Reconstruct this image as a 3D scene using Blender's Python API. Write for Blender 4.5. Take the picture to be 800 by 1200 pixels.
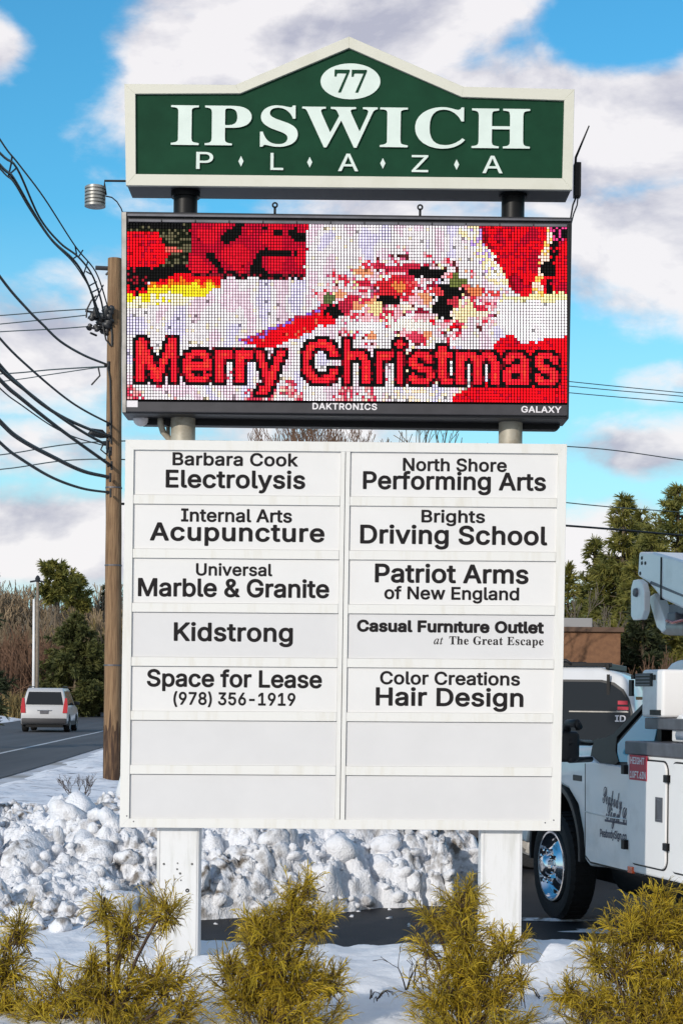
import bpy, bmesh, math, random
from mathutils import Vector, Matrix, noise
from math import sin, cos, pi, radians, sqrt, atan2, floor

for _o in list(bpy.data.objects): bpy.data.objects.remove(_o)
SC = bpy.context.scene
COL = SC.collection

# ------------------------------------------------------------------ camera
F = 2100.0            # focal length in pixels of an 800 px wide picture
EYE = 1.6; CAMY = -10.0; HX, HY = 400.0, 816.0
ROLL = radians(0.62)
cam = bpy.data.cameras.new('camera')
cam.sensor_fit = 'HORIZONTAL'; cam.sensor_width = 36.0; cam.lens = F/800*36
cam.shift_y = 216/800.0
cam.clip_start = 0.1; cam.clip_end = 3000
camo = bpy.data.objects.new('camera', cam); COL.objects.link(camo)
camo.location = (0, CAMY, EYE)
camo.rotation_euler = (pi/2, -ROLL, 0)
SC.camera = camo

# ------------------------------------------------------------------ sun, sky, exposure
SUN_EL = radians(21); SUN_AZ = radians(31)     # behind the camera, a little to the left
to_sun = Vector((-sin(SUN_AZ)*cos(SUN_EL), -cos(SUN_AZ)*cos(SUN_EL), sin(SUN_EL)))
sl = bpy.data.lights.new('sun', 'SUN'); sl.energy = 3.0; sl.angle = radians(0.53); sl.color = (1.0, 0.93, 0.84)
so = bpy.data.objects.new('sun', sl); COL.objects.link(so)
so.rotation_euler = to_sun.to_track_quat('Z', 'Y').to_euler()
so.location = (-10, -30, 20)

W = bpy.data.worlds.new('World'); SC.world = W; W.use_nodes = True
nt = W.node_tree; nt.nodes.clear()
def N(t, **kw):
    n = nt.nodes.new(t)
    for k, v in kw.items(): setattr(n, k, v)
    return n
def Lk(a, b): nt.links.new(a, b)
def M_(op, a, b=None, clamp=False):
    n = N('ShaderNodeMath', operation=op); n.use_clamp = clamp
    for i, v in enumerate((a, b)):
        if v is None: continue
        if isinstance(v, (int, float)): n.inputs[i].default_value = v
        else: Lk(v, n.inputs[i])
    return n.outputs[0]
sky = N('ShaderNodeTexSky', sky_type='NISHITA'); sky.sun_disc = False
sky.sun_elevation = SUN_EL; sky.sun_rotation = pi + SUN_AZ
sky.air_density = 1.15; sky.dust_density = 0.25; sky.ozone_density = 1.4
hs = N('ShaderNodeHueSaturation'); hs.inputs['Hue'].default_value = 0.5
hs.inputs['Saturation'].default_value = 1.22; hs.inputs['Value'].default_value = 1.35
Lk(sky.outputs[0], hs.inputs['Color'])
tint = N('ShaderNodeMix', data_type='RGBA', blend_type='MULTIPLY'); tint.inputs[0].default_value = 1.0
Lk(hs.outputs[0], tint.inputs[6]); tint.inputs[7].default_value = (.50, 1.18, 1.34, 1)
tc = N('ShaderNodeTexCoord'); sep = N('ShaderNodeSeparateXYZ'); Lk(tc.outputs['Generated'], sep.inputs[0])
mp = N('ShaderNodeMapping'); mp.inputs['Scale'].default_value = (1, 1, 1.9); Lk(tc.outputs['Generated'], mp.inputs[0])
def noise_n(scale, det, rough, dist=0.0, off=None):
    n = N('ShaderNodeTexNoise'); n.inputs['Scale'].default_value = scale; n.inputs['Detail'].default_value = det
    n.inputs['Roughness'].default_value = rough; n.inputs['Distortion'].default_value = dist
    if off is None: Lk(mp.outputs[0], n.inputs['Vector'])
    else:
        m2 = N('ShaderNodeMapping'); m2.inputs['Scale'].default_value = (1, 1, 1.9); m2.inputs['Location'].default_value = off
        Lk(tc.outputs['Generated'], m2.inputs[0]); Lk(m2.outputs[0], n.inputs['Vector'])
    return n.outputs[0]
# cloud banks as directions: (azimuth, height, half width, half height, weight), all in tangents
BANKS = [(0.0, .385, .13, .075, 1.5), (-.09, .325, .05, .075, 1.0), (.19, .325, .06, .028, 1.15), (.10, .30, .10, .06, 1.1),
         (.165, .305, .085, .055, 1.35), (.19, .245, .095, .050, 1.35), (-.185, .335, .026, .018, 1.05), (-.195, .395, .03, .012, .35),
         (-.17, .185, .085, .036, 1.05), (-.10, .20, .075, .05, .85), (-.15, .135, .08, .022, .7), (-.14, .085, .12, .030, 1.25),
         (.16, .135, .08, .018, .8), (.14, .085, .07, .030, .95), (.20, .175, .05, .014, .65),
         (.0, .2, .09, .12, 1), (-.5, .25, .25, .12, 1.2), (.55, .3, .25, .12, 1.2), (.4, .1, .15, .05, .9), (-.4, .08, .15, .04, .8),
         (0, .75, .4, .12, .9)]
cov = None
for (u, v, rx, rz, w) in BANKS:
    a = M_('DIVIDE', M_('SUBTRACT', sep.outputs[0], u), rx); b = M_('DIVIDE', M_('SUBTRACT', sep.outputs[2], v), rz)
    d = M_('SQRT', M_('ADD', M_('MULTIPLY', a, a), M_('MULTIPLY', b, b)))
    k = M_('MULTIPLY', M_('SUBTRACT', 1.35, d, True), w)
    cov = k if cov is None else M_('MAXIMUM', cov, k)
n1 = noise_n(9.5, 7, .56, .25); n2 = noise_n(30, 6, .6, 0)
gap = M_('SQRT', M_('ADD', M_('POWER', M_('DIVIDE', M_('SUBTRACT', sep.outputs[0], .152), .045), 2.0), M_('POWER', M_('DIVIDE', M_('SUBTRACT', sep.outputs[2], .352), .028), 2.0)))
cov = M_('SUBTRACT', cov, M_('MULTIPLY', M_('SUBTRACT', 1.3, gap, True), 1.1))
raw = M_('ADD', M_('ADD', cov, M_('MULTIPLY', M_('SUBTRACT', n1, .5), 2.0)), M_('MULTIPLY', M_('SUBTRACT', n2, .5), .6))
mr = N('ShaderNodeMapRange', interpolation_type='SMOOTHSTEP'); Lk(raw, mr.inputs[0])
mr.inputs[1].default_value = .28; mr.inputs[2].default_value = .88
dens = mr.outputs[0]
# cloud shading: bright tops, lilac-grey bellies (density sampled a little lower in the sky)
n3 = noise_n(9.5, 7, .56, .25, (0.0, 0.0, .055))
belly = N('ShaderNodeMapRange'); Lk(M_('SUBTRACT', n1, n3), belly.inputs[0])
belly.inputs[1].default_value = -.15; belly.inputs[2].default_value = .06
cr = N('ShaderNodeMix', data_type='RGBA'); Lk(belly.outputs[0], cr.inputs[0])
cr.inputs[6].default_value = (5.6, 5.6, 6.7, 1); cr.inputs[7].default_value = (10.6, 10.2, 10.3, 1)
# paler towards the horizon
low = N('ShaderNodeMapRange'); Lk(sep.outputs[2], low.inputs[0]); low.inputs[1].default_value = .02; low.inputs[2].default_value = .26
low.inputs[3].default_value = .88; low.inputs[4].default_value = 0.0
pale = N('ShaderNodeMix', data_type='RGBA'); Lk(low.outputs[0], pale.inputs[0]); Lk(tint.outputs[2], pale.inputs[6])
pale.inputs[7].default_value = (6.2, 8.7, 10.2, 1)
# the sky round the sun, behind the camera, is hazier and whiter
back = N('ShaderNodeMapRange'); Lk(sep.outputs[1], back.inputs[0]); back.inputs[1].default_value = .1; back.inputs[2].default_value = -.8
back.inputs[3].default_value = 0; back.inputs[4].default_value = .75
pale2 = N('ShaderNodeMix', data_type='RGBA'); Lk(back.outputs[0], pale2.inputs[0]); Lk(pale.outputs[2], pale2.inputs[6]); pale2.inputs[7].default_value = (7.6, 7.3, 7.2, 1)
fin = N('ShaderNodeMix', data_type='RGBA'); Lk(M_('MULTIPLY', dens, .95), fin.inputs[0])
Lk(pale2.outputs[2], fin.inputs[6]); Lk(cr.outputs[2], fin.inputs[7])
bg = N('ShaderNodeBackground'); bg.inputs[1].default_value = 0.094; Lk(fin.outputs[2], bg.inputs[0])
wo = N('ShaderNodeOutputWorld'); Lk(bg.outputs[0], wo.inputs[0])
SC.view_settings.view_transform = 'Standard'; SC.view_settings.look = 'None'
SC.view_settings.exposure = -0.07; SC.view_settings.gamma = 1.0; SC.view_settings.use_curve_mapping = False
SC.cycles.max_bounces = 6; SC.cycles.diffuse_bounces = 3; SC.cycles.glossy_bounces = 3; SC.cycles.transparent_max_bounces = 8

# ------------------------------------------------------------------ helpers
def at(px, py, Y):
    """the point of the place at depth Y seen at photo pixel (px, py)"""
    dx, dy = px-HX, py-HY
    c, s = cos(ROLL), sin(ROLL)
    ux, uy = dx*c+dy*s, dy*c-dx*s
    D = Y-CAMY
    return Vector((ux/F*D, Y, EYE-uy/F*D))
def ray(px, py):
    return (at(px, py, CAMY+1)-Vector((0, CAMY, EYE)))

def tag(o, label=None, cat=None, group=None, kind=None):
    if label: o['label'] = label
    if cat: o['category'] = cat
    if group: o['group'] = group
    if kind: o['kind'] = kind
    return o
def empty(name, loc, label, cat, group=None, rz=0.0):
    o = bpy.data.objects.new(name, None); COL.objects.link(o)
    o.location = loc; o.rotation_euler = (0, 0, rz); o.empty_display_size = .2
    return tag(o, label, cat, group)
def copy_tree(o, parent=None):
    c = o.copy(); COL.objects.link(c)
    if parent: c.parent = parent
    for ch in list(o.children): copy_tree(ch, c)
    return c

class MB:
    """collects shapes, then links them as one mesh object"""
    def __init__(self): self.v = []; self.f = []; self.mi = []; self.cur = 0
    def add(self, vs, fs):
        b = len(self.v); self.v += [tuple(p) for p in vs]
        self.f += [tuple(i+b for i in f) for f in fs]; self.mi += [self.cur]*len(fs); return self
    def box(self, a, b):
        x0, y0, z0 = a; x1, y1, z1 = b
        x0, x1 = min(x0, x1), max(x0, x1); y0, y1 = min(y0, y1), max(y0, y1); z0, z1 = min(z0, z1), max(z0, z1)
        return self.add([(x0,y0,z0),(x1,y0,z0),(x1,y1,z0),(x0,y1,z0),(x0,y0,z1),(x1,y0,z1),(x1,y1,z1),(x0,y1,z1)],
                        [(3,2,1,0),(4,5,6,7),(0,1,5,4),(1,2,6,5),(2,3,7,6),(3,0,4,7)])
    def prism(self, pts, d):
        """polygon (list of Vectors) swept along vector d"""
        n = len(pts); d = Vector(d)
        nrm = Vector((0,0,0))
        for i in range(n): nrm += Vector(pts[i]).cross(Vector(pts[(i+1) % n]))
        if nrm.dot(d) > 0: pts = pts[::-1]
        vs = [Vector(p) for p in pts]+[Vector(p)+d for p in pts]
        fs = [tuple(range(n)), tuple(range(2*n-1, n-1, -1))]
        fs += [((i+1) % n, i, n+i, n+(i+1) % n) for i in range(n)]
        return self.add(vs, fs)
    def ring(self, outer, inner, d):
        """frame between two outlines of as many points, swept along d, one mitred strip per side"""
        n = len(outer)
        for i in range(n):
            j = (i+1) % n
            self.prism([Vector(outer[i]), Vector(outer[j]), Vector(inner[j]), Vector(inner[i])], d)
        return self
    def tube(self, pts, r, n=8, cap=True):
        pts = [Vector(p) for p in pts]; m = len(pts)
        rs = r if isinstance(r, (list, tuple)) else [r]*m
        vs = []; ref = None
        for i, p in enumerate(pts):
            t = (pts[min(i+1, m-1)]-pts[max(i-1, 0)])
            t = t.normalized() if t.length > 1e-9 else Vector((0,0,1))
            if ref is None: ref = Vector((1,0,0)) if abs(t.x) < .8 else Vector((0,1,0))
            a = (ref-t*ref.dot(t)); a = a.normalized() if a.length > 1e-6 else t.orthogonal().normalized()
            ref = a; b = t.cross(a)
            for k in range(n):
                q = 2*pi*k/n; vs.append(p+a*(rs[i]*cos(q))+b*(rs[i]*sin(q)))
        fs = [(i*n+k, i*n+(k+1) % n, (i+1)*n+(k+1) % n, (i+1)*n+k) for i in range(m-1) for k in range(n)]
        if cap: fs += [tuple(range(n-1, -1, -1)), tuple((m-1)*n+k for k in range(n))]
        return self.add(vs, fs)
    def lathe(self, prof, c, ax, n=40):
        """profile [(along axis, radius)] turned round axis ax through c"""
        ax = Vector(ax).normalized(); a = ax.orthogonal().normalized(); b = ax.cross(a); c = Vector(c)
        vs = []
        for (h, r) in prof:
            for k in range(n):
                q = 2*pi*k/n; vs.append(c+ax*h+a*(r*cos(q))+b*(r*sin(q)))
        m = len(prof)
        fs = [(i*n+k, i*n+(k+1) % n, (i+1)*n+(k+1) % n, (i+1)*n+k) for i in range(m-1) for k in range(n)]
        return self.add(vs, fs)
    def blade(self, pts, w, side):
        """thin leaf strip through pts, half widths w"""
        vs = []
        for p, ww in zip(pts, w): vs += [p-side*ww, p+side*ww]
        return self.add(vs, [(2*i, 2*i+1, 2*i+3, 2*i+2) for i in range(len(pts)-1)])
    def build(self, name, mats, parent=None, world=False, smooth=False, bevel=0.0, seg=2, auto=None):
        me = bpy.data.meshes.new(name)
        me.from_pydata(self.v, [], self.f)
        if not isinstance(mats, (list, tuple)): mats = [mats]
        for m in mats: me.materials.append(m)
        if len(mats) > 1: me.polygons.foreach_set('material_index', self.mi)
        if bevel > 0:
            bm = bmesh.new(); bm.from_mesh(me)
            es = [e for e in bm.edges if len(e.link_faces) == 2 and e.calc_face_angle(0) > radians(25)]
            bmesh.ops.bevel(bm, geom=es, offset=bevel, segments=seg, affect='EDGES', profile=.5, clamp_overlap=True)
            bm.to_mesh(me); bm.free()
        if smooth:
            me.polygons.foreach_set('use_smooth', [True]*len(me.polygons))
            if auto: me.set_sharp_from_angle(angle=radians(auto))
        me.update()
        o = bpy.data.objects.new(name, me); COL.objects.link(o)
        if parent:
            o.parent = parent
            if world and parent.type == 'EMPTY': o.location = -Vector(parent.location)
        return o

# ------------------------------------------------------------------ materials
def mat(name, col, rough=.6, metal=0.0, var=0.0, vscale=8.0, col2=None, bump=0.0, bscale=40.0, spec=.5, coat=0.0,
        transl=0.0, stretch=(1,1,1), lo=.35, hi=.65, det=5):
    m = bpy.data.materials.new(name); m.use_nodes = True
    t = m.node_tree; b = t.nodes['Principled BSDF']
    b.inputs['Base Color'].default_value = (*col, 1); b.inputs['Roughness'].default_value = rough
    b.inputs['Metallic'].default_value = metal; b.inputs['Specular IOR Level'].default_value = spec
    b.inputs['Coat Weight'].default_value = coat; b.inputs['Coat Roughness'].default_value = .08
    co = t.nodes.new('ShaderNodeTexCoord'); mp = t.nodes.new('ShaderNodeMapping'); mp.inputs['Scale'].default_value = stretch
    t.links.new(co.outputs['Object'], mp.inputs[0])
    if var > 0 or col2:
        n = t.nodes.new('ShaderNodeTexNoise'); n.inputs['Scale'].default_value = vscale; n.inputs['Detail'].default_value = det
        n.inputs['Roughness'].default_value = .62
        t.links.new(mp.outputs[0], n.inputs['Vector'])
        r = t.nodes.new('ShaderNodeMapRange'); r.inputs[1].default_value = lo; r.inputs[2].default_value = hi
        t.links.new(n.outputs[0], r.inputs[0])
        mx = t.nodes.new('ShaderNodeMix'); mx.data_type = 'RGBA'
        c2 = col2 if col2 else tuple(c*(1-var) for c in col)
        mx.inputs[6].default_value = (*col, 1); mx.inputs[7].default_value = (*c2, 1)
        t.links.new(r.outputs[0], mx.inputs[0]); t.links.new(mx.outputs[2], b.inputs['Base Color'])
    if bump > 0:
        n2 = t.nodes.new('ShaderNodeTexNoise'); n2.inputs['Scale'].default_value = bscale; n2.inputs['Detail'].default_value = 6
        t.links.new(mp.outputs[0], n2.inputs['Vector'])
        bp = t.nodes.new('ShaderNodeBump'); bp.inputs['Strength'].default_value = bump; bp.inputs['Distance'].default_value = .02
        t.links.new(n2.outputs[0], bp.inputs['Height']); t.links.new(bp.outputs[0], b.inputs['Normal'])
    if transl > 0:
        tr = t.nodes.new('ShaderNodeBsdfTranslucent'); ms = t.nodes.new('ShaderNodeMixShader'); ms.inputs[0].default_value = transl
        out = t.nodes['Material Output']
        if var > 0 or col2: t.links.new(mx.outputs[2], tr.inputs[0])
        else: tr.inputs[0].default_value = (*col, 1)
        t.links.new(b.outputs[0], ms.inputs[1]); t.links.new(tr.outputs[0], ms.inputs[2]); t.links.new(ms.outputs[0], out.inputs[0])
    return m
def glass(name, col=(.012,.014,.017), rough=.05):
    return mat(name, col, rough, 0, spec=.45)

M = {}
M['frame_white'] = mat('board_frame_white', (.755,.748,.72), .42, vscale=3, col2=(.66,.63,.55), lo=.52, hi=.85, stretch=(5,5,.7))
M['panel_white'] = mat('panel_white', (.775,.765,.755), .28, var=.05, vscale=2.2)
M['panel_grey'] = mat('panel_grey', (.70,.693,.695), .28, var=.05, vscale=2.6)
M['head_white'] = mat('header_frame_cream', (.66,.65,.56), .45, var=.12, vscale=5, col2=(.58,.57,.47), lo=.5, hi=.85)
M['head_green'] = mat('header_green', (.010,.058,.029), .7, var=.25, vscale=4, spec=.12)
M['letter_white'] = mat('letter_white', (.70,.80,.74), .5, var=.08, vscale=8)
M['head_under'] = mat('cabinet_dark_grey', (.055,.057,.066), .5, var=.2)
M['ink'] = mat('dark_lettering', (.016,.014,.015), .75, spec=.15)
M['black'] = mat('black_paint', (.010,.010,.011), .45, var=.3, spec=.25)
M['matte_black'] = mat('display_matte_black', (.003,.003,.003), .95, spec=.02)
M['led_body'] = mat('display_cabinet_black', (.018,.017,.020), .42, var=.3, vscale=6)
M['led_trim'] = mat('display_trim_grey', (.045,.042,.048), .38, var=.25, vscale=12)
M['alu'] = mat('brushed_aluminium', (.42,.40,.37), .38, .6, var=.3, vscale=12)
M['galv'] = mat('galvanised_steel', (.36,.36,.34), .45, .5, var=.25, vscale=10)
M['pipe'] = mat('weathered_pipe', (.42,.39,.32), .5, .15, var=.4, vscale=9, col2=(.22,.18,.12), lo=.45, hi=.75)
M['post_white'] = mat('post_white', (.74,.74,.74), .5, var=.08, vscale=4, col2=(.58,.58,.55), lo=.5, hi=.8, stretch=(6,6,.8))
M['wood_pole'] = mat('weathered_wood_pole', (.34,.215,.115), .85, col2=(.13,.070,.034), vscale=6, stretch=(6,6,.35), lo=.3, hi=.7, bump=.5, bscale=16)
M['cable'] = mat('cable_black', (.010,.011,.014), .55)
M['wire_grey'] = mat('wire_weathered', (.05,.075,.08), .5)
M['porcelain'] = mat('insulator_grey', (.035,.035,.038), .45)
M['asphalt'] = mat('wet_asphalt', (.011,.012,.015), .6, col2=(.026,.027,.031), vscale=2.2, lo=.35, hi=.75, bump=.25, bscale=90, spec=.2)
M['road'] = mat('road_asphalt', (.050,.052,.058), .75, col2=(.095,.097,.105), vscale=1.3, stretch=(1,.06,1), lo=.4, hi=.8, bump=.15, bscale=60)
M['paint'] = mat('road_line_paint', (.55,.56,.58), .6, col2=(.25,.26,.28), vscale=6, lo=.45, hi=.7)
M['car_white'] = mat('car_white_paint', (.66,.67,.69), .3, coat=.6, var=.06, vscale=2, col2=(.52,.52,.52), lo=.55, hi=.9)
M['truck_white'] = mat('truck_white_paint', (.84,.83,.82), .3, coat=.5, col2=(.60,.585,.56), vscale=2.2, lo=.52, hi=.8)
M['body_white'] = mat('service_body_white', (.82,.81,.80), .42, coat=.15, col2=(.56,.545,.52), vscale=2.4, lo=.55, hi=.85)
M['rubber'] = mat('tyre_rubber', (.012,.012,.013), .8, var=.3, vscale=20, bump=.3, bscale=60)
M['plastic'] = mat('black_plastic', (.014,.014,.016), .5)
M['cladding'] = mat('grey_cladding', (.035,.035,.04), .6)
M['glass'] = glass('dark_window_glass')
M['glass_sky_tint'] = glass('sky_painted_glass', (.12,.46,.62), .08)  # cyan sky seen in the truck window, put into the base colour
M['chrome'] = mat('chrome', (.82,.82,.84), .07, 1.0)
M['steel'] = mat('grey_steel', (.16,.16,.18), .45, .5, var=.3)
M['red_lamp'] = mat('red_lamp_lens', (.45,.012,.016), .2, coat=.6)
M['orange'] = mat('amber_reflector', (.75,.10,.02), .25, coat=.5)
M['sticker_red'] = mat('red_sticker', (.50,.015,.045), .45, var=.15)
M['sticker_white'] = mat('white_sticker', (.78,.74,.76), .5)
M['navy'] = mat('navy_vinyl', (.02,.03,.075), .4)
M['snow'] = mat('fresh_snow', (.83,.85,.89), .75, col2=(.78,.80,.84), vscale=5, bump=.35, bscale=26, spec=.25)
M['brick'] = mat('brown_brick', (.235,.118,.060), .85, col2=(.175,.085,.045), vscale=9, bump=.3)
M['roof_grey'] = mat('roof_membrane', (.30,.30,.31), .7)
M['bark'] = mat('grey_brown_bark', (.175,.132,.088), .9, var=.4, vscale=6)
M['bark_pale'] = mat('pale_bark', (.26,.215,.165), .9, var=.4, vscale=6)
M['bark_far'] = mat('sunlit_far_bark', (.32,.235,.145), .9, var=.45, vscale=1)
M['bark_red'] = mat('reddish_brush', (.23,.130,.080), .9, var=.4, vscale=2)
M['pine'] = mat('pine_needles', (.27,.245,.05), .7, col2=(.12,.135,.032), vscale=1.3, lo=.38, hi=.62, transl=.3)
M['pine_dark'] = mat('dark_needles', (.065,.078,.028), .7, col2=(.030,.044,.018), vscale=1.3, transl=.2)
M['needles_mid'] = mat('olive_needles', (.15,.150,.040), .7, col2=(.06,.075,.022), vscale=1.0, transl=.25)
M['car_silver'] = mat('car_silver_white', (.50,.505,.52), .3, coat=.6)
M['cedar'] = mat('golden_cypress', (.50,.350,.022), .65, col2=(.27,.205,.022), vscale=7, lo=.38, hi=.64, transl=.35)
M['cedar_tip'] = mat('golden_cypress_tip', (.70,.50,.034), .65, col2=(.46,.35,.03), vscale=9, transl=.35)
M['twig'] = mat('brown_twig', (.075,.045,.028), .85, var=.3)
M['dry_grass'] = mat('dry_straw_grass', (.30,.22,.085), .85, var=.4, vscale=5)
M['hill'] = mat('brown_hillside', (.15,.11,.07), .95, col2=(.10,.075,.05), vscale=.3, bump=.6, bscale=1.2)
M['ground'] = mat('dirty_snow_ground', (.55,.56,.60), .85, col2=(.22,.19,.15), vscale=.35, lo=.45, hi=.7)

def snow_dirty():
    m = mat('ploughed_snow', (.82,.83,.86), .8, bump=.7, bscale=60, spec=.25)
    t = m.node_tree; b = t.nodes['Principled BSDF']; co = t.nodes['Texture Coordinate']
    def nz(sc, det, lo, hi):
        n = t.nodes.new('ShaderNodeTexNoise'); n.inputs['Scale'].default_value = sc; n.inputs['Detail'].default_value = det
        t.links.new(co.outputs['Object'], n.inputs['Vector'])
        r = t.nodes.new('ShaderNodeMapRange'); r.inputs[1].default_value = lo; r.inputs[2].default_value = hi
        t.links.new(n.outputs[0], r.inputs[0]); return r.outputs[0]
    a = nz(1.1, 3, .43, .60); c = nz(12, 6, .46, .62)
    mu = t.nodes.new('ShaderNodeMath'); mu.operation = 'MULTIPLY'; t.links.new(a, mu.inputs[0]); t.links.new(c, mu.inputs[1])
    mx = t.nodes.new('ShaderNodeMix'); mx.data_type = 'RGBA'
    mx.inputs[6].default_value = (.83,.84,.875,1); mx.inputs[7].default_value = (.17,.145,.12,1)
    t.links.new(mu.outputs[0], mx.inputs[0]); t.links.new(mx.outputs[2], b.inputs['Base Color'])
    return m
M['snow_dirty'] = snow_dirty()
def snow_verge():
    m = mat('verge_snow', (.80,.82,.87), .75, col2=(.20,.20,.23), vscale=2.4, stretch=(1,3.2,1), lo=.53, hi=.70, bump=.5, bscale=14, spec=.25)
    return m
M['snow_verge'] = snow_verge()

# ------------------------------------------------------------------ lettering

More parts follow.
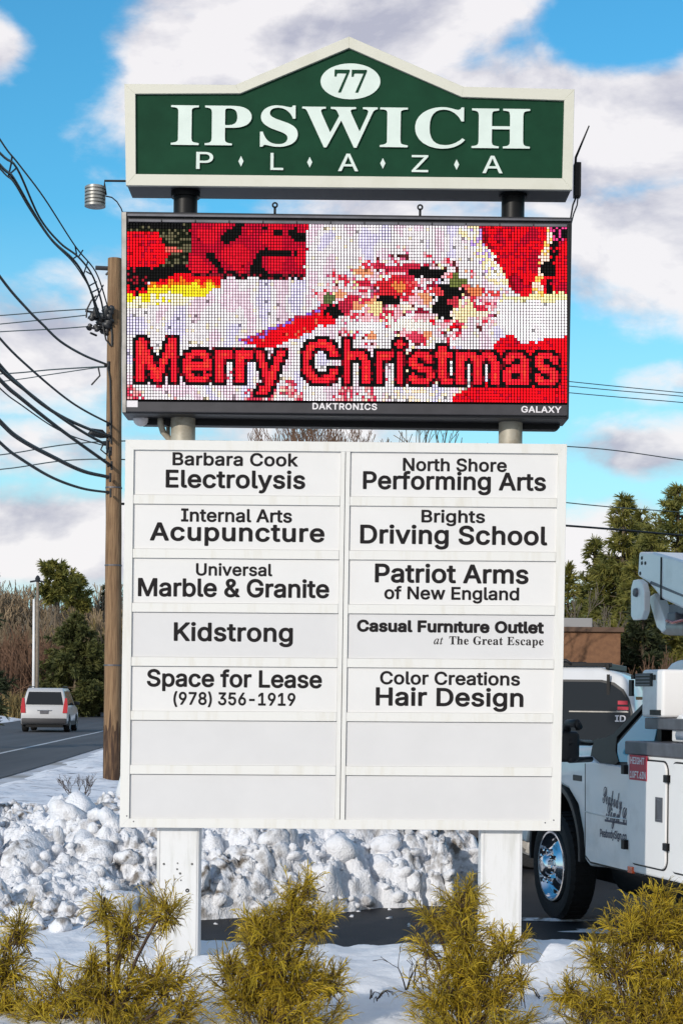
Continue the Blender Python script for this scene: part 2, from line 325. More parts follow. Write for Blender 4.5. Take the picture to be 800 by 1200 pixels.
GLYPHS = r"""iA~480~14,-4 84,-5 89,-3 138,136 142,137 339,137 342,135 392,-3 396,-5 462,-5 465,-4 468,-2 467,3 279,513 276,514 202,514 199,514 196,510 12,3 11,-2|164,204 162,206 196,300 239,438 282,300 316,206 314,204
iL~393~58,-4 360,-5 363,-4 366,0 366,58 363,62 133,62 130,63 130,508 128,513 126,514 60,514 58,514 55,510 55,0
iP~445~58,-4 126,-5 130,-2 130,181 253,181 273,183 306,190 335,203 358,218 379,240 395,263 401,278 412,318 414,348 412,378 401,418 394,433 380,453 370,464 348,484 320,499 306,504 288,508 256,513 233,514 60,514 58,514 56,511 55,0|130,247 130,446 243,447 258,446 278,441 293,435 303,429 316,418 328,400 337,376 339,358 339,338 337,320 332,303 324,288 309,270 296,261 278,253 256,249 233,247
iZ~438~40,-4 398,-5 403,-3 404,0 404,56 403,60 400,62 153,62 130,61 128,61 126,63 173,126 400,458 402,463 402,508 400,513 396,514 40,514 38,514 36,511 35,453 36,450 38,447 308,448 310,447 311,446 268,387 38,49 37,46 37,0 37,-2
b&~448~188,-28 198,-28 224,-26 251,-21 291,-7 314,4 326,12 349,-15 354,-18 361,-21 444,-20 450,-18 455,-12 458,-8 459,0 458,8 455,12 394,88 403,105 412,125 424,162 426,178 429,225 427,232 424,238 416,243 408,245 348,245 338,242 333,238 329,230 327,200 321,175 251,260 250,262 270,278 306,310 317,322 327,338 337,360 343,378 345,405 343,428 337,448 331,462 314,488 296,504 276,517 254,527 238,531 214,534 186,534 161,531 146,526 124,517 105,505 86,488 78,478 67,458 62,445 56,422 54,398 58,365 68,335 77,318 96,290 104,280 105,278 70,250 48,228 34,208 24,190 17,170 13,135 15,105 24,76 37,50 56,25 88,0 116,-14 131,-19 161,-26|191,67 166,71 148,78 136,88 126,100 122,108 119,120 118,140 124,158 133,170 148,186 168,201 261,90 256,86 234,74 211,69|186,339 164,372 158,392 159,410 166,425 178,435 196,440 218,437 228,432 236,424 238,420 241,402 239,390 221,366
b(~273~173,-116 241,-116 251,-111 254,-106 257,-99 256,-89 228,-30 208,24 188,86 181,118 176,148 172,191 173,241 179,291 189,346 199,384 217,441 238,495 257,536 257,544 253,551 246,557 238,560 171,559 161,553 149,534 125,484 99,408 88,368 77,308 69,246 68,206 71,154 78,102 91,48 109,-4 132,-56 161,-109 166,-114
b)~273~33,-116 99,-117 109,-113 115,-106 143,-54 163,-6 173,21 182,48 194,98 203,154 205,206 204,246 200,286 194,326 180,388 162,448 140,504 114,551 106,558 99,560 32,559 22,553 18,548 16,541 18,531 43,476 69,401 84,346 91,308 101,224 101,194 99,164 92,118 82,74 72,41 53,-9 16,-92 16,-99 19,-107 24,-112
b-~453~110,168 336,167 344,168 353,175 358,185 357,250 351,260 346,263 338,265 108,264 98,258 93,248 93,188 95,180 98,175 104,170
b.~188~84,-24 102,-25 110,-24 130,-17 142,-7 150,1 159,20 162,33 162,48 160,58 157,68 148,83 127,100 112,105 97,108 74,104 62,99 50,89 36,73 31,58 29,48 30,26 38,6 49,-7 62,-17 77,-23
b0~453~217,-28 248,-27 265,-24 285,-19 302,-13 320,-3 336,8 351,20 364,35 376,50 387,68 397,88 411,128 421,175 426,228 426,282 421,332 417,358 411,382 396,422 376,458 364,475 350,489 322,510 305,520 285,528 268,532 248,536 228,537 205,536 188,533 168,528 148,520 132,512 116,500 90,475 79,460 66,440 58,422 49,402 43,380 36,358 32,332 27,280 27,225 29,198 36,152 42,128 49,108 56,88 68,65 89,35 102,20 118,7 132,-3 150,-12 168,-19 202,-26|210,72 190,80 182,85 172,95 159,112 147,138 136,180 132,215 130,252 131,272 136,330 148,372 159,395 171,412 185,426 208,436 228,439 245,436 262,430 270,425 283,412 302,382 310,360 317,328 321,292 323,255 322,235 317,180 310,150 301,125 288,102 282,95 270,84 255,76 238,71
b1~453~72,-20 390,-21 398,-20 403,-17 410,-8 412,0 412,57 410,64 403,72 393,76 298,76 297,77 297,510 296,517 293,521 288,526 283,529 276,530 198,530 190,529 73,443 66,434 65,427 65,354 70,344 80,338 90,337 98,341 188,407 190,408 191,407 191,77 188,76 76,76 68,74 63,71 57,64 55,57 55,-3 57,-8 60,-14 66,-18
b3~453~210,-28 254,-26 271,-22 316,-8 331,1 358,20 369,30 377,40 395,68 403,82 407,95 411,112 413,130 414,145 412,175 398,218 389,232 379,248 370,258 344,280 316,295 286,306 267,310 391,452 393,460 393,512 388,522 378,529 371,530 68,530 61,528 56,525 50,515 49,450 53,440 61,433 71,431 241,431 244,430 139,310 136,300 136,245 141,234 151,228 201,227 238,223 266,215 274,211 289,198 301,180 306,165 308,152 307,130 303,115 298,105 289,95 280,88 258,77 234,72 208,71 178,76 161,84 150,92 143,100 137,110 132,122 129,138 127,142 123,148 116,152 108,153 40,152 34,150 28,145 25,140 23,132 24,115 27,100 38,70 54,44 63,32 74,22 98,3 138,-15 168,-24
b5~453~213,-28 237,-27 257,-25 274,-21 302,-12 320,-3 332,5 359,28 379,52 395,80 401,95 406,112 411,145 412,162 411,188 403,228 388,262 370,289 353,308 324,329 303,340 290,345 277,349 242,354 230,355 210,354 182,349 162,341 160,342 170,430 172,431 367,431 374,433 382,438 387,448 387,510 385,518 382,522 372,529 94,530 87,528 82,525 76,515 46,255 47,248 50,241 54,236 62,233 130,225 138,228 151,238 162,243 194,254 217,256 242,253 257,248 264,244 281,230 296,210 304,188 307,162 305,145 301,128 295,112 284,98 272,86 252,76 240,72 214,71 200,73 182,79 172,85 160,96 153,105 147,115 140,140 137,145 130,150 122,151 57,151 47,146 40,138 39,130 40,115 47,85 57,62 66,48 74,36 93,18 117,-1 157,-18 190,-26
b6~453~218,-28 244,-27 278,-22 306,-11 319,-5 346,14 361,28 386,62 394,78 404,104 408,122 410,158 408,190 405,205 400,222 388,250 371,276 352,295 339,305 326,313 311,321 268,333 251,335 228,335 341,500 343,510 341,518 336,525 326,530 251,530 244,528 236,522 106,332 84,295 67,262 56,235 44,190 43,145 49,110 58,80 65,65 84,38 94,25 116,6 146,-11 178,-22 194,-25|218,70 204,72 191,77 178,85 166,98 154,118 148,135 146,150 147,175 153,198 157,205 168,220 179,230 191,237 208,243 218,244 241,243 261,237 274,230 282,222 292,210 302,190 305,175 305,140 302,125 294,107 278,88 263,78 248,72 226,69
b7~453~93,-20 166,-21 176,-18 183,-10 411,442 412,450 412,512 409,520 402,527 392,530 62,530 52,527 44,520 41,510 41,450 45,440 54,433 62,431 286,431 290,430 78,10 76,2 78,-8 84,-16
b8~453~217,-28 262,-26 294,-19 326,-8 352,7 364,16 387,38 410,75 419,105 422,135 420,160 416,180 402,214 389,232 380,242 364,257 350,268 367,285 384,308 392,322 399,348 403,378 402,395 397,422 392,439 378,462 362,482 342,501 328,510 314,517 286,529 259,535 226,537 194,535 164,528 124,510 102,494 90,482 73,462 61,440 55,422 50,395 49,378 53,348 60,322 68,308 85,285 94,274 102,268 88,258 72,242 52,215 40,190 34,170 31,145 33,108 38,88 48,65 55,52 66,38 76,27 99,8 129,-9 159,-20 189,-26|216,70 192,74 176,79 169,83 153,95 142,110 138,125 136,140 140,160 144,172 155,188 174,201 186,208 209,213 234,214 244,213 266,207 279,201 294,190 301,182 308,172 313,158 316,140 314,125 312,114 305,102 299,95 278,80 262,74 246,71|206,312 189,318 177,325 166,336 159,348 155,362 154,382 158,400 160,405 169,418 177,425 194,434 212,438 239,438 259,434 272,428 282,420 291,408 297,388 298,365 291,345 285,335 276,327 266,320 254,314 234,311
b9~453~126,-20 201,-21 208,-19 216,-14 331,154 358,197 386,247 402,290 408,320 410,344 408,380 400,414 387,442 368,471 346,494 308,519 291,526 258,534 226,537 191,533 164,527 146,520 118,504 106,495 94,482 74,460 60,434 53,417 48,400 43,370 43,332 48,302 52,287 64,260 74,245 94,220 114,204 138,190 154,183 171,178 201,174 221,174 223,172 111,10 109,0 111,-9 116,-16|224,264 206,267 188,273 179,280 166,292 156,306 152,317 148,334 146,352 148,370 154,391 164,410 174,419 186,429 204,436 218,439 236,439 254,435 268,428 279,420 291,405 302,382 306,362 306,340 302,320 299,312 291,297 281,284 268,275 256,269 241,266
bA~480~12,-20 86,-21 93,-19 100,-14 105,-6 149,120 153,121 328,121 330,118 376,-8 381,-16 386,-19 393,-21 463,-21 473,-18 481,-10 484,-3 483,7 296,517 290,524 286,528 276,530 200,530 190,527 183,520 -4,7 -5,-3 -2,-10 3,-16|186,221 211,297 238,381 240,377 267,294 293,222 290,220 188,220
bB~456~56,-20 267,-21 307,-16 340,-7 367,6 380,13 392,24 410,43 424,67 430,82 437,107 439,134 437,164 431,190 425,204 414,224 407,234 384,256 367,267 382,280 400,300 406,312 413,330 418,350 419,362 419,387 415,414 404,442 392,464 364,492 340,509 307,522 277,528 242,530 60,530 50,527 42,520 39,510 39,0 41,-8 44,-13 50,-18|147,78 146,80 146,207 147,210 247,210 274,207 294,200 310,190 320,180 330,162 334,144 334,127 332,120 322,102 314,95 302,87 290,83 262,79|147,306 146,307 146,430 147,431 240,431 267,428 284,423 292,419 300,413 307,402 311,394 314,380 314,360 310,347 304,336 300,329 290,321 267,310 237,306
bC~510~256,-28 294,-27 322,-22 337,-18 372,-6 394,6 423,28 434,38 445,50 460,69 472,90 479,105 487,129 494,160 493,168 490,173 484,178 477,181 407,181 400,179 393,175 390,170 384,150 375,130 368,120 354,105 338,92 317,82 297,77 274,74 240,77 218,82 204,88 194,94 175,110 160,128 152,140 144,155 133,182 127,215 124,255 127,290 130,310 139,342 144,355 157,378 167,390 174,398 184,407 197,415 217,426 240,432 270,435 297,432 322,424 334,418 350,408 361,398 376,378 383,360 390,338 394,332 400,329 407,327 477,327 487,332 493,342 494,352 488,378 478,405 473,418 452,450 424,480 392,504 370,516 337,527 307,534 267,537 244,536 220,532 200,528 177,520 137,500 120,488 89,460 62,422 50,400 34,360 23,308 20,282 19,255 20,228 23,200 33,150 42,125 61,88 88,50 122,19 140,7 160,-4 180,-13 200,-19 222,-24
bD~502~56,-20 220,-21 270,-18 297,-12 340,1 362,13 380,24 397,38 414,54 427,70 441,90 461,130 469,152 476,180 482,227 483,254 482,282 476,332 462,380 451,402 430,437 414,455 400,470 364,496 342,507 320,516 297,522 252,529 224,530 60,530 50,527 42,520 39,510 39,0 41,-8 44,-13 50,-18|147,78 146,80 146,430 150,431 240,430 270,426 297,416 310,410 321,402 330,394 347,375 360,352 370,322 376,292 378,274 378,237 373,202 365,172 360,157 346,134 330,115 317,105 294,92 267,83 234,79
bE~419~56,-20 374,-21 384,-19 393,-10 396,0 396,60 392,70 387,74 382,77 374,78 150,78 146,80 146,207 147,208 357,208 364,210 370,214 375,222 376,230 376,290 371,300 362,306 354,307 147,307 146,310 146,430 150,431 372,431 380,432 389,440 392,444 393,452 393,512 390,521 382,527 372,530 60,530 50,527 42,520 39,510 39,0 41,-8 44,-13 50,-18
bF~410~56,-20 127,-21 137,-17 144,-8 146,0 146,197 147,200 347,200 354,202 360,205 364,210 367,217 367,282 362,292 354,297 347,299 146,300 146,430 150,431 370,431 377,433 386,440 389,444 390,452 390,512 387,520 380,527 370,530 60,530 50,527 42,520 39,510 39,0 41,-8 44,-13 50,-18
bG~520~258,-28 290,-27 312,-25 352,-14 384,-1 402,10 420,22 434,35 448,50 469,80 485,115 491,135 496,158 499,200 499,260 494,270 484,276 477,277 280,277 272,274 267,270 262,260 262,198 264,190 272,181 282,178 392,178 387,155 383,145 373,125 365,115 352,102 336,90 314,81 304,78 282,74 257,75 242,77 218,82 197,93 176,110 158,130 144,155 133,182 130,198 127,218 124,252 127,292 134,328 144,355 158,380 166,390 184,408 194,414 207,422 227,429 240,432 272,435 297,432 317,426 332,418 353,402 367,386 380,362 390,338 400,330 407,328 477,328 487,333 494,342 495,350 492,368 484,392 474,415 452,450 444,459 426,478 404,494 384,507 347,524 307,534 264,537 242,536 220,533 197,528 174,520 137,501 103,475 87,459 61,422 40,378 27,335 23,310 19,255 22,200 26,175 33,150 41,128 50,108 62,85 75,65 102,35 119,20 137,8 157,-3 177,-12 200,-19 222,-24
bH~517~56,-20 127,-21 137,-17 144,-8 146,0 146,210 150,211 370,211 371,210 371,0 373,-8 380,-17 384,-20 392,-21 460,-21 467,-18 473,-13 476,-8 478,0 478,510 475,520 470,526 464,529 457,530 390,530 380,526 373,517 371,510 371,312 370,310 367,310 147,310 146,312 146,510 144,517 137,526 127,530 57,530 50,527 44,522 41,517 39,510 39,0 41,-8 44,-13 50,-18
bI~300~27,-20 270,-21 280,-18 285,-13 288,-8 290,0 290,57 289,64 284,72 278,76 270,78 206,78 204,80 204,430 206,431 270,431 278,433 286,440 289,444 290,452 290,512 286,522 278,528 268,530 30,530 20,527 16,523 12,517 10,510 10,452 11,444 16,437 20,434 28,431 96,431 97,430 97,80 96,78 28,78 20,75 14,70 11,64 10,57 10,-3 12,-8 16,-14 20,-18
bK~467~56,-20 127,-21 137,-17 143,-10 146,0 146,157 147,160 194,210 197,210 354,-12 360,-17 364,-20 372,-21 450,-21 460,-18 465,-13 468,-8 470,0 469,7 466,12 270,287 464,496 469,504 469,512 466,520 460,527 450,530 364,530 357,529 352,526 147,303 146,307 146,510 144,517 137,526 127,530 57,530 50,527 44,522 41,517 39,510 39,0 41,-8 44,-13 50,-18
bL~393~56,-20 362,-21 370,-19 375,-16 379,-10 382,-3 381,62 376,72 367,77 150,78 146,80 146,510 144,517 140,524 134,528 127,530 57,530 50,527 44,523 41,517 39,512 39,0 41,-8 44,-13 50,-18
bM~628~56,-20 124,-21 130,-20 136,-16 142,-6 143,294 144,300 268,-10 274,-18 282,-21 342,-21 350,-20 354,-17 361,-8 482,301 483,297 484,-6 490,-16 494,-19 502,-21 570,-21 577,-19 582,-16 587,-8 589,2 589,510 587,517 582,524 577,528 570,530 477,530 467,528 460,522 456,514 332,194 314,143 297,194 170,521 162,527 152,530 60,530 52,528 44,523 41,517 39,510 39,0 41,-8 44,-13 50,-18
bN~523~56,-20 130,-21 140,-15 145,-6 146,290 145,337 145,340 147,341 184,278 372,-15 377,-18 384,-21 462,-21 472,-19 479,-13 482,-8 484,0 484,510 482,517 477,525 472,528 464,530 397,530 390,528 385,524 379,514 378,172 377,168 152,523 144,528 137,530 60,530 50,527 44,522 41,517 39,510 39,0 41,-8 44,-13 50,-18
bO~533~256,-28 290,-27 312,-24 334,-19 357,-12 392,5 412,19 444,49 460,67 471,85 482,105 493,128 507,175 511,202 514,252 510,310 506,335 494,378 483,402 471,422 460,441 444,459 429,475 397,500 357,520 334,528 314,532 290,536 267,537 244,536 220,532 200,528 177,520 137,500 105,475 90,459 62,422 50,400 34,360 23,308 20,282 19,255 20,228 23,200 33,150 42,125 62,85 89,50 104,34 122,19 140,7 160,-4 180,-13 200,-19 222,-24|254,75 240,76 220,82 194,94 177,108 160,129 144,152 133,182 127,215 124,255 127,292 134,328 144,356 152,370 167,390 176,400 185,408 195,415 207,421 230,430 267,435 282,434 304,430 317,426 327,421 338,415 357,400 367,390 375,380 383,368 395,342 404,310 409,275 409,235 404,199 395,168 382,140 367,119 347,100 327,88 317,83 292,76 267,74
bP~445~56,-20 127,-21 137,-17 144,-8 146,0 146,162 147,165 254,165 292,170 312,175 342,189 370,207 391,230 408,254 416,272 428,314 430,350 428,380 425,394 416,424 409,440 401,452 381,477 354,499 327,513 312,519 292,524 254,529 60,530 50,527 42,520 39,510 39,0 41,-8 44,-13 50,-18|147,263 146,264 146,430 147,431 254,430 272,426 287,420 304,407 314,392 321,372 323,340 321,324 317,310 311,297 300,283 287,275 274,269 254,265 232,263
bR~449~56,-20 127,-21 137,-17 144,-8 146,0 146,174 147,177 234,176 334,-10 342,-18 352,-21 430,-21 440,-18 446,-10 449,0 447,10 344,197 345,200 357,207 384,227 402,249 415,274 426,304 430,334 430,370 426,400 415,430 402,454 393,467 380,482 342,508 327,515 294,525 237,530 60,530 50,527 42,520 39,510 39,0 41,-8 44,-13 50,-18|147,276 146,277 146,430 147,431 244,431 257,430 287,422 302,412 310,405 314,397 320,382 324,362 324,342 320,322 315,310 310,301 300,292 280,282 254,277
bS~447~214,-30 262,-28 298,-21 318,-14 345,-2 361,8 385,28 394,38 412,66 418,78 423,93 429,126 428,163 425,177 418,198 412,210 395,233 372,254 355,266 320,283 270,299 218,313 172,329 160,336 150,344 140,356 136,370 136,380 139,393 145,404 154,416 170,426 190,434 225,438 250,435 272,429 282,425 298,414 303,408 312,393 319,368 322,363 330,358 338,357 402,357 412,360 419,368 422,378 421,396 418,408 409,436 393,463 385,473 365,492 341,508 325,517 295,528 262,535 228,537 192,535 160,528 145,523 128,516 102,502 77,483 58,460 50,448 43,433 34,406 31,370 32,353 35,338 42,316 50,301 60,288 72,273 102,250 120,241 158,226 240,202 288,186 308,173 320,160 324,148 325,138 324,128 318,113 307,98 298,90 280,80 262,75 245,71 215,70 182,76 165,82 152,90 136,106 130,118 122,147 118,153 110,157 35,158 28,155 22,151 19,146 17,138 22,103 33,73 48,47 65,26 78,15 92,4 118,-9 150,-21 185,-28
bT~449~189,-20 262,-21 272,-15 275,-10 278,-3 278,430 282,431 416,431 424,432 429,435 435,442 438,450 438,510 435,520 426,528 416,530 32,530 21,527 16,523 13,517 11,510 11,450 14,441 22,434 32,431 169,431 172,430 172,0 174,-8 177,-13 182,-18
bU~517~233,-28 280,-29 300,-27 340,-18 373,-4 404,17 417,27 430,41 451,69 465,99 471,119 475,136 478,172 478,509 477,516 474,522 464,529 457,530 390,530 380,525 373,516 372,509 372,179 368,149 357,122 347,107 337,97 322,87 312,82 292,76 272,73 234,74 207,82 190,91 174,102 169,109 159,124 149,149 145,179 145,509 142,519 136,526 127,530 60,530 48,526 43,522 40,516 39,509 39,172 42,136 46,119 51,102 59,84 77,54 98,29 114,15 144,-4 162,-12 180,-18 214,-26
bX~474~14,-20 92,-21 100,-19 105,-16 199,117 238,175 275,117 368,-16 372,-19 380,-21 458,-21 465,-19 472,-13 475,-8 477,0 476,7 473,12 302,262 302,264 463,497 467,504 467,512 464,520 460,525 452,529 445,530 372,530 365,528 360,525 281,412 238,346 222,372 195,412 118,525 112,528 105,530 28,530 20,528 13,522 10,517 8,510 9,502 12,497 174,262 174,260 0,11 -3,2 -1,-8 5,-16
bY~472~199,-20 270,-21 280,-17 287,-8 289,0 289,202 474,500 476,507 474,517 469,524 463,528 456,530 380,530 373,528 367,524 263,356 238,313 236,311 209,357 105,524 100,528 93,530 16,530 5,527 0,523 -3,517 -5,507 -2,498 182,202 182,0 184,-8 187,-13 192,-18
ba~389~153,-30 162,-30 192,-27 212,-22 232,-15 254,-1 262,-15 270,-20 277,-21 342,-20 352,-15 358,-4 358,250 356,280 351,306 346,320 335,340 314,366 297,378 280,388 262,395 244,399 194,405 162,403 137,398 120,393 94,383 67,363 49,346 33,323 20,296 20,288 22,282 27,276 32,272 100,253 107,254 114,259 126,278 135,288 144,296 162,305 177,309 202,310 214,309 227,305 242,295 247,288 252,278 255,256 252,252 122,232 102,226 74,215 52,201 37,188 24,171 16,153 11,130 9,110 11,80 18,56 23,46 38,23 46,13 64,-2 84,-14 110,-23 134,-28|152,68 140,71 130,75 122,81 114,92 113,100 113,113 117,123 124,130 142,139 180,147 254,159 255,138 250,116 242,98 230,85 217,77 202,71 172,66
bb~424~212,-28 245,-29 262,-27 282,-21 308,-11 325,-1 350,18 362,32 373,46 388,74 396,94 405,126 409,149 411,169 411,209 406,246 401,266 389,302 372,332 360,346 340,367 325,378 295,393 265,402 248,405 205,404 182,399 162,392 135,374 135,509 132,519 126,526 118,530 48,529 41,526 36,522 33,516 32,509 33,-6 39,-16 50,-21 115,-21 122,-18 128,-14 131,-8 133,2 135,4 155,-10 172,-20 185,-24|208,69 195,71 182,76 168,87 157,99 145,122 139,142 135,164 134,179 135,214 139,236 148,264 157,279 169,292 185,302 202,307 220,309 238,307 252,303 268,294 280,283 292,264 301,242 306,214 307,202 306,166 303,144 296,124 284,102 272,87 260,78 248,72 230,68
bc~396~185,-28 218,-29 248,-26 268,-21 304,-6 328,12 347,29 358,44 373,69 384,99 384,106 382,112 378,116 371,121 308,138 301,138 294,135 287,129 275,102 258,84 236,72 206,67 178,71 166,77 148,92 135,109 128,124 120,154 117,186 120,222 128,252 136,266 148,284 164,297 174,303 188,307 206,309 236,305 258,292 273,276 287,249 294,243 301,241 308,242 368,257 376,262 382,272 383,282 371,312 357,334 338,356 316,374 294,387 266,397 228,405 186,405 168,402 138,394 106,378 91,367 79,356 66,344 54,329 38,302 30,284 19,246 14,209 13,186 14,166 16,146 23,112 30,92 37,76 54,46 78,20 91,9 106,-2 138,-17 154,-22
bd~424~175,-28 208,-29 241,-23 254,-19 276,-6 291,5 293,-6 296,-12 303,-18 311,-21 376,-21 386,-16 392,-6 393,509 392,516 389,522 384,526 378,529 371,530 308,530 299,526 293,519 290,509 289,374 261,392 244,399 221,404 178,405 161,403 131,394 114,386 98,377 86,368 64,346 44,317 28,284 19,252 15,232 13,189 15,149 18,129 28,94 36,75 52,46 63,32 74,19 98,-1 131,-17 158,-26|191,69 171,74 153,86 142,99 133,114 125,134 120,154 117,189 120,224 128,254 137,272 151,289 168,302 186,307 206,309 221,307 238,302 256,291 267,279 280,256 288,224 291,189 288,154 283,132 276,114 267,99 257,86 244,77 228,71 214,68
be~404~189,-28 226,-29 266,-23 291,-15 323,2 344,18 366,44 382,74 386,89 384,99 379,106 371,111 311,125 304,126 296,123 291,120 276,93 266,83 251,74 236,70 218,67 186,70 176,73 161,80 148,89 139,99 128,116 125,124 122,134 120,146 121,148 374,148 381,151 386,154 389,159 392,166 392,212 389,246 377,289 366,314 358,327 343,346 334,356 316,371 304,380 274,394 254,400 238,403 218,405 186,405 168,403 136,393 118,386 104,377 78,356 54,329 36,299 19,249 15,224 13,186 14,164 19,129 30,92 46,59 56,44 76,21 91,9 106,-2 138,-17 156,-22|124,242 122,244 128,262 140,279 151,291 171,303 196,309 214,309 231,306 244,301 251,297 266,282 274,269 278,261 283,244 281,242
bf~254~77,-20 146,-21 156,-16 162,-6 163,304 166,306 233,307 240,310 245,314 248,320 249,327 249,380 247,387 244,392 238,397 230,400 166,400 163,402 163,430 168,444 176,449 196,453 210,451 228,447 236,449 243,454 247,462 264,520 263,527 260,533 256,538 248,541 226,548 188,551 176,551 146,545 128,539 116,533 100,522 85,507 73,490 68,479 61,454 60,402 58,400 0,399 -10,393 -14,384 -15,324 -14,320 -10,313 -4,309 3,306 58,306 60,304 60,0 62,-8 65,-13 70,-18
bg~425~199,-172 238,-170 256,-167 296,-156 314,-149 336,-134 351,-122 368,-102 375,-89 384,-72 391,-44 393,-24 393,378 392,386 389,391 384,396 378,399 371,400 314,400 306,399 298,394 294,388 291,373 274,386 264,391 231,403 208,405 178,405 161,402 131,394 100,378 86,367 64,346 43,316 36,301 23,268 15,231 13,191 15,151 19,131 23,114 36,81 55,51 65,38 75,28 90,16 128,-5 161,-14 178,-16 218,-15 251,-8 270,1 288,14 289,14 290,-19 285,-36 281,-45 274,-54 264,-62 241,-72 221,-76 198,-76 181,-74 166,-70 153,-64 141,-55 116,-26 111,-23 104,-20 96,-21 91,-23 39,-52 33,-59 30,-66 31,-74 42,-96 48,-105 66,-124 86,-140 106,-151 138,-163 166,-169|196,81 176,84 158,93 146,103 136,115 125,138 120,158 117,194 120,226 125,246 136,271 145,284 158,296 171,302 186,307 206,309 224,307 246,299 262,286 274,271 281,256 287,236 291,206 291,178 287,148 284,136 276,121 264,102 251,92 234,84 206,80
bh~410~49,-20 118,-21 128,-16 133,-8 135,0 135,234 136,247 143,270 158,289 178,302 202,308 230,306 240,303 250,297 258,290 265,280 272,260 275,234 275,0 278,-10 285,-18 292,-21 358,-21 365,-19 371,-16 375,-10 378,-3 378,257 371,302 360,330 352,343 337,362 318,380 305,387 282,397 258,403 240,405 212,405 195,402 180,399 155,388 138,377 135,377 135,512 132,520 128,524 118,530 49,530 42,527 38,523 34,517 32,512 32,0 34,-8 37,-13 42,-18
bi~167~49,-20 118,-21 128,-16 132,-10 135,-3 135,380 133,387 130,392 126,397 118,400 48,399 38,394 35,390 32,382 32,0 34,-8 37,-13 42,-18|65,424 76,422 90,422 100,424 115,430 123,435 133,444 139,452 145,464 147,477 147,492 140,512 134,522 124,532 108,540 83,545 58,540 43,531 33,520 25,507 20,482 25,460 33,447 45,434 56,428
bk~381~49,-20 118,-21 125,-18 132,-10 135,0 135,130 136,132 150,145 152,146 278,-13 282,-18 292,-21 375,-21 380,-19 386,-16 390,-10 393,-3 393,4 389,12 229,214 375,364 379,370 381,377 380,384 378,390 371,397 362,400 282,400 275,398 268,392 135,257 135,510 133,517 130,523 125,527 118,530 49,530 42,527 38,523 34,517 32,512 32,0 34,-8 37,-13 42,-18
bl~189~120,-22 162,-22 188,-17 195,-13 199,-8 201,-2 202,5 190,60 186,68 180,72 172,75 140,73 138,75 135,85 134,515 128,525 118,530 50,530 42,527 38,523 34,518 32,510 32,68 37,42 42,29 50,16 59,5 70,-4 92,-16
bm~610~49,-20 118,-21 128,-16 133,-8 135,0 135,244 136,254 142,274 148,284 158,295 178,306 195,309 208,309 218,307 232,301 246,287 252,272 253,0 255,-8 260,-16 265,-19 272,-21 335,-21 345,-18 353,-10 356,0 356,244 358,262 363,280 370,289 381,300 400,308 428,309 448,304 460,296 470,282 474,264 475,0 477,-8 480,-14 485,-18 495,-21 558,-21 565,-19 570,-16 575,-10 578,0 578,257 576,287 570,312 565,327 551,352 535,371 518,384 508,390 475,403 450,407 428,407 412,406 392,401 373,394 360,388 338,373 328,364 320,355 301,377 278,394 262,400 235,406 210,407 182,403 162,395 135,377 128,393 122,397 115,400 52,400 45,398 40,395 35,390 32,380 32,0 34,-8 37,-13 42,-18
bn~410~49,-20 118,-21 128,-16 133,-8 135,0 135,234 136,247 143,270 158,289 178,302 202,308 230,306 240,303 250,297 258,290 265,280 272,260 275,234 275,0 278,-10 285,-18 290,-20 298,-21 360,-21 368,-18 375,-11 378,0 378,254 374,290 366,317 352,343 335,364 306,387 280,397 255,404 240,405 210,405 182,400 152,387 135,375 133,377 132,384 128,392 122,397 115,400 50,400 42,397 35,390 32,380 32,0 34,-8 37,-13 42,-18
bo~415~185,-28 226,-29 261,-22 296,-9 311,-1 325,9 337,19 348,32 371,62 386,94 397,129 400,149 402,189 400,226 397,246 385,284 368,318 359,332 338,355 311,377 278,394 246,402 226,405 186,405 168,402 138,394 106,378 91,367 79,356 66,344 54,329 38,302 30,284 19,246 14,209 13,186 14,166 16,146 23,112 30,92 37,76 54,46 78,20 91,9 106,-2 138,-17 154,-22|194,69 174,73 156,84 146,94 135,109 128,124 120,156 117,186 120,219 127,249 132,259 146,282 156,292 171,301 186,307 206,309 226,307 244,302 256,294 270,282 283,262 293,232 297,209 297,166 293,142 284,116 279,106 264,88 251,78 236,71 208,67
bp~424~49,-164 118,-164 125,-161 132,-154 135,-144 135,2 138,2 148,-6 172,-20 205,-28 248,-29 265,-26 280,-22 312,-9 325,-1 350,18 372,45 390,76 402,112 406,132 411,166 411,212 406,249 401,266 389,302 372,332 360,346 340,367 325,378 295,393 265,402 248,405 205,404 182,399 162,392 152,386 135,373 133,374 132,384 129,392 122,397 115,400 50,400 40,395 33,386 32,379 32,-144 34,-151 37,-156 42,-161|208,69 195,71 182,76 168,87 157,99 145,122 139,142 135,164 134,179 135,214 139,236 148,264 157,279 169,292 185,302 202,307 220,309 238,307 252,303 268,294 280,283 292,264 301,242 306,214 307,202 306,166 303,144 296,124 284,102 272,87 260,78 248,72 230,68
br~259~49,-20 118,-21 128,-16 133,-8 135,0 135,244 139,262 143,272 151,282 165,294 175,299 185,302 208,305 245,301 252,303 260,310 263,314 264,322 264,384 261,394 252,403 245,405 212,406 188,404 152,392 135,380 133,382 130,390 126,394 120,398 112,400 50,400 40,395 34,387 32,380 32,0 34,-8 37,-13 42,-18
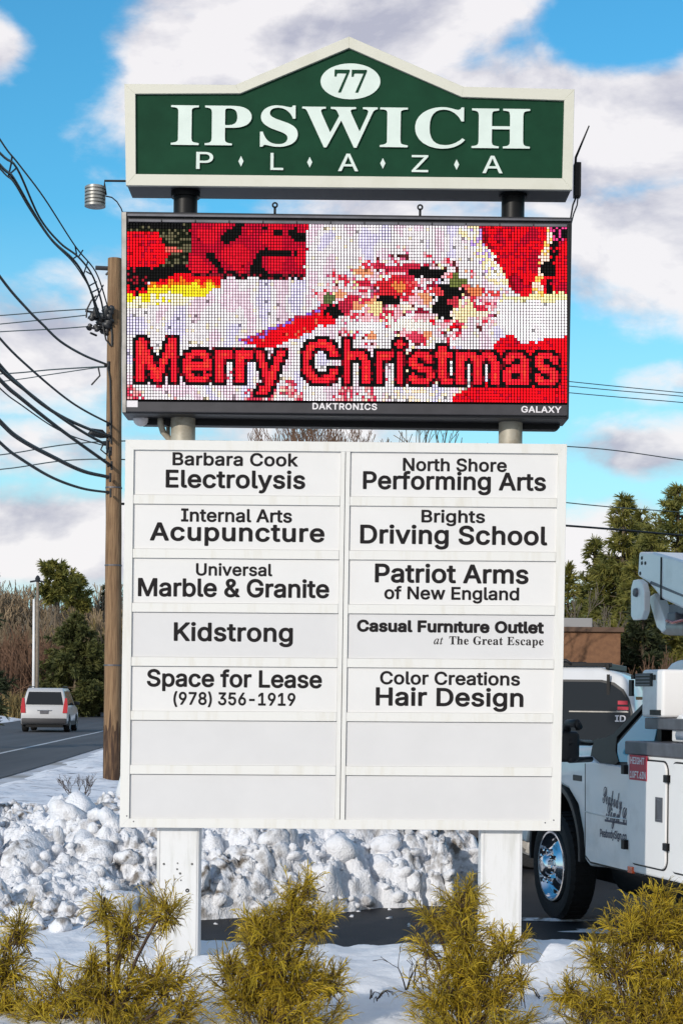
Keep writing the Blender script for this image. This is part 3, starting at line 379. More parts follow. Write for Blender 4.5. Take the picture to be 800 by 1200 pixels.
bs~365~162,-28 198,-29 228,-25 268,-13 293,1 303,8 320,24 335,44 343,59 349,79 352,94 351,122 345,149 338,164 331,174 310,196 286,212 268,220 250,226 168,246 148,253 138,259 131,266 130,272 131,284 133,289 142,299 150,304 160,308 186,312 206,310 220,305 227,302 239,289 252,264 257,259 263,257 273,257 330,270 338,274 342,279 344,284 345,292 337,316 321,344 308,361 290,376 270,388 240,399 216,404 173,405 146,402 118,394 83,377 58,356 48,344 41,334 31,312 26,286 26,259 34,229 48,204 68,184 83,173 126,154 216,133 228,128 238,122 245,114 247,106 246,99 242,89 238,84 228,76 218,72 203,68 183,66 156,69 136,78 122,92 111,119 106,125 98,128 90,128 30,114 23,110 18,104 15,96 16,89 18,76 26,54 33,42 46,25 61,9 83,-6 106,-17 128,-23
bt~227~160,-24 193,-24 218,-18 228,-13 234,-2 234,6 223,58 218,68 210,73 203,75 170,71 163,71 156,73 150,78 147,93 147,306 206,306 213,308 220,313 223,318 225,326 225,383 220,393 216,397 208,400 147,400 147,473 145,480 138,488 128,492 60,492 50,486 44,476 44,400 0,399 -7,395 -13,388 -15,380 -15,323 -10,313 0,307 44,306 44,90 48,58 58,32 67,18 78,6 103,-11 118,-18 133,-21
bu~410~165,-26 198,-26 228,-20 255,-9 275,5 277,2 279,-8 282,-13 288,-18 295,-21 360,-21 370,-16 376,-8 378,0 378,380 375,390 371,394 365,398 358,400 292,400 285,397 278,389 275,380 275,144 273,127 262,102 248,86 228,75 215,72 200,71 172,75 158,84 148,94 142,104 136,122 135,132 135,380 132,390 125,397 118,400 52,400 42,397 38,393 34,387 32,380 32,122 33,104 40,74 45,61 57,37 72,18 85,6 105,-7 128,-18 142,-22
bv~389~159,-20 229,-21 237,-18 244,-10 391,372 392,380 390,387 386,393 382,397 372,400 304,400 296,398 289,392 285,384 204,162 196,137 194,134 104,384 100,392 94,397 86,400 16,400 6,397 -1,390 -4,382 -3,372 144,-8 149,-16
bw~567~134,-20 202,-21 210,-18 217,-10 282,217 285,218 299,164 350,-11 358,-18 368,-21 430,-21 438,-19 443,-16 449,-6 565,372 566,380 565,384 560,394 555,397 548,400 480,400 470,397 462,391 460,384 398,160 382,220 334,390 328,397 318,400 250,400 241,397 236,392 232,384 186,220 170,158 105,390 98,397 88,400 22,400 15,398 9,394 3,384 2,380 3,372 118,-6 124,-16
by~389~84,-166 102,-166 122,-164 141,-158 164,-146 179,-135 193,-120 204,-105 214,-88 224,-66 391,372 392,380 390,387 386,393 382,397 372,400 304,400 296,398 289,392 285,384 194,134 104,384 100,392 94,397 86,400 16,400 6,397 -1,390 -4,382 -3,372 140,0 127,-40 120,-53 112,-63 106,-66 96,-69 64,-65 56,-65 47,-70 42,-78 26,-136 26,-143 28,-148 34,-155 42,-159 62,-164
xC~510~256,-44 280,-45 298,-44 325,-39 352,-31 378,-22 402,-9 435,16 448,27 459,40 474,60 487,83 494,98 503,123 511,158 510,170 505,180 496,190 485,196 472,198 408,198 398,197 385,190 378,183 372,173 368,156 361,140 354,130 342,117 328,106 312,99 292,93 272,91 242,94 225,98 212,103 188,121 173,138 167,148 159,163 149,188 144,218 141,256 146,306 154,336 160,348 172,370 180,379 194,393 212,405 235,414 255,417 272,418 300,414 315,409 328,403 348,386 360,370 367,356 372,334 378,325 388,316 400,311 472,310 482,311 492,315 500,321 505,328 510,338 511,353 504,380 495,410 488,426 465,461 436,493 402,518 378,531 342,544 310,551 268,554 242,553 218,549 195,545 170,535 129,516 109,500 76,470 47,430 35,408 17,366 6,310 3,283 2,256 3,226 6,198 17,146 27,118 47,78 75,38 111,6 130,-7 152,-20 172,-29 195,-36 220,-41
xF~410~54,-38 132,-37 148,-31 154,-25 159,-18 162,-10 163,0 164,182 350,183 360,186 368,190 374,195 379,202 384,218 384,280 381,292 372,305 360,313 348,316 165,316 163,318 163,320 163,410 163,412 165,414 370,414 380,416 388,419 396,425 402,432 406,442 407,452 406,518 403,525 399,532 388,542 380,545 370,547 58,547 48,545 40,541 32,535 27,528 24,520 22,510 22,-2 25,-15 31,-25 42,-34
xO~533~256,-44 290,-44 315,-41 338,-36 362,-28 385,-18 404,-7 420,4 440,20 458,38 472,56 485,76 498,98 509,123 524,173 528,200 531,253 528,308 524,333 516,363 509,386 498,410 485,432 472,452 458,470 440,488 405,516 365,535 340,544 318,549 292,553 268,554 242,553 218,549 195,545 170,535 128,515 95,488 77,470 62,453 47,430 35,408 17,366 6,310 3,283 2,256 3,226 6,198 17,146 27,118 47,78 62,56 76,38 92,22 111,6 130,-7 152,-20 172,-29 195,-36 220,-41|242,93 222,99 195,114 179,130 159,160 149,188 144,218 141,253 143,288 149,320 160,348 172,369 188,388 205,401 232,413 255,417 278,417 310,410 328,402 353,380 369,358 379,336 388,306 390,290 392,273 392,236 390,218 387,200 380,175 369,150 355,131 338,114 312,100 290,93 268,91
xa~389~152,-46 165,-47 205,-42 237,-32 248,-25 260,-34 272,-38 342,-38 355,-33 364,-26 371,-16 374,-6 375,251 373,284 370,298 364,321 348,351 325,379 308,391 288,403 268,411 248,416 195,422 160,420 130,414 110,408 88,398 55,375 35,356 18,331 4,298 3,288 5,278 10,268 18,261 30,255 86,238 68,231 52,222 34,208 18,191 4,168 -1,156 -5,136 -8,108 -5,76 3,48 10,34 25,11 34,1 55,-17 78,-29 105,-40 132,-45|170,83 150,85 134,94 131,98 130,108 132,114 135,116 148,123 180,130 238,138 236,128 232,116 228,108 218,97 198,87|132,251 131,251 132,254 138,266 148,277 155,282 165,287 180,292 202,293 220,289 230,283 233,278 236,268 235,266 172,258
xe~404~188,-46 229,-46 272,-40 296,-32 312,-24 332,-13 354,4 372,23 386,44 397,67 403,87 401,102 394,116 383,124 367,130 384,133 396,141 405,152 409,167 408,230 402,264 388,307 381,322 372,338 356,357 344,370 326,385 304,399 279,410 256,417 242,420 219,422 186,422 166,420 129,409 112,401 94,391 66,369 40,340 21,307 2,252 -2,227 -4,184 -1,147 3,124 14,84 30,52 40,37 66,7 82,-6 99,-17 134,-33 152,-39|209,84 186,87 170,94 160,102 153,110 142,130 144,131 274,131 277,130 263,104 252,94 244,90 232,86 216,84|149,259 148,260 152,266 164,279 179,288 199,292 214,292 226,289 236,286 250,274 260,260
xl~189~119,-40 166,-39 190,-34 198,-31 208,-24 215,-14 218,-4 219,8 207,63 204,70 199,78 190,86 180,91 170,92 153,91 152,93 152,508 150,520 147,528 140,536 133,542 123,546 113,547 48,547 36,543 26,535 18,523 15,510 15,66 21,38 28,20 36,6 47,-7 60,-18 86,-32 103,-37
xn~410~47,-38 120,-37 129,-35 137,-30 143,-25 148,-17 151,-8 152,0 153,242 157,260 168,276 186,287 203,291 228,289 240,283 251,270 256,255 258,232 258,0 259,-10 264,-20 270,-28 278,-33 288,-37 298,-38 366,-37 378,-32 389,-20 394,-10 395,0 395,258 390,292 381,325 366,352 348,376 328,392 316,401 288,413 260,420 240,422 213,422 193,419 176,415 143,401 130,412 118,417 48,417 33,411 26,405 20,399 17,390 15,380 15,-2 18,-15 24,-25 36,-34
xr~259~47,-38 113,-38 123,-37 130,-34 138,-29 145,-22 149,-15 152,0 152,242 153,250 156,260 161,268 173,279 178,282 188,285 208,288 240,284 250,285 266,291 276,302 279,310 281,320 281,390 277,400 273,408 266,415 258,419 246,422 213,423 186,421 158,413 140,405 128,413 116,417 48,417 38,414 30,410 23,402 19,395 15,380 15,-2 18,-15 24,-25 36,-34
xs~365~161,-46 198,-46 234,-42 274,-30 303,-13 314,-6 334,13 351,37 360,54 366,77 369,92 369,110 365,140 360,157 353,172 346,183 334,197 318,211 294,227 270,237 274,240 336,254 344,257 352,264 360,277 362,290 361,300 352,324 346,337 328,363 318,374 301,389 281,401 258,411 244,416 216,421 174,422 141,418 111,410 75,392 61,382 45,367 28,344 15,317 9,290 10,252 18,222 32,197 46,180 69,162 101,145 104,144 100,144 98,147 96,145 86,144 26,131 16,126 8,120 0,107 -2,92 2,72 11,47 18,33 34,12 52,-6 74,-21 98,-33 124,-40|168,84 154,88 146,91 140,97 136,102 126,127 121,134 114,140 208,117 226,110 229,104 228,99 226,96 216,90 198,85 181,83|246,244 164,265 148,272 147,274 147,280 151,284 158,289 171,293 188,295 201,294 214,290 225,280 236,257 241,250 248,244
xt~227~159,-42 196,-41 228,-33 236,-28 243,-22 247,-14 251,-4 250,8 239,64 236,71 231,79 222,86 211,91 198,92 166,88 164,94 164,286 166,289 206,289 214,290 226,296 234,304 240,314 242,324 241,386 238,395 234,403 226,410 218,414 206,417 166,417 164,418 163,478 157,494 146,503 138,507 128,509 58,508 48,505 41,500 34,494 29,484 27,471 27,418 24,417 1,417 -9,414 -21,406 -28,396 -32,381 -32,321 -26,306 -19,298 -12,294 1,289 27,288 27,91 31,56 36,38 43,24 54,7 66,-6 94,-26 116,-35 134,-39
xu~410~164,-42 198,-43 216,-40 236,-36 266,-23 268,-23 280,-34 293,-38 360,-38 370,-36 380,-30 388,-22 392,-15 395,0 395,380 393,390 389,400 382,408 373,413 358,417 290,417 283,415 274,410 268,405 263,398 260,390 258,380 258,145 256,132 247,110 236,98 223,91 213,89 200,88 183,90 170,96 166,100 159,110 153,125 152,135 152,380 150,390 147,398 142,405 136,410 120,416 53,417 43,416 33,411 25,405 19,395 15,380 15,122 17,102 24,70 29,55 43,28 60,6 73,-6 88,-17 120,-33 138,-38
xı~167~47,-38 116,-38 126,-36 136,-31 143,-25 149,-15 152,-5 152,382 148,395 142,405 132,412 120,416 53,417 43,416 33,411 25,405 19,395 15,385 15,-2 18,-15 24,-25 36,-34
s7~375~110,-2 168,-3 171,0 355,445 356,480 354,482 35,483 32,482 30,480 27,340 28,337 30,335 70,335 72,337 79,382 87,395 95,400 115,403 284,402 109,2 108,0
sC~468~246,-14 258,-14 298,-11 334,-3 366,11 396,30 424,54 450,89 431,107 428,109 426,108 406,84 368,54 344,41 318,32 304,29 278,27 238,32 204,49 179,76 162,114 150,164 147,226 150,292 160,346 176,386 201,417 229,434 264,440 281,439 298,436 326,425 354,405 378,379 390,362 401,344 417,306 421,305 438,305 440,309 440,464 438,468 418,468 416,466 411,452 406,445 396,440 388,438 368,443 328,457 294,466 276,468 236,468 196,461 176,455 136,437 106,416 90,402 76,385 54,354 37,316 31,294 24,252 23,226 26,184 36,142 53,104 63,86 88,54 102,42 134,19 154,7 194,-6 214,-10
sE~442~13,-2 402,-3 404,-2 433,142 432,146 409,145 389,105 369,78 362,70 342,55 324,46 302,38 276,33 246,31 206,32 194,37 191,40 188,48 186,60 186,218 196,219 216,217 234,212 252,204 266,188 277,162 283,132 284,118 286,115 304,115 306,117 307,120 307,345 304,348 286,348 278,312 270,290 258,272 249,264 242,259 219,251 206,249 186,249 186,388 189,418 194,422 202,425 254,427 276,425 294,421 312,417 326,411 349,395 358,385 366,372 372,355 381,318 399,317 402,320 402,455 400,458 16,458 14,457 13,455 14,437 44,432 50,430 56,426 64,418 69,405 71,395 72,380 72,68 67,42 63,35 56,29 49,25 42,23 26,20 14,20 12,18 11,0
sG~508~256,-12 298,-12 330,-9 388,4 418,14 448,27 449,30 449,138 452,155 456,165 466,173 473,176 502,180 503,198 502,200 498,201 273,200 272,198 273,180 308,176 323,171 334,160 338,145 340,128 340,72 337,48 330,35 323,27 313,21 298,17 276,16 256,17 238,22 223,28 207,40 195,52 183,68 173,88 164,110 157,135 150,192 149,228 152,292 162,348 179,388 203,417 230,434 266,440 278,440 308,433 336,419 356,403 379,378 388,365 401,342 418,306 438,305 440,308 440,310 440,465 438,468 418,468 403,445 398,441 390,439 370,444 350,451 313,462 293,466 276,468 236,468 196,461 176,455 138,438 105,415 78,388 67,372 54,352 45,335 33,298 28,275 25,252 25,205 32,160 45,120 55,100 76,70 91,52 120,29 140,16 160,7 198,-6 223,-10
sH~523~14,-2 243,-2 245,0 245,18 242,20 222,23 205,28 193,38 188,50 185,70 185,218 188,218 338,218 339,82 336,50 331,38 322,30 310,24 280,19 279,15 280,-2 282,-3 508,-2 510,0 510,18 508,20 495,21 478,25 472,28 460,39 455,52 452,82 452,378 455,405 459,418 468,426 480,431 508,436 510,438 510,455 508,458 282,458 280,457 279,455 280,437 320,429 327,425 333,418 339,378 339,258 338,254 188,254 185,255 185,385 188,410 191,418 195,422 202,428 242,436 245,438 245,455 243,458 15,458 13,455 14,438 15,436 42,431 56,425 65,415 70,398 72,378 72,82 69,52 63,38 50,27 28,21 15,20 12,18 12,0
sI~261~12,-2 246,-3 248,-2 249,0 248,19 206,30 198,35 191,42 186,78 187,402 191,418 195,422 203,428 208,430 223,434 246,436 247,440 247,455 246,458 13,458 10,456 10,437 13,436 36,434 46,432 56,428 64,422 68,415 72,395 71,58 67,45 58,34 40,26 13,20 10,18 10,0
sP~418~14,-2 243,-2 245,0 245,18 242,20 222,23 205,28 193,38 188,50 185,70 185,202 268,203 292,206 315,211 335,218 352,227 369,238 382,250 400,278 407,295 411,312 412,332 410,358 402,380 392,400 377,418 358,432 338,443 308,452 288,455 240,458 15,458 13,455 14,438 15,436 42,431 56,425 65,415 70,398 72,378 72,82 69,52 63,38 50,27 28,21 15,20 12,18 12,0|185,235 185,402 188,415 190,420 195,424 210,428 230,427 250,422 266,412 272,405 281,388 285,375 289,345 289,312 284,285 280,272 275,262 270,255 255,244 242,238 218,233 188,233
sS~390~42,-14 63,-13 73,6 80,9 98,6 158,-11 208,-13 240,-9 270,0 293,11 306,18 316,26 333,44 342,56 353,79 360,104 362,119 362,144 360,164 356,182 344,206 326,229 300,250 280,263 253,276 180,310 160,322 146,333 139,339 129,352 124,364 123,374 123,389 130,411 140,422 150,431 158,435 176,440 196,442 220,438 237,432 256,420 264,414 283,394 297,374 302,364 312,342 320,316 340,316 342,319 342,464 340,469 320,469 318,468 313,454 308,450 303,448 290,449 230,464 186,469 170,469 148,465 133,461 113,451 96,440 78,423 66,406 54,382 51,372 47,346 47,319 53,289 67,262 86,239 98,228 126,207 143,197 223,158 238,149 251,139 263,127 270,116 274,104 276,89 273,69 266,52 256,39 240,27 228,22 208,18 180,19 163,22 138,32 125,42 113,52 95,76 86,94 71,134 65,159 63,161 43,161 40,159 40,156 40,-11
sT~423~91,-2 329,-2 331,0 331,18 328,20 306,22 284,28 278,32 274,38 268,58 266,82 266,430 304,427 331,418 354,402 373,380 384,350 392,315 411,314 413,318 413,455 411,458 11,458 8,456 8,320 8,317 11,315 31,316 38,350 49,378 60,392 76,408 91,418 116,427 148,430 151,430 153,428 153,82 151,60 147,42 136,30 128,26 121,24 91,20 89,18 89,15 89,0
sW~611~170,-14 190,-14 193,-11 315,298 318,296 425,-11 428,-14 448,-14 586,402 596,419 604,426 610,431 625,436 627,439 626,456 622,458 505,458 500,456 500,439 502,436 522,433 534,429 542,422 546,406 538,369 475,179 472,180 402,385 396,412 397,419 400,424 405,429 415,433 440,436 442,439 441,456 438,458 228,458 226,454 226,439 227,436 260,430 269,424 275,416 281,404 298,354 225,166 222,164 151,374 143,409 144,419 151,429 162,434 183,436 184,439 184,456 180,458 -15,458 -18,457 -18,438 -15,436 -2,434 10,428 19,416 27,399
sa~344~247,-12 270,-12 295,-4 320,14 332,28 323,42 320,45 302,37 298,40 298,42 296,62 295,228 293,245 283,272 274,285 265,294 254,302 240,310 222,315 188,321 150,321 125,319 95,311 75,302 60,292 47,280 37,268 32,252 30,242 31,222 36,210 46,198 62,189 82,188 90,189 105,195 112,200 119,208 123,215 126,225 126,235 122,248 108,274 108,280 115,286 122,290 148,293 162,291 175,288 185,280 192,266 196,240 196,192 142,176 98,158 62,139 47,128 37,118 28,105 22,92 18,78 17,62 19,42 26,25 38,9 53,-2 65,-7 95,-12 118,-11 135,-6 152,-1 185,18 198,29 205,9 215,-2 225,-8 238,-12|148,37 142,38 134,42 129,48 125,57 122,70 121,82 123,105 130,122 141,138 155,148 175,159 195,165 196,162 196,65 185,52 172,44 152,38
sc~293~149,-12 182,-11 206,-5 229,6 251,20 270,38 288,60 286,63 272,75 269,74 249,56 226,45 216,42 204,41 192,42 179,45 159,57 148,68 140,78 132,90 125,108 121,125 116,165 115,188 117,220 121,248 128,265 142,284 154,291 169,294 184,291 191,285 194,278 193,250 194,235 203,215 214,206 224,202 242,201 249,202 259,206 268,212 273,218 278,228 280,240 280,258 274,275 267,285 259,294 242,308 219,317 204,320 174,322 144,320 106,307 82,291 61,272 46,252 38,240 26,212 19,182 16,150 18,118 29,80 47,45 66,23 96,1 119,-8 132,-11
se~301~138,-12 154,-13 182,-11 206,-4 229,8 250,25 269,45 288,72 286,76 273,88 269,89 247,65 234,55 224,50 199,45 176,49 156,58 140,75 130,98 123,130 120,160 122,163 282,163 286,165 285,195 282,218 271,252 262,268 251,282 239,294 226,303 209,312 194,317 176,320 144,321 119,316 96,307 85,300 75,292 56,275 41,252 29,228 18,188 16,158 18,122 25,92 42,53 48,42 63,25 84,7 106,-4 116,-8|119,195 120,232 124,255 130,272 139,284 149,291 162,294 174,292 179,290 188,280 193,270 195,260 198,240 198,198 197,195
sh~381~17,-2 181,-2 183,0 183,18 180,19 168,20 159,25 155,30 151,42 151,232 159,245 173,258 186,265 203,268 216,266 224,260 228,252 231,240 232,225 232,58 229,35 225,28 216,21 199,18 199,0 200,-2 363,-3 366,0 366,18 363,19 353,20 342,25 337,32 334,42 333,58 333,212 331,245 324,272 310,295 293,309 270,318 243,321 223,320 208,316 190,309 173,297 153,278 151,282 151,455 148,458 20,458 18,458 16,455 16,440 18,438 38,432 45,425 49,410 49,42 45,32 40,25 30,20 18,19 15,18 15,0
sp~371~16,-142 198,-142 200,-139 200,-121 167,-115 163,-112 156,-102 151,-56 151,21 152,22 157,16 169,6 194,-8 212,-12 227,-13 250,-11 262,-8 284,3 302,17 325,46 342,84 349,114 353,161 349,204 338,241 320,276 303,294 284,308 264,317 254,320 242,321 230,322 212,320 194,316 180,308 164,297 147,275 146,308 144,312 20,313 16,311 16,294 34,288 42,284 47,274 49,261 49,-62 47,-99 44,-109 37,-116 30,-119 17,-121 14,-123 14,-139|184,33 168,41 157,56 151,68 151,234 164,256 172,264 182,271 190,274 200,275 217,272 229,264 234,255 242,236 247,208 249,174 250,154 248,118 244,84 237,61 227,45 220,38 204,32 194,31
sr~287~17,-2 198,-2 200,0 199,18 198,19 173,22 161,28 156,32 153,42 152,50 152,200 155,220 160,233 168,245 180,255 190,257 196,256 200,252 221,228 233,221 248,219 266,222 273,226 280,232 285,238 290,248 292,260 292,275 289,288 283,300 276,307 265,315 250,320 226,321 208,316 200,313 177,298 157,275 150,265 149,270 149,310 147,312 20,312 18,310 17,292 18,291 36,288 42,285 47,278 49,268 49,45 47,35 40,25 33,22 18,19 15,18 15,0
ss~288~139,-12 166,-12 181,-10 194,-6 208,0 231,17 240,28 253,50 257,65 259,78 260,108 256,128 253,138 238,160 224,174 206,185 136,220 125,228 117,235 110,245 108,255 109,268 112,275 117,282 128,290 144,293 158,293 166,291 181,285 201,268 214,250 226,220 246,220 247,222 247,318 246,321 244,322 228,321 223,312 216,308 206,309 166,319 141,322 111,319 98,315 74,302 64,294 56,285 46,270 37,248 35,232 34,210 38,192 51,168 66,152 84,139 154,103 174,90 180,82 186,73 188,68 189,52 187,42 184,37 176,28 168,24 156,19 148,18 131,18 121,20 106,28 96,35 88,42 75,58 64,80 54,108 36,108 33,105 33,-10 36,-12 51,-12 54,-10 56,-4 60,0 66,4 74,6 86,3 108,-6
st~228~108,-12 125,-12 145,-10 165,-4 183,6 201,24 213,41 225,66 222,69 208,78 205,78 198,64 187,51 180,46 170,43 160,45 153,51 151,56 147,84 147,276 208,276 210,277 211,278 211,308 210,312 208,313 147,314 147,424 145,427 127,426 110,400 95,381 17,301 18,278 20,276 45,276 45,71 48,44 53,26 58,16 70,2 80,-4
ta~342~39,-12 52,-12 74,-9 100,4 120,18 133,31 157,59 177,88 166,44 164,24 165,14 168,4 173,-4 179,-9 197,-12 210,-10 224,-3 244,11 260,25 277,44 295,71 295,74 293,76 282,84 280,83 259,58 243,44 237,40 232,39 227,40 226,44 235,88 295,306 296,308 294,312 292,313 240,313 237,310 232,294 227,302 220,310 207,316 197,319 182,320 167,319 150,315 134,310 120,302 102,290 72,262 46,231 24,196 14,176 1,141 -8,101 -11,66 -9,44 -7,31 4,8 19,-4|74,38 67,42 60,51 57,74 62,121 78,174 92,210 107,237 117,251 134,272 144,280 157,288 174,294 192,294 201,291 207,285 212,276 214,268 215,248 213,231 209,211 203,191 191,161 182,144 150,91 132,68 119,56 102,43 87,37
tt~187~28,-12 50,-10 68,-4 82,6 102,24 119,41 137,66 137,71 128,81 125,83 122,83 100,56 82,39 75,36 68,35 65,38 64,44 70,78 122,277 125,279 178,279 180,281 187,304 186,306 182,308 132,308 155,391 155,394 152,396 135,396 132,394 115,368 99,348 79,328 60,316 42,307 22,301 18,298 15,284 18,279 61,278 -2,44 -3,26 0,6 6,-2 12,-7 22,-11
cC~468~280,-8 306,-8 334,-4 364,5 382,13 406,28 422,40 437,55 452,75 459,92 461,102 463,115 461,135 452,155 444,164 424,176 412,179 394,181 366,178 352,173 342,168 326,159 314,148 304,135 294,113 291,98 291,80 293,72 302,61 309,58 314,57 320,60 326,70 332,102 340,120 349,133 356,140 374,151 392,155 412,153 419,150 426,144 433,132 435,120 434,105 428,88 419,75 399,55 392,49 369,35 346,25 332,21 314,18 299,17 284,19 269,24 258,32 252,41 247,52 246,72 250,98 261,130 279,162 319,172 346,181 375,192 412,212 436,226 460,242 489,265 516,292 534,315 546,332 556,362 556,378 551,392 544,404 532,413 524,417 509,421 499,422 469,421 426,409 379,385 319,344 264,295 232,260 212,236 195,212 176,181 156,188 148,195 142,205 138,218 137,238 141,258 149,275 166,304 180,320 206,347 216,355 239,369 262,381 294,393 306,395 336,397 349,400 353,402 355,408 356,410 354,415 349,420 342,422 324,424 294,424 274,422 256,418 219,406 202,399 186,391 154,370 129,347 108,320 95,295 89,278 86,250 88,225 97,202 107,188 122,175 144,164 166,158 157,122 156,98 161,75 168,58 187,32 206,17 224,7 246,-2|299,192 312,215 349,268 389,317 409,338 429,358 462,385 474,393 486,397 494,399 502,396 505,390 505,380 502,368 496,352 482,328 456,297 406,251 386,235 346,211 319,199
cP~462~154,-8 178,-8 198,-6 234,1 251,7 266,13 296,30 325,52 338,64 362,92 374,107 391,139 406,173 454,183 486,194 498,199 524,213 548,232 565,249 577,269 584,286 588,309 585,326 582,339 576,352 564,368 545,384 571,392 588,400 591,404 588,411 584,414 578,414 548,411 514,403 481,414 448,421 431,423 411,424 388,423 364,421 341,417 316,412 294,405 254,390 226,376 201,361 167,334 151,317 137,299 124,272 119,252 122,222 125,214 135,199 144,192 153,186 181,177 206,175 221,176 246,181 258,185 278,195 298,211 318,232 331,253 345,289 349,316 348,352 345,364 341,369 336,371 328,368 323,359 315,326 301,294 281,264 263,244 244,228 221,215 196,207 181,207 164,213 151,226 147,239 147,244 148,254 152,266 165,292 186,316 203,332 234,353 251,363 306,384 328,389 351,393 388,398 426,398 444,397 483,386 455,372 424,347 391,315 361,277 335,236 311,192 276,181 244,168 229,156 228,149 230,144 232,142 238,140 296,159 278,122 255,82 244,66 231,53 220,42 208,33 184,21 168,18 148,17 141,18 126,23 114,32 108,38 105,46 108,55 128,59 144,65 156,73 163,84 166,96 165,106 159,119 148,129 126,137 116,137 98,135 91,133 76,124 68,119 62,112 54,99 50,89 48,72 49,59 52,49 57,39 63,29 81,12 101,2 128,-6|418,203 418,206 424,222 447,279 463,314 479,339 494,358 506,368 509,364 511,356 513,344 513,326 507,296 498,276 477,244 461,228 454,221 438,211
cS~418~131,-8 158,-8 191,-3 221,7 236,14 268,33 296,53 308,65 335,94 356,126 373,156 381,174 398,181 448,208 480,229 516,260 537,284 553,306 559,319 568,342 570,364 570,374 564,392 553,406 540,416 526,422 508,424 488,422 468,416 456,410 436,398 414,382 380,352 351,317 331,289 296,230 274,181 248,186 233,194 220,206 212,222 210,229 208,246 210,266 215,286 227,312 238,329 258,350 268,358 291,372 314,384 336,391 376,396 404,395 408,397 413,399 416,404 414,414 411,418 404,421 366,423 311,418 291,414 256,402 241,394 211,375 186,354 176,342 161,319 155,304 151,292 148,266 151,239 162,214 171,202 193,182 206,173 221,166 236,161 263,156 255,136 234,96 211,64 191,44 179,34 154,22 141,19 128,18 114,19 94,26 81,34 76,40 75,44 78,54 81,56 114,62 126,69 135,82 139,89 140,99 138,112 131,123 124,130 104,138 88,140 71,138 54,132 38,121 32,114 23,99 20,89 18,72 22,52 27,39 41,21 61,7 76,1 106,-6|391,208 407,259 427,309 438,332 457,362 468,376 478,384 496,396 506,397 516,394 519,392 523,382 524,372 523,362 513,334 496,304 470,272 438,241 419,226
ca~355~207,-8 228,-7 245,0 262,8 295,30 317,49 328,60 327,64 325,66 315,77 310,79 262,41 248,35 245,36 250,49 325,204 325,209 322,211 245,207 235,188 229,196 220,203 210,208 200,210 188,211 168,209 138,202 118,193 98,182 78,167 60,152 48,138 35,122 24,104 19,92 14,74 12,59 14,39 20,24 25,17 40,3 55,-4 72,-8 100,-7 115,-2 130,4 145,14 162,30 165,27 167,19 172,9 180,1 192,-6|98,16 90,20 87,26 86,32 88,42 94,62 115,102 143,142 175,174 192,184 200,184 208,181 215,172 216,162 214,154 206,134 170,75 151,52 134,34 112,20
cb~322~87,-8 113,-7 130,-3 153,5 176,16 213,44 230,44 243,46 263,52 282,62 303,79 303,84 293,96 290,98 287,96 258,76 246,71 242,72 257,86 274,114 281,132 285,149 287,169 286,182 283,192 277,202 270,208 250,214 238,212 226,205 210,192 201,179 189,159 182,142 177,109 179,89 183,72 189,59 176,48 148,31 118,21 108,25 105,32 105,36 111,54 127,86 310,392 310,396 308,398 220,389 218,387 98,199 74,169 31,129 31,124 43,110 46,109 48,110 60,121 63,122 44,86 34,56 33,36 39,19 48,6 60,-3 76,-7|213,76 209,86 207,99 212,132 222,149 227,154 233,158 240,157 246,152 248,142 248,136 244,122 234,102
cd~406~75,-8 102,-7 120,-2 135,5 148,13 170,33 175,20 181,10 190,2 198,-2 212,-7 222,-8 238,-8 252,-4 280,10 337,60 338,62 337,65 323,78 320,79 317,78 270,36 252,26 245,26 243,28 243,30 252,50 440,390 442,395 440,397 352,389 242,188 227,202 215,208 190,211 160,208 120,193 100,182 72,163 48,140 35,125 19,98 14,80 12,62 14,42 17,32 21,25 28,16 34,10 50,-1|102,17 95,19 90,25 90,45 104,75 125,108 153,142 182,173 198,182 208,185 218,181 220,178 222,168 219,152 212,135 199,110 167,65 132,31 120,22 110,18
ce~276~94,-8 102,-9 135,-5 172,9 208,29 232,49 243,59 244,62 243,64 232,76 228,79 192,51 172,38 152,28 132,23 108,19 95,22 91,24 89,29 92,46 100,65 138,74 173,86 192,96 210,108 225,120 234,132 240,141 244,154 243,174 233,192 220,201 205,208 190,211 182,211 155,208 125,198 88,177 68,162 43,139 20,109 9,84 7,66 10,46 20,29 33,14 45,6 65,-3|112,91 113,94 135,134 161,169 175,180 180,182 185,181 188,179 190,174 190,159 187,149 178,133 168,121 158,112 145,104 131,96
cg~354~-7,-202 27,-201 44,-196 62,-188 80,-178 95,-166 130,-131 162,-88 213,-4 284,33 317,60 318,64 316,66 304,77 300,79 260,49 236,38 330,206 331,211 330,213 327,214 244,207 241,206 232,190 230,191 226,196 220,202 207,208 184,211 154,208 124,198 104,188 84,175 67,162 50,146 37,131 19,104 12,86 10,76 8,58 10,41 16,26 20,18 33,6 42,1 52,-4 70,-8 80,-8 100,-5 127,6 130,6 124,-2 70,-22 20,-46 -17,-69 -46,-96 -61,-122 -66,-146 -63,-164 -53,-180 -39,-192 -23,-199|0,-174 -8,-172 -11,-169 -13,-164 -15,-159 -14,-142 -11,-129 -6,-119 9,-96 31,-76 47,-65 80,-48 107,-38 75,-96 47,-142 22,-168 10,-174|87,16 84,17 80,21 80,28 82,36 89,51 115,94 146,136 180,174 194,184 202,184 207,181 210,176 210,166 205,151 189,118 156,66 144,51 122,29 112,22 100,17
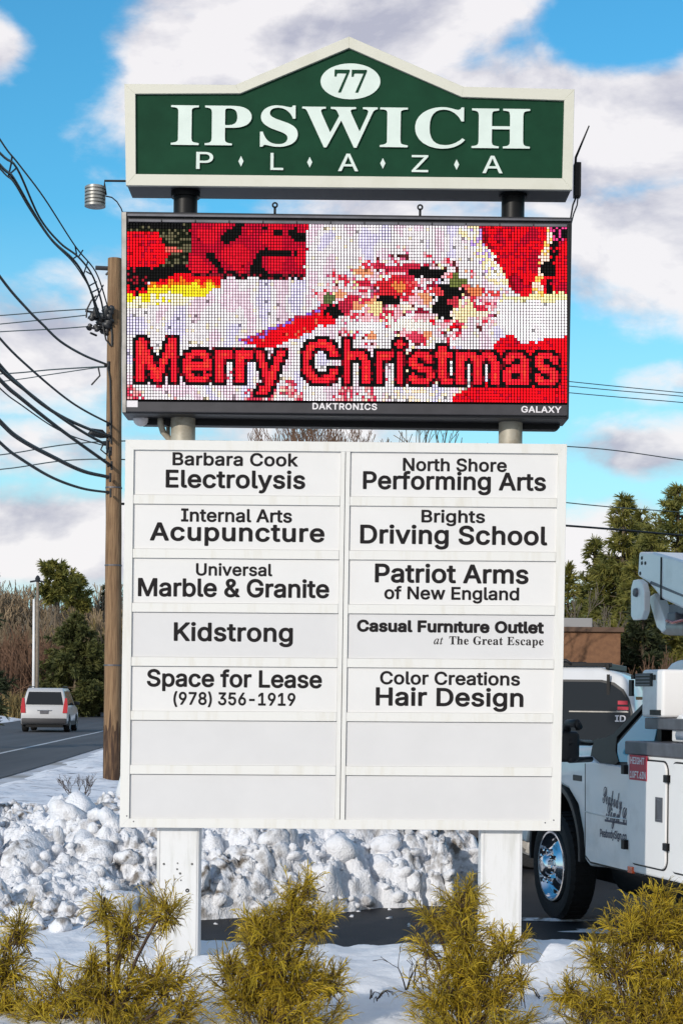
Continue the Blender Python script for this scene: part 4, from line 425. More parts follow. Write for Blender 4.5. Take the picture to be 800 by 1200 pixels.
ci~231~81,-8 109,-6 129,2 159,23 197,59 198,62 196,65 184,78 182,79 179,78 126,32 112,25 110,29 116,44 204,204 204,209 202,211 105,204 78,174 52,146 33,129 32,126 33,124 46,110 49,109 52,110 67,124 43,79 36,64 31,46 32,26 39,12 45,4 54,-3 69,-7|168,242 179,239 196,240 212,248 221,256 226,264 230,282 228,292 219,305 206,312 192,314 172,309 162,303 152,294 146,279 146,269 148,259 153,252 159,245
cn~388~-3,-8 101,-4 164,82 213,136 253,170 263,176 273,180 275,179 273,176 235,134 207,96 203,89 196,69 195,44 198,29 205,14 216,2 228,-4 238,-8 248,-8 270,-4 290,7 316,26 353,62 350,66 338,78 336,79 333,78 286,37 268,27 265,26 267,34 271,42 303,82 332,129 336,144 336,152 334,169 326,189 316,201 303,207 286,211 268,209 250,202 230,190 192,159 178,145 177,146 179,162 176,186 171,196 166,202 156,208 146,210 130,207 113,200 93,185 35,129 34,126 35,124 47,112 50,109 53,110 88,144 98,152 98,149 75,112 -4,-3 -5,-6
co~300~86,-8 106,-8 134,-1 151,6 178,23 201,25 226,34 250,46 274,66 275,69 274,72 258,87 256,86 230,69 228,69 253,106 258,122 261,144 259,164 255,174 252,182 241,194 228,203 218,207 188,211 158,208 138,202 118,193 89,176 71,163 40,132 24,106 17,89 13,64 16,44 24,26 36,11 51,1 61,-4 71,-7|104,21 101,24 99,34 106,59 124,94 147,132 173,162 188,175 198,181 206,181 208,180 211,176 214,169 213,154 209,139 204,122 185,92 173,76 151,68 138,57 134,46 135,34 121,25 111,21
cy~388~23,-206 52,-205 72,-202 104,-188 134,-166 159,-140 187,-105 251,-3 282,12 298,22 348,60 349,62 348,64 337,77 332,79 297,54 282,44 280,43 279,44 370,204 370,207 368,210 274,203 225,127 182,70 147,32 140,25 132,21 127,21 125,24 129,34 176,114 186,140 189,162 188,177 184,190 178,197 170,205 160,209 147,210 127,206 110,196 87,180 60,156 32,130 31,127 32,124 47,110 50,109 85,142 94,150 97,150 84,126 60,84 53,62 51,37 53,30 60,15 72,1 80,-3 94,-7 110,-9 122,-7 137,-1 150,6 172,24 173,22 162,2 160,0 104,-21 82,-31 44,-51 27,-63 -1,-86 -18,-108 -26,-123 -30,-136 -31,-148 -29,-163 -26,-173 -18,-186 -8,-195 7,-202|34,-181 24,-178 20,-174 15,-168 12,-158 13,-143 16,-133 29,-110 50,-89 62,-79 77,-68 112,-48 143,-36 113,-93 84,-140 75,-153 67,-163 57,-172 44,-179"""

GL = {}
for _l in GLYPHS.split('\n'):
    k, adv, s = _l.split('~')
    GL[k] = (int(adv), [[tuple(map(int, q.split(','))) for q in c.split(' ')] for c in s.split('|')])
RR = {'i': 5, 'b': 21, 'x': 38, 's': 3, 't': 4, 'c': 4}      # how far each set's outlines were grown
CAP = {'i': 519, 'b': 551, 'x': 585, 's': 461, 't': 463, 'c': 463}
SPACE = {'i': 195, 'b': 185, 'x': 200, 's': 190, 't': 190, 'c': 150}
def layout(txt, font, track=0):
    """[(outlines of one character)...] set side by side"""
    x = 0; out = []
    for ch in txt:
        if ch == ' ': x += SPACE[font]+track; continue
        adv, cs = GL[font+ch]
        out.append((font+ch, x)); x += adv+track
    return out
FILL = {}
def fill(key):
    """triangles that fill a character's outlines"""
    if key in FILL: return FILL[key]
    cu = bpy.data.curves.new('lettering', 'CURVE'); cu.dimensions = '2D'; cu.fill_mode = 'BOTH'
    for c in GL[key][1]:
        sp = cu.splines.new('POLY'); sp.points.add(len(c)-1); sp.use_cyclic_u = True
        for i, p in enumerate(c): sp.points[i].co = (p[0]/100, p[1]/100, 0, 1)
    o = bpy.data.objects.new('lettering', cu); COL.objects.link(o)
    me = bpy.data.meshes.new_from_object(o.evaluated_get(bpy.context.evaluated_depsgraph_get()))
    FILL[key] = ([(v.co.x*100, v.co.y*100) for v in me.vertices], [tuple(p.vertices) for p in me.polygons])
    bpy.data.objects.remove(o); bpy.data.curves.remove(cu); bpy.data.meshes.remove(me)
    return FILL[key]
def text2d(txt, font, width, cap, track=0, ext=0.0):
    """filled lettering: verts (x from 0 to width, y from the baseline up, z proud), faces"""
    gs = layout(txt, font, track) if isinstance(txt, str) else txt
    xs = [p[0]+x for k, x in gs for c in GL[k][1] for p in c]; a, b = min(xs), max(xs)
    kx = width/(b-a); ky = cap/CAP[font]; R = RR[font]
    vs = []; fs = []
    for k, x in gs:
        V, P = fill(k); n = len(vs)
        vs += [((p[0]+x-a)*kx, (p[1]+R)*ky, ext) for p in V]; fs += [tuple(i+n for i in f) for f in P]
        if ext:
            for c in GL[k][1]:
                n = len(vs); m = len(c)
                for p in c: vs += [((p[0]+x-a)*kx, (p[1]+R)*ky, ext), ((p[0]+x-a)*kx, (p[1]+R)*ky, 0)]
                fs += [(n+2*i, n+2*i+1, n+2*((i+1) % m)+1, n+2*((i+1) % m)) for i in range(m)]
    return vs, fs
SL = .0108      # the whole sign leans a touch: slope of its lines
def sign_text(mb, txt, font, x0, x1, base, cap, Y, bold=.4, track=0, ext=0.0, slope=SL):
    """lettering on the sign face at depth Y; photo pixel measures"""
    w = x1-x0; vs, fs = text2d(txt, font, w, cap, track, ext)
    mb.add([at(x0+x+y*SL, base+(x-w/2)*slope-y, Y-z/210.0) for (x, y, z) in vs], fs)

# ------------------------------------------------------------------ the pylon sign
BASE = Vector((0, .13, 0))
sign = empty('pylon_sign', BASE, 'tall plaza sign with green gabled header, lit display and white tenant board on posts', 'sign')
def sp(mb, name, mats, parent=None, **k):
    return mb.build(name, mats, parent or sign, world=(parent is None), **k)
def q(pts, Y): return [at(x, y, Y) for (x, y) in pts]

# posts with their white covers, standing in the snow
for i, (xa, xb) in enumerate(((184, 233.5), (563.5, 612))):
    a = at(xa, 974, .03); b = at(xb, 974, .03)
    m = MB(); m.box((a.x, .03, -.05), (b.x, .03+.20, .90))
    p = sp(m, 'post', M['post_white'], bevel=.006)
    m = MB(); s = MB()
    m.box((a.x+.012, .0265, -.05), (a.x+.016, .0315, .88)); m.box((b.x-.016, .0265, -.05), (b.x-.012, .0315, .88))
    sp(m, 'corner_seam', M['panel_grey'], p)
    if i == 0:
        for (px, py, r) in ((219.5, 1044, .011), (192, 1013, .006), (211, 1024, .006), (207.5, 1019, .005), (225, 1013, .006), (212, 1032, .004), (208, 1012, .004)):
            c = at(px, py, .0285); s = MB(); s.lathe([(0, 0), (0, r), (.003, r), (.003, r*.4)], c+Vector((0, .002, 0)), (0, -1, 0), 12)
            sp(s, 'bolt_hole', M['black'], p)
# pipes between the three boards
for (x0, x1) in ((200, 229), (584, 612)):
    c = at((x0+x1)/2, 500, .13); r = (x1-x0)/2/210*1.01
    m = MB(); m.tube([(c.x, .13, .5), (c.x, .13, 4.0)], r, 28)
    pp = sp(m, 'pole', M['pipe'], smooth=True, auto=40)
    zt = at((x0+x1)/2, 220, .13).z
    m = MB(); m.tube([(c.x, .13, 3.9), (c.x, .13, zt+.1)], r*.97, 28)
    m.lathe([(0, r*.9), (0, r*1.18), (.045, r*1.18), (.05, r*.9)], (c.x, .13, zt-.055), (0, 0, 1), 28)
    sp(m, 'shaded_pole_top', M['black'], pp, smooth=True, auto=40)  # upper pipe and flange; the black carries the shade beneath the header

# --- header
HY0 = -.03
outer = [(145.7,97.7),(276,98.8),(409,42),(543,101),(673,104),(670.5,222),(147.5,216.7)]
inner = [(158.5,109.3),(281.5,108.8),(409,55.4),(541,113),(661,117),(658.8,208.5),(159,203.5)]
m = MB(); m.ring(q(outer, HY0), q(inner, HY0), (0, .03, 0))
header = MB(); header.prism(q([(o[0]*.997+409*.003, o[1]*.994+.8) for o in outer], 0), (0, .27, 0))
hb = sp(header, 'header_cabinet', M['head_under'], bevel=.004)
hf = sp(m, 'header_frame', M['head_white'], hb, bevel=.0015, seg=1)
m = MB(); m.prism(q(inner, -.012), (0, .011, 0)); hp = sp(m, 'header_face', M['head_green'], hb)
m = MB(); m.box((at(150, 220, 0).x, .06, at(409, 222.6, .1).z), (at(667, 220, 0).x, .21, at(409, 221.5, .1).z)); sp(m, 'bottom_panel', M['black'], hb)
# seams of the frame
m = MB()
sign_text(m, 'IPSWICH', 's', 200, 620.5, 171.5, 46.5, -.0195, bold=.2, track=26, ext=1.2)
sign_letters = sp(m, 'lettering', M['letter_white'], hb)
for ch, x0, x1, yb, h in (('P', 229.7, 249.7, 197.6, 20), ('L', 316.7, 331.8, 198.8, 20), ('A', 396, 419.5, 200.2, 20.5), ('Z', 482, 501.5, 201.3, 20), ('A', 565, 588.5, 202.6, 20.5)):
    m = MB(); sign_text(m, ch, 'i', x0, x1, yb, h, -.0185, bold=.25, ext=1.0)
    sp(m, 'lettering', M['letter_white'], hb)
for x, y in ((282.3, 188.5), (362.8, 189.6), (448.4, 191), (534.8, 192.4)):
    m = MB(); m.prism(q([(x-3, y), (x, y-6.2), (x+3, y), (x, y+6.2)], -.0185), (0, .006, 0))
    sp(m, 'diamond_mark', M['letter_white'], hb)
m = MB(); m.prism(q([(410.5+35*cos(2*pi*k/64), 94.8+21*sin(2*pi*k/64)) for k in range(64)], -.0185), (0, .006, 0))
ov = sp(m, 'number_oval', M['letter_white'], hb)
m = MB(); sign_text(m, '77', 's', 391.5, 429.5, 108, 25.5, -.0202, bold=.1, track=-6)
sp(m, 'number', M['head_green'], hb)

# --- message display
LY = -.06
m = MB(); m.prism(q([(142,247.3),(670.2,254.3),(666.3,491),(142.8,484)], LY+.02), (0, .27, 0))
led = sp(m, 'display_cabinet', M['led_body'], bevel=.006)
m = MB(); m.prism(q([(142.3,248),(148,248),(147.6,483),(143,483)], LY+.005), (0, .03, 0))
sp(m, 'side_trim', M['alu'], led, bevel=.001, seg=1)
m = MB(); m.prism(q([(149,249.9),(669,256.2),(669,258.6),(149,252.7)], LY), (0, .03, 0)); sp(m, 'top_rail', M['steel'], led, bevel=.001, seg=1)
m = MB()
for k in range(13):
    a = 150.5+k*39.6; b = a+38.3
    ya = 256.3+(a-149)*.0118; yb = 256.3+(b-149)*.0118
    m.prism(q([(a, ya), (b, yb), (b, yb+3.0), (a, ya+3.0)], LY-.01), (0, .035, 0))
sp(m, 'visor', M['steel'], led, bevel=.001, seg=1)
m = MB(); m.prism(q([(148,470.3),(664.6,474.3),(664.5,487),(148,482.3)], LY), (0, .03, 0)); trim = sp(m, 'bottom_trim', M['led_trim'], led, bevel=.003)
m = MB(); m.prism(q([(664.8,262),(669.3,262),(666,489),(664.4,489)], LY), (0, .03, 0)); sp(m, 'side_trim', M['black'], led, bevel=.002)
m = MB(); sign_text(m, 'DAKTRONICS', 'b', 366, 441.5, 480, 7.6, LY-.002, bold=.35, track=40)
sp(m, 'lettering', M['sticker_white'], led); m = MB()
sign_text(m, 'GALAXY', 'b', 610.5, 657.5, 483.5, 7.6, LY-.002, bold=.5, track=20)
sp(m, 'lettering', M['sticker_white'], led)
m = MB(); m.prism(q([(148.6,469.2),(161.3,469.3),(161.3,477),(148.6,476.9)], LY-.003), (0, .003, 0)); sp(m, 'sticker', M['sticker_white'], led)
# eye bolts on the cabinet top
for x, y in ((322, 249), (492, 251.5)):
    c = at(x, y, .05); m = MB(); m.tube([c-Vector((0,0,.02)), c+Vector((0,0,.035))], .007, 8)
    m.tube([c+Vector((.013*cos(k*pi/6), 0, .043+.013*sin(k*pi/6))) for k in range(13)], .005, 6)
    sp(m, 'eye_bolt', M['black'], led, smooth=True)
# rear service rail, lamp pod and conduit under the display
m = MB(); a = at(160, 488, .16); b = at(657, 500, .16)
m.prism(q([(160,488.5),(656,494.5),(656,501),(652,503.5),(166,497.5),(160,494)], .15), (0, .09, 0)); sp(m, 'service_rail', M['black'], led, bevel=.006)
m = MB(); c = at(165, 490.5, .14); m.lathe([(0,.0),(0,.045),(.02,.04),(.03,.0)], c, (0,-1,-.3), 20); sp(m, 'lamp_pod', M['sticker_white'], led, smooth=True)
m = MB(); m.tube([at(188,486,.14), at(188,496,.14), at(191,506,.15), at(198,514,.17), at(203,522,.17)], .018, 10)
m.tube([at(197,486,.2), at(197,520,.2)], .012, 8); sp(m, 'conduit', M['pipe'], smooth=True)

# the lit picture: one small square per lamp of the matrix
PALB = 150; PALR = 60
X0, X1, Y0, Y1 = 148.6, 664.3, 262.0, 469.3
def inpoly(x, y, poly):
    c = False; n = len(poly); j = n-1
    for i in range(n):
        xi, yi = poly[i]; xj, yj = poly[j]
        if (yi > y) != (yj > y) and x < (xj-xi)*(y-yi)/(yj-yi)+xi: c = not c
        j = i
    return c
GREET = None
def greet_shapes():
    cs = [[(p[0]+x, p[1]) for p in c] for key, x in layout('Merry Christmas', 'b', 12) for c in GL[key][1]]; xs = [p[0] for c in cs for p in c]; a, b = min(xs), max(xs)
    k = (655-159.0)/(b-a); ky = 51.0/551
    return [[(159+(p[0]-a)*k, 447.5-p[1]*ky) for p in c] for c in cs]
GS = greet_shapes()
GB = [(min(p[0] for p in c), max(p[0] for p in c), min(p[1] for p in c), max(p[1] for p in c)) for c in GS]
def in_text(x, y):
    c = False
    for s, (a, b, lo, hi) in zip(GS, GB):
        if a <= x <= b and lo <= y <= hi and inpoly(x, y, s): c = not c
    return c
def nz(x, y, s, seed=0): return noise.noise(Vector((x*s, y*s, seed)))
WHITE = (1.0,.93,.97); RED = (.95,.004,.012); CRIM = (.42,.004,.022); BLK = (.006,.006,.006)
YEL = (.95,.72,.02); ORA = (.9,.16,.01); MAG = (.62,.05,.35); VIO = (.25,.12,.62)
random.seed(8)
BLOBS = []
for _k in range(95):
    a_ = random.uniform(0, 6.283); q_ = random.random()**.6
    BLOBS.append((478+100*q_*cos(a_), 350+46*q_*sin(a_), random.uniform(4,13), random.uniform(2.5,6.5),
                  random.choice((RED,(.55,.02,.05),(.55,.02,.05),(.80,.10,.10),(.92,.45,.50),(.92,.45,.50),(.95,.80,.60),WHITE,(.70,.05,.10),(.85,.30,.15),(.25,.01,.03)))))
BLOBS += [(462,336,22,13,(.62,.02,.03)),(466,334,9,6,(.85,.22,.06)),(455,350,14,5,BLK),(470,312,34,5,(.5,.02,.05)),(500,318,22,6,BLK),
          (527,338,17,13,BLK),(519,356,13,15,BLK),(538,326,12,8,(.13,.15,.04)),(534,352,8,6,(.5,.03,.05)),(512,340,8,6,(.7,.05,.06)),
          (391,366,13,10,BLK),(404,358,9,6,(.45,.02,.05)),(384,350,7,6,(.10,.14,.05)),(545,365,12,14,(.9,.72,.4)),(556,338,10,8,(.85,.2,.08)),
          (428,382,26,7,WHITE),(480,380,30,7,(1,.9,.8)),(440,360,9,7,(.9,.65,.3)),(575,340,10,6,(.8,.06,.06))]
def pic(x, y):
    R = random.random
    xw = x+5*nz(x, y, .06, 3)+2.5*nz(x, y, .2, 5); yw = y+4*nz(x, y, .06, 9)+2*nz(x, y, .2, 7)
    c = WHITE
    # lower and middle white with pink and lilac streaks
    s = nz(x, y*.6, .05, 1)
    if s > .16: c = (.95,.72,.84)
    elif s < -.24: c = (.80,.74,1.0)
    elif nz(x, y, .2, 66) > .42: c = (1.0,.84,.60)
    c = tuple(k*(.80+.25*nz(x, 0, .9, 70)+.12*nz(0, y, .5, 71)) for k in c)
    # upper left: flower, leaves, crimson cloth
    if xw < 362-(yw-262)*.1 and yw < 326+max(0, (300-xw))*.05 and yw < 330:
        c = CRIM
        v = nz(x, y, .045, 11)
        if v > .1: c = (.62,.006,.02)
        if v < -.28 or (305 < xw < 347 and (268 < yw < 276 or 292 < yw < 301) and nz(x, y, .1, 4) > -.05): c = BLK
        if 330 > yw > 320: c = BLK if R() < .6 else (.2,.01,.02)
        if xw < 222: c = (.010,.012,.006) if R() < .6 else (.10,.09,.05)
        if xw < 224 and yw > 312: c = BLK
        if inpoly(xw, yw, [(140,274),(186,273),(188,288),(202,296),(186,314),(140,316)]): c = RED if R() < .8 else CRIM
        if yw < 268 and xw < 215: c = BLK
        if abs(xw-202) < 9 and 290 < yw < 297: c = (.6,.1,.08)
    # fruit / flame band
    if inpoly(xw, yw, [(140,334),(168,340),(186,328),(212,321),(262,325),(252,338),(236,348),(214,356),(140,362)]):
        t = (yw-322-max(0, (200-xw))*.12)/26+.22*nz(x, y, .12, 2)
        c = RED if t < .32 else (ORA if t < .5 else (YEL if t < .95 else (1,.88,.55)))
        if xw < 172 and t < .75: c = RED if R() < .75 else BLK
        if 184 < xw < 200 and 344 < yw: c = (1,.85,.7) if R() < .6 else YEL
    elif xw < 176 and 316 < yw < 338: c = BLK if R() < .7 else (.25,.01,.02)
    # ribbon running to the middle
    if inpoly(xw, yw, [(286,404),(322,387),(352,372),(392,360),(396,376),(352,392),(320,408)]): c = RED if R() < .85 else (.7,.1,.05)
    elif inpoly(xw, yw, [(280,396),(330,378),(380,358),(392,360),(322,388),(286,406)]): c = VIO if R() < .5 else (.45,.02,.05)
    # busy middle of small blobs
    e = ((x-478)/106)**2+((y-350)/52)**2
    if y < 330: e += ((x-440)/200)**2*.6
    if e < .85+.9*nz(x, y, .05, 8)+.5*nz(x, y, .16, 18)+.15*R():
        c = WHITE if nz(x, y, .06, 31) > -.15 else (.95,.66,.74)
        c = tuple(k*(.82+.25*nz(x, 0, .9, 70)) for k in c)
        v = nz(x, y, .085, 21)+.6*nz(x, y, .2, 22)+.25*(R()-.5)
        if v > .30: c = (.70,.03,.06)
        elif v > .12: c = (.90,.38,.42)
        elif v < -.42: c = (.10,.02,.02)
        elif v < -.30: c = (.55,.10,.20)
        elif v < -.2 and R() < .4: c = (.95,.78,.35)
        wob = .7*nz(x, y, .15, 41)+.8*(R()-.5)
        for (bx, by, rx, ry, bc) in BLOBS:
            if ((x-bx)/rx)**2+((y-by)/ry)**2 < 1+wob: c = bc
    # right: red cloth with a pale diagonal trim
    if inpoly(xw, yw, [(556,255),(700,255),(700,341),(612,346),(596,334),(588,312),(566,280)]):
        c = RED if R() < .8 else CRIM
        if nz(x, y, .06, 40) < -.2: c = CRIM
        if xw < 566+(yw-262)*.5 and R() < .5: c = (.22,.004,.01)
        if abs(xw-(646-(yw-262)*.22)) < 5: c = (1,.70,.55) if R() < .7 else (.95,.5,.1)
        if abs(xw-(653-(yw-262)*.14)) < 4 and R() < .6: c = BLK
        if yw < 278 and xw > 645: c = BLK if R() < .55 else (.75,.05,.22)
        if ((x-642)/8)**2+((y-312)/10)**2 < 1: c = BLK
    elif inpoly(xw, yw, [(535,262),(560,262),(592,312),(598,336),(575,330),(560,300)]): c = (1,.78,.42) if R() < .45 else ((.45,.3,.75) if R() < .2 else WHITE)
    if inpoly(xw, yw, [(582,350),(600,344),(700,340),(700,388),(640,392),(610,396),(590,384)]): c = WHITE if yw > 350 else (1,.85,.4)
    # lower right red
    if inpoly(xw, yw, [(578,400),(596,388),(612,400),(640,394),(700,384),(700,480),(512,480),(545,452),(610,436),(590,420)]): c = RED if R() < .9 else CRIM
    elif inpoly(xw, yw, [(440,480),(470,430),(600,430),(545,455),(515,480)]) and R() < .25: c = (1,.75,.5)
    if y > 436 and x < 500 and nz(x, y, .04, 50) > .16 and R() < .7: c = (.78,.30,.30) if R() < .5 else (.55,.04,.08)
    if R() < .012: c = tuple(.3*k for k in c)
    g = .86+.28*R()
    return tuple(min(1.0, k*g) for k in c)
def build_screen():
    rnd = random.getstate(); random.seed(77)
    dx = (X1-X0)/PALB; dy = (Y1-Y0)/PALR
    T = [[in_text(X0+(i+.5)*dx, Y0+(j+.5)*dy) for i in range(PALB)] for j in range(PALR)]
    def near(j, i):
        for b in (-1, 0, 1):
            for a in (-1, 0, 1):
                if 0 <= j+b < PALR and 0 <= i+a < PALB and T[j+b][i+a]: return True
        return False
    vs = []; fs = []; cols = []
    for j in range(PALR):
        for i in range(PALB):
            x = X0+(i+.5)*dx; y = Y0+(j+.5)*dy
            if T[j][i]: c = (1.0, .012+.05*random.random(), .03) if (T[max(j-1,0)][i] and T[min(j+1,PALR-1)][i] and T[j][max(i-1,0)] and T[j][min(i+1,PALB-1)]) else (.95,.012,.03)
            elif near(j, i): c = BLK if random.random() < .8 else (.15,.004,.01)
            else: c = pic(x, y)
            hx = dx*.35; hy = dy*.40; sy = (x-X0)*.0085
            b = len(vs)
            vs += [at(x-hx, y+hy+sy-1.5, LY+.008), at(x+hx, y+hy+sy-1.5, LY+.008), at(x+hx, y-hy+sy-1.5, LY+.008), at(x-hx, y-hy+sy-1.5, LY+.008)]
            fs.append((b, b+1, b+2, b+3)); cols.append(c)
    me = bpy.data.meshes.new('lit_screen'); me.from_pydata([tuple(v) for v in vs], [], fs)
    ca = me.color_attributes.new('lamp', 'FLOAT_COLOR', 'CORNER')
    flat = []
    for c in cols: flat += [c[0], c[1], c[2], 1.0]*4
    ca.data.foreach_set('color', flat)
    mt = bpy.data.materials.new('display_lamps'); mt.use_nodes = True; t = mt.node_tree; b = t.nodes['Principled BSDF']
    a = t.nodes.new('ShaderNodeAttribute'); a.attribute_name = 'lamp'
    b.inputs['Base Color'].default_value = (.002,.002,.002,1); b.inputs['Specular IOR Level'].default_value = .02; t.links.new(a.outputs['Color'], b.inputs['Emission Color']); b.inputs['Emission Strength'].default_value = 1.9
    b.inputs['Roughness'].default_value = .9
    me.materials.append(mt)
    o = bpy.data.objects.new('lit_screen', me); COL.objects.link(o); o.parent = sign; o.location = -BASE
    m = MB(); m.prism(q([(148.2,260.5),(664.7,264.8),(664.6,474),(148.2,469.8)], LY+.012), (0, .004, 0)); sp(m, 'matrix_backing', M['matte_black'], o)
    random.setstate(rnd)
build_screen()

# light sensor on its arm, antenna with its box
def shp(pts, Y): return [at(x, y, Y) for x, y in pts]
c = at(111.5, 231, .05); R_ = 12.3/210
m = MB(); prof = []
for k in range(6):
    z = -.055+k*.0195
    prof += [(z, R_*.86), (z+.003, R_), (z+.014, R_), (z+.017, R_*.86)]
m.lathe([(-.055, 0)]+prof+[(.062, R_*.86), (.064, 0)], c, (0, 0, 1), 32)
sn = sp(m, 'light_sensor', M['galv'], smooth=True, auto=30)
m = MB(); m.tube([at(124,228,.05), at(122.6,219,.05), at(122.6,211.5,.05), at(150,211.8,.05)], .0065, 6); sp(m, 'arm', M['black'], sn)
m = MB(); m.tube([at(124,229.5,.05), at(131,231,.05), at(137,236,.05), at(142,244,.05), at(144,250,.05)], .004, 6); sp(m, 'cord', M['cable'], sn)
m = MB(); a = at(671.8, 231, .08); b = at(680.2, 191, .08); m.box((a.x, .05, a.z), (b.x, .11, b.z))
an = sp(m, 'antenna_box', M['black'], bevel=.004)
m = MB(); m.tube([at(674,193,.08), at(674.5,184,.08), at(690,147,.08)], [.007,.007,.004], 8); sp(m, 'antenna_rod', M['black'], an)
m = MB(); m.tube([at(675,230,.08), at(671,240,.07), at(669,252,.06), at(668,258,.06)], .005, 6)
m.tube([at(677,230,.08), at(676,240,.08), at(672,250,.07), at(669,262,.06)], .004, 6); sp(m, 'cord', M['cable'], an)

# --- tenant board
BY = -.02
bo = [(147,515),(664.3,520.3),(656.3,974),(140,970)]
m = MB(); m.prism(q([(148.5,516.5),(662.8,521.8),(654.8,972.5),(141.5,968.5)], .012), (0, .25, 0))
cab = sp(m, 'board_cabinet', M['panel_grey'], bevel=.004)
bi = [(156.8,526.8),(653.5,531.6),(645.6,962.2),(151.2,959.6)]
m = MB(); m.ring(q(bo, BY), q(bi, BY), (0, .03, 0)); fr = sp(m, 'board_frame', M['frame_white'], bevel=.0012, seg=1)
for x, y in ((148.5,956.5),(156.5,963),(638.5,964.5),(648.5,961.5)):
    m = MB(); m.lathe([(0,0),(0,.0045),(.002,.004),(.003,0)], at(x, y, BY+.0005), (0,-1,0), 10)
    sp(m, 'rivet', M['steel'], fr)
def lerp(a, b, t): return a+(b-a)*t
def bp_(u, v):      # board coordinates: u across, v down the panel rows
    xl = lerp(156.8, 151.2, v); xr = lerp(653.5, 645.6, v); yl = lerp(526.8, 959.6, v); yr = lerp(531.6, 962.2, v)
    return (lerp(xl, xr, u), lerp(yl, yr, u))
m = MB()
um0, um1 = .4883, .5108
um = .4995
for (a, b) in ((um0, um-.0008), (um+.0008, um1)):
    m.prism(q([bp_(a,0), bp_(b,0), bp_(b,1), bp_(a,1)], BY+.002), (0, .02, 0))
sp(m, 'mullion', M['frame_white'], fr, bevel=.001, seg=1)
m = MB(); ROW = 63.3/432.0; RAIL = 10.6/432.0
for col in (0, 1):
    for r in range(1, 7):
        v1 = r*ROW; v0 = v1-RAIL; u0, u1 = ((0, um0) if col == 0 else (um1, 1))
        e = .0006
        m.prism(q([bp_(u0+e,v0), bp_(u1-e,v0), bp_(u1-e,v1), bp_(u0+e,v1)], BY+.003), (0, .019, 0))
sp(m, 'divider_rail', M['frame_white'], fr, bevel=.001, seg=1)
HV = 'i'
TEN = [[[('Barbara Cook',202,349,546,15.4,.35,12),('Electrolysis',194,357.5,572.3,21.2,.8,10)],
        [('Internal Arts',212,342,612,15.6,.35,8),('Acupuncture',175.5,380,634.6,21.6,.8,24)],
        [('Universal',229.5,319,675,14.6,.35,8),('Marble & Granite',161.5,385.5,700,21.6,.75,0)],
        [('Kidstrong',203.5,343,752,22,.85,10)],
        [('Space for Lease',172,377,805.8,20.5,.8,0),('(978) 356-1919',203,346,826.8,15.2,.45,2)], [], []],
       [[('North Shore',471.8,593.5,552.5,15.4,.35,8),('Performing Arts',425,639.4,574.3,21.2,.8,6)],
        [('Brights',493.5,568,612.7,15,.4,10),('Driving School',421.7,641,638.2,22.3,.8,10)],
        [('Patriot Arms',439,619,683.6,22.3,.8,6),('of New England',450,608,703,15.2,.45,4)],
        [('Casual Furn\u0131ture Outlet',418,637,741.6,14.2,1.15,10),('ser',508,636.6,755.8,9.6,.0,22)],
        [('Color Creations',445,609,803,15.6,.35,6),('Hair Design',440,613,828,21.6,.8,12)], [], []]]
for col in (0, 1):
    for r in range(7):
        v0 = r*ROW+.0012; v1 = (r+1)*ROW-RAIL-.0005 if r < 6 else .9995
        u0, u1 = ((.0012, um0-.0004) if col == 0 else (um1+.0012, .9995))
        m = MB(); m.prism(q([bp_(u0,v0), bp_(u1,v0), bp_(u1,v1), bp_(u0,v1)], BY+.014), (0, .006, 0))
        grey = (r >= 5) or (r == 3)
        p = sp(m, 'tenant_panel', M['panel_grey' if grey else 'panel_white'])
        tl = TEN[col][r]
        p['label'] = ('white panel lettered '+' '.join(t[0] if t[0] != 'ser' else 'at The Great Escape' for t in tl).replace('\u0131', 'i')) if tl else 'blank grey panel'
        if tl:
            m = MB()
            for (tx, x0, x1, yb, cp, bd, trk) in tl:
                if tx == 'ser':
                    cs = layout('at', 't', 10)
                    cs += [(k_, x_+880) for k_, x_ in layout('The Great Escape', 's', 22)]
                    sign_text(m, cs, 's', x0, x1, yb, cp, BY+.0128, bold=.0)
                else: sign_text(m, tx, 'x' if 'Casual' in tx else 'b', x0, x1, yb, cp, BY+.0128, bold=bd, track=trk)
            sp(m, 'lettering', M['ink'], p)

# ------------------------------------------------------------------ ground, lot, road, snow
random.seed(5)
def sheet(name, pts, z, m):
    mb = MB(); mb.add([(x, y, z) for x, y in pts], [tuple(range(len(pts)))]); o = mb.build(name, m); o['kind'] = 'structure'; return o
def grid_sheet(name, X0, X1, Y0, Y1, d, hf, m, skip=None, kind='structure', smooth=True):
    nx = int((X1-X0)/d)+1; ny = int((Y1-Y0)/d)+1
    vs = []; hs = []
    for j in range(ny):
        for i in range(nx):
            x = X0+(X1-X0)*i/(nx-1); y = Y0+(Y1-Y0)*j/(ny-1); z = hf(x, y); vs.append((x, y, z))
    fs = []
    for j in range(ny-1):
        for i in range(nx-1):
            a = j*nx+i; qd = (a, a+1, a+nx+1, a+nx)
            if skip is not None and max(vs[k][2] for k in qd) < skip: continue
            fs.append(qd)
    mb = MB(); mb.v = vs; mb.f = fs; mb.mi = [0]*len(fs)
    o = mb.build(name, m, smooth=smooth); o['kind'] = kind; return o
sheet('ground', [(-900,-60),(900,-60),(900,1500),(-900,1500)], -.05, M['ground'])
sheet('parking_lot', [(-3,-14),(70,-14),(70,62),(-.5,62),(-2.2,5),(-2.6,2)], 0.0, M['asphalt'])
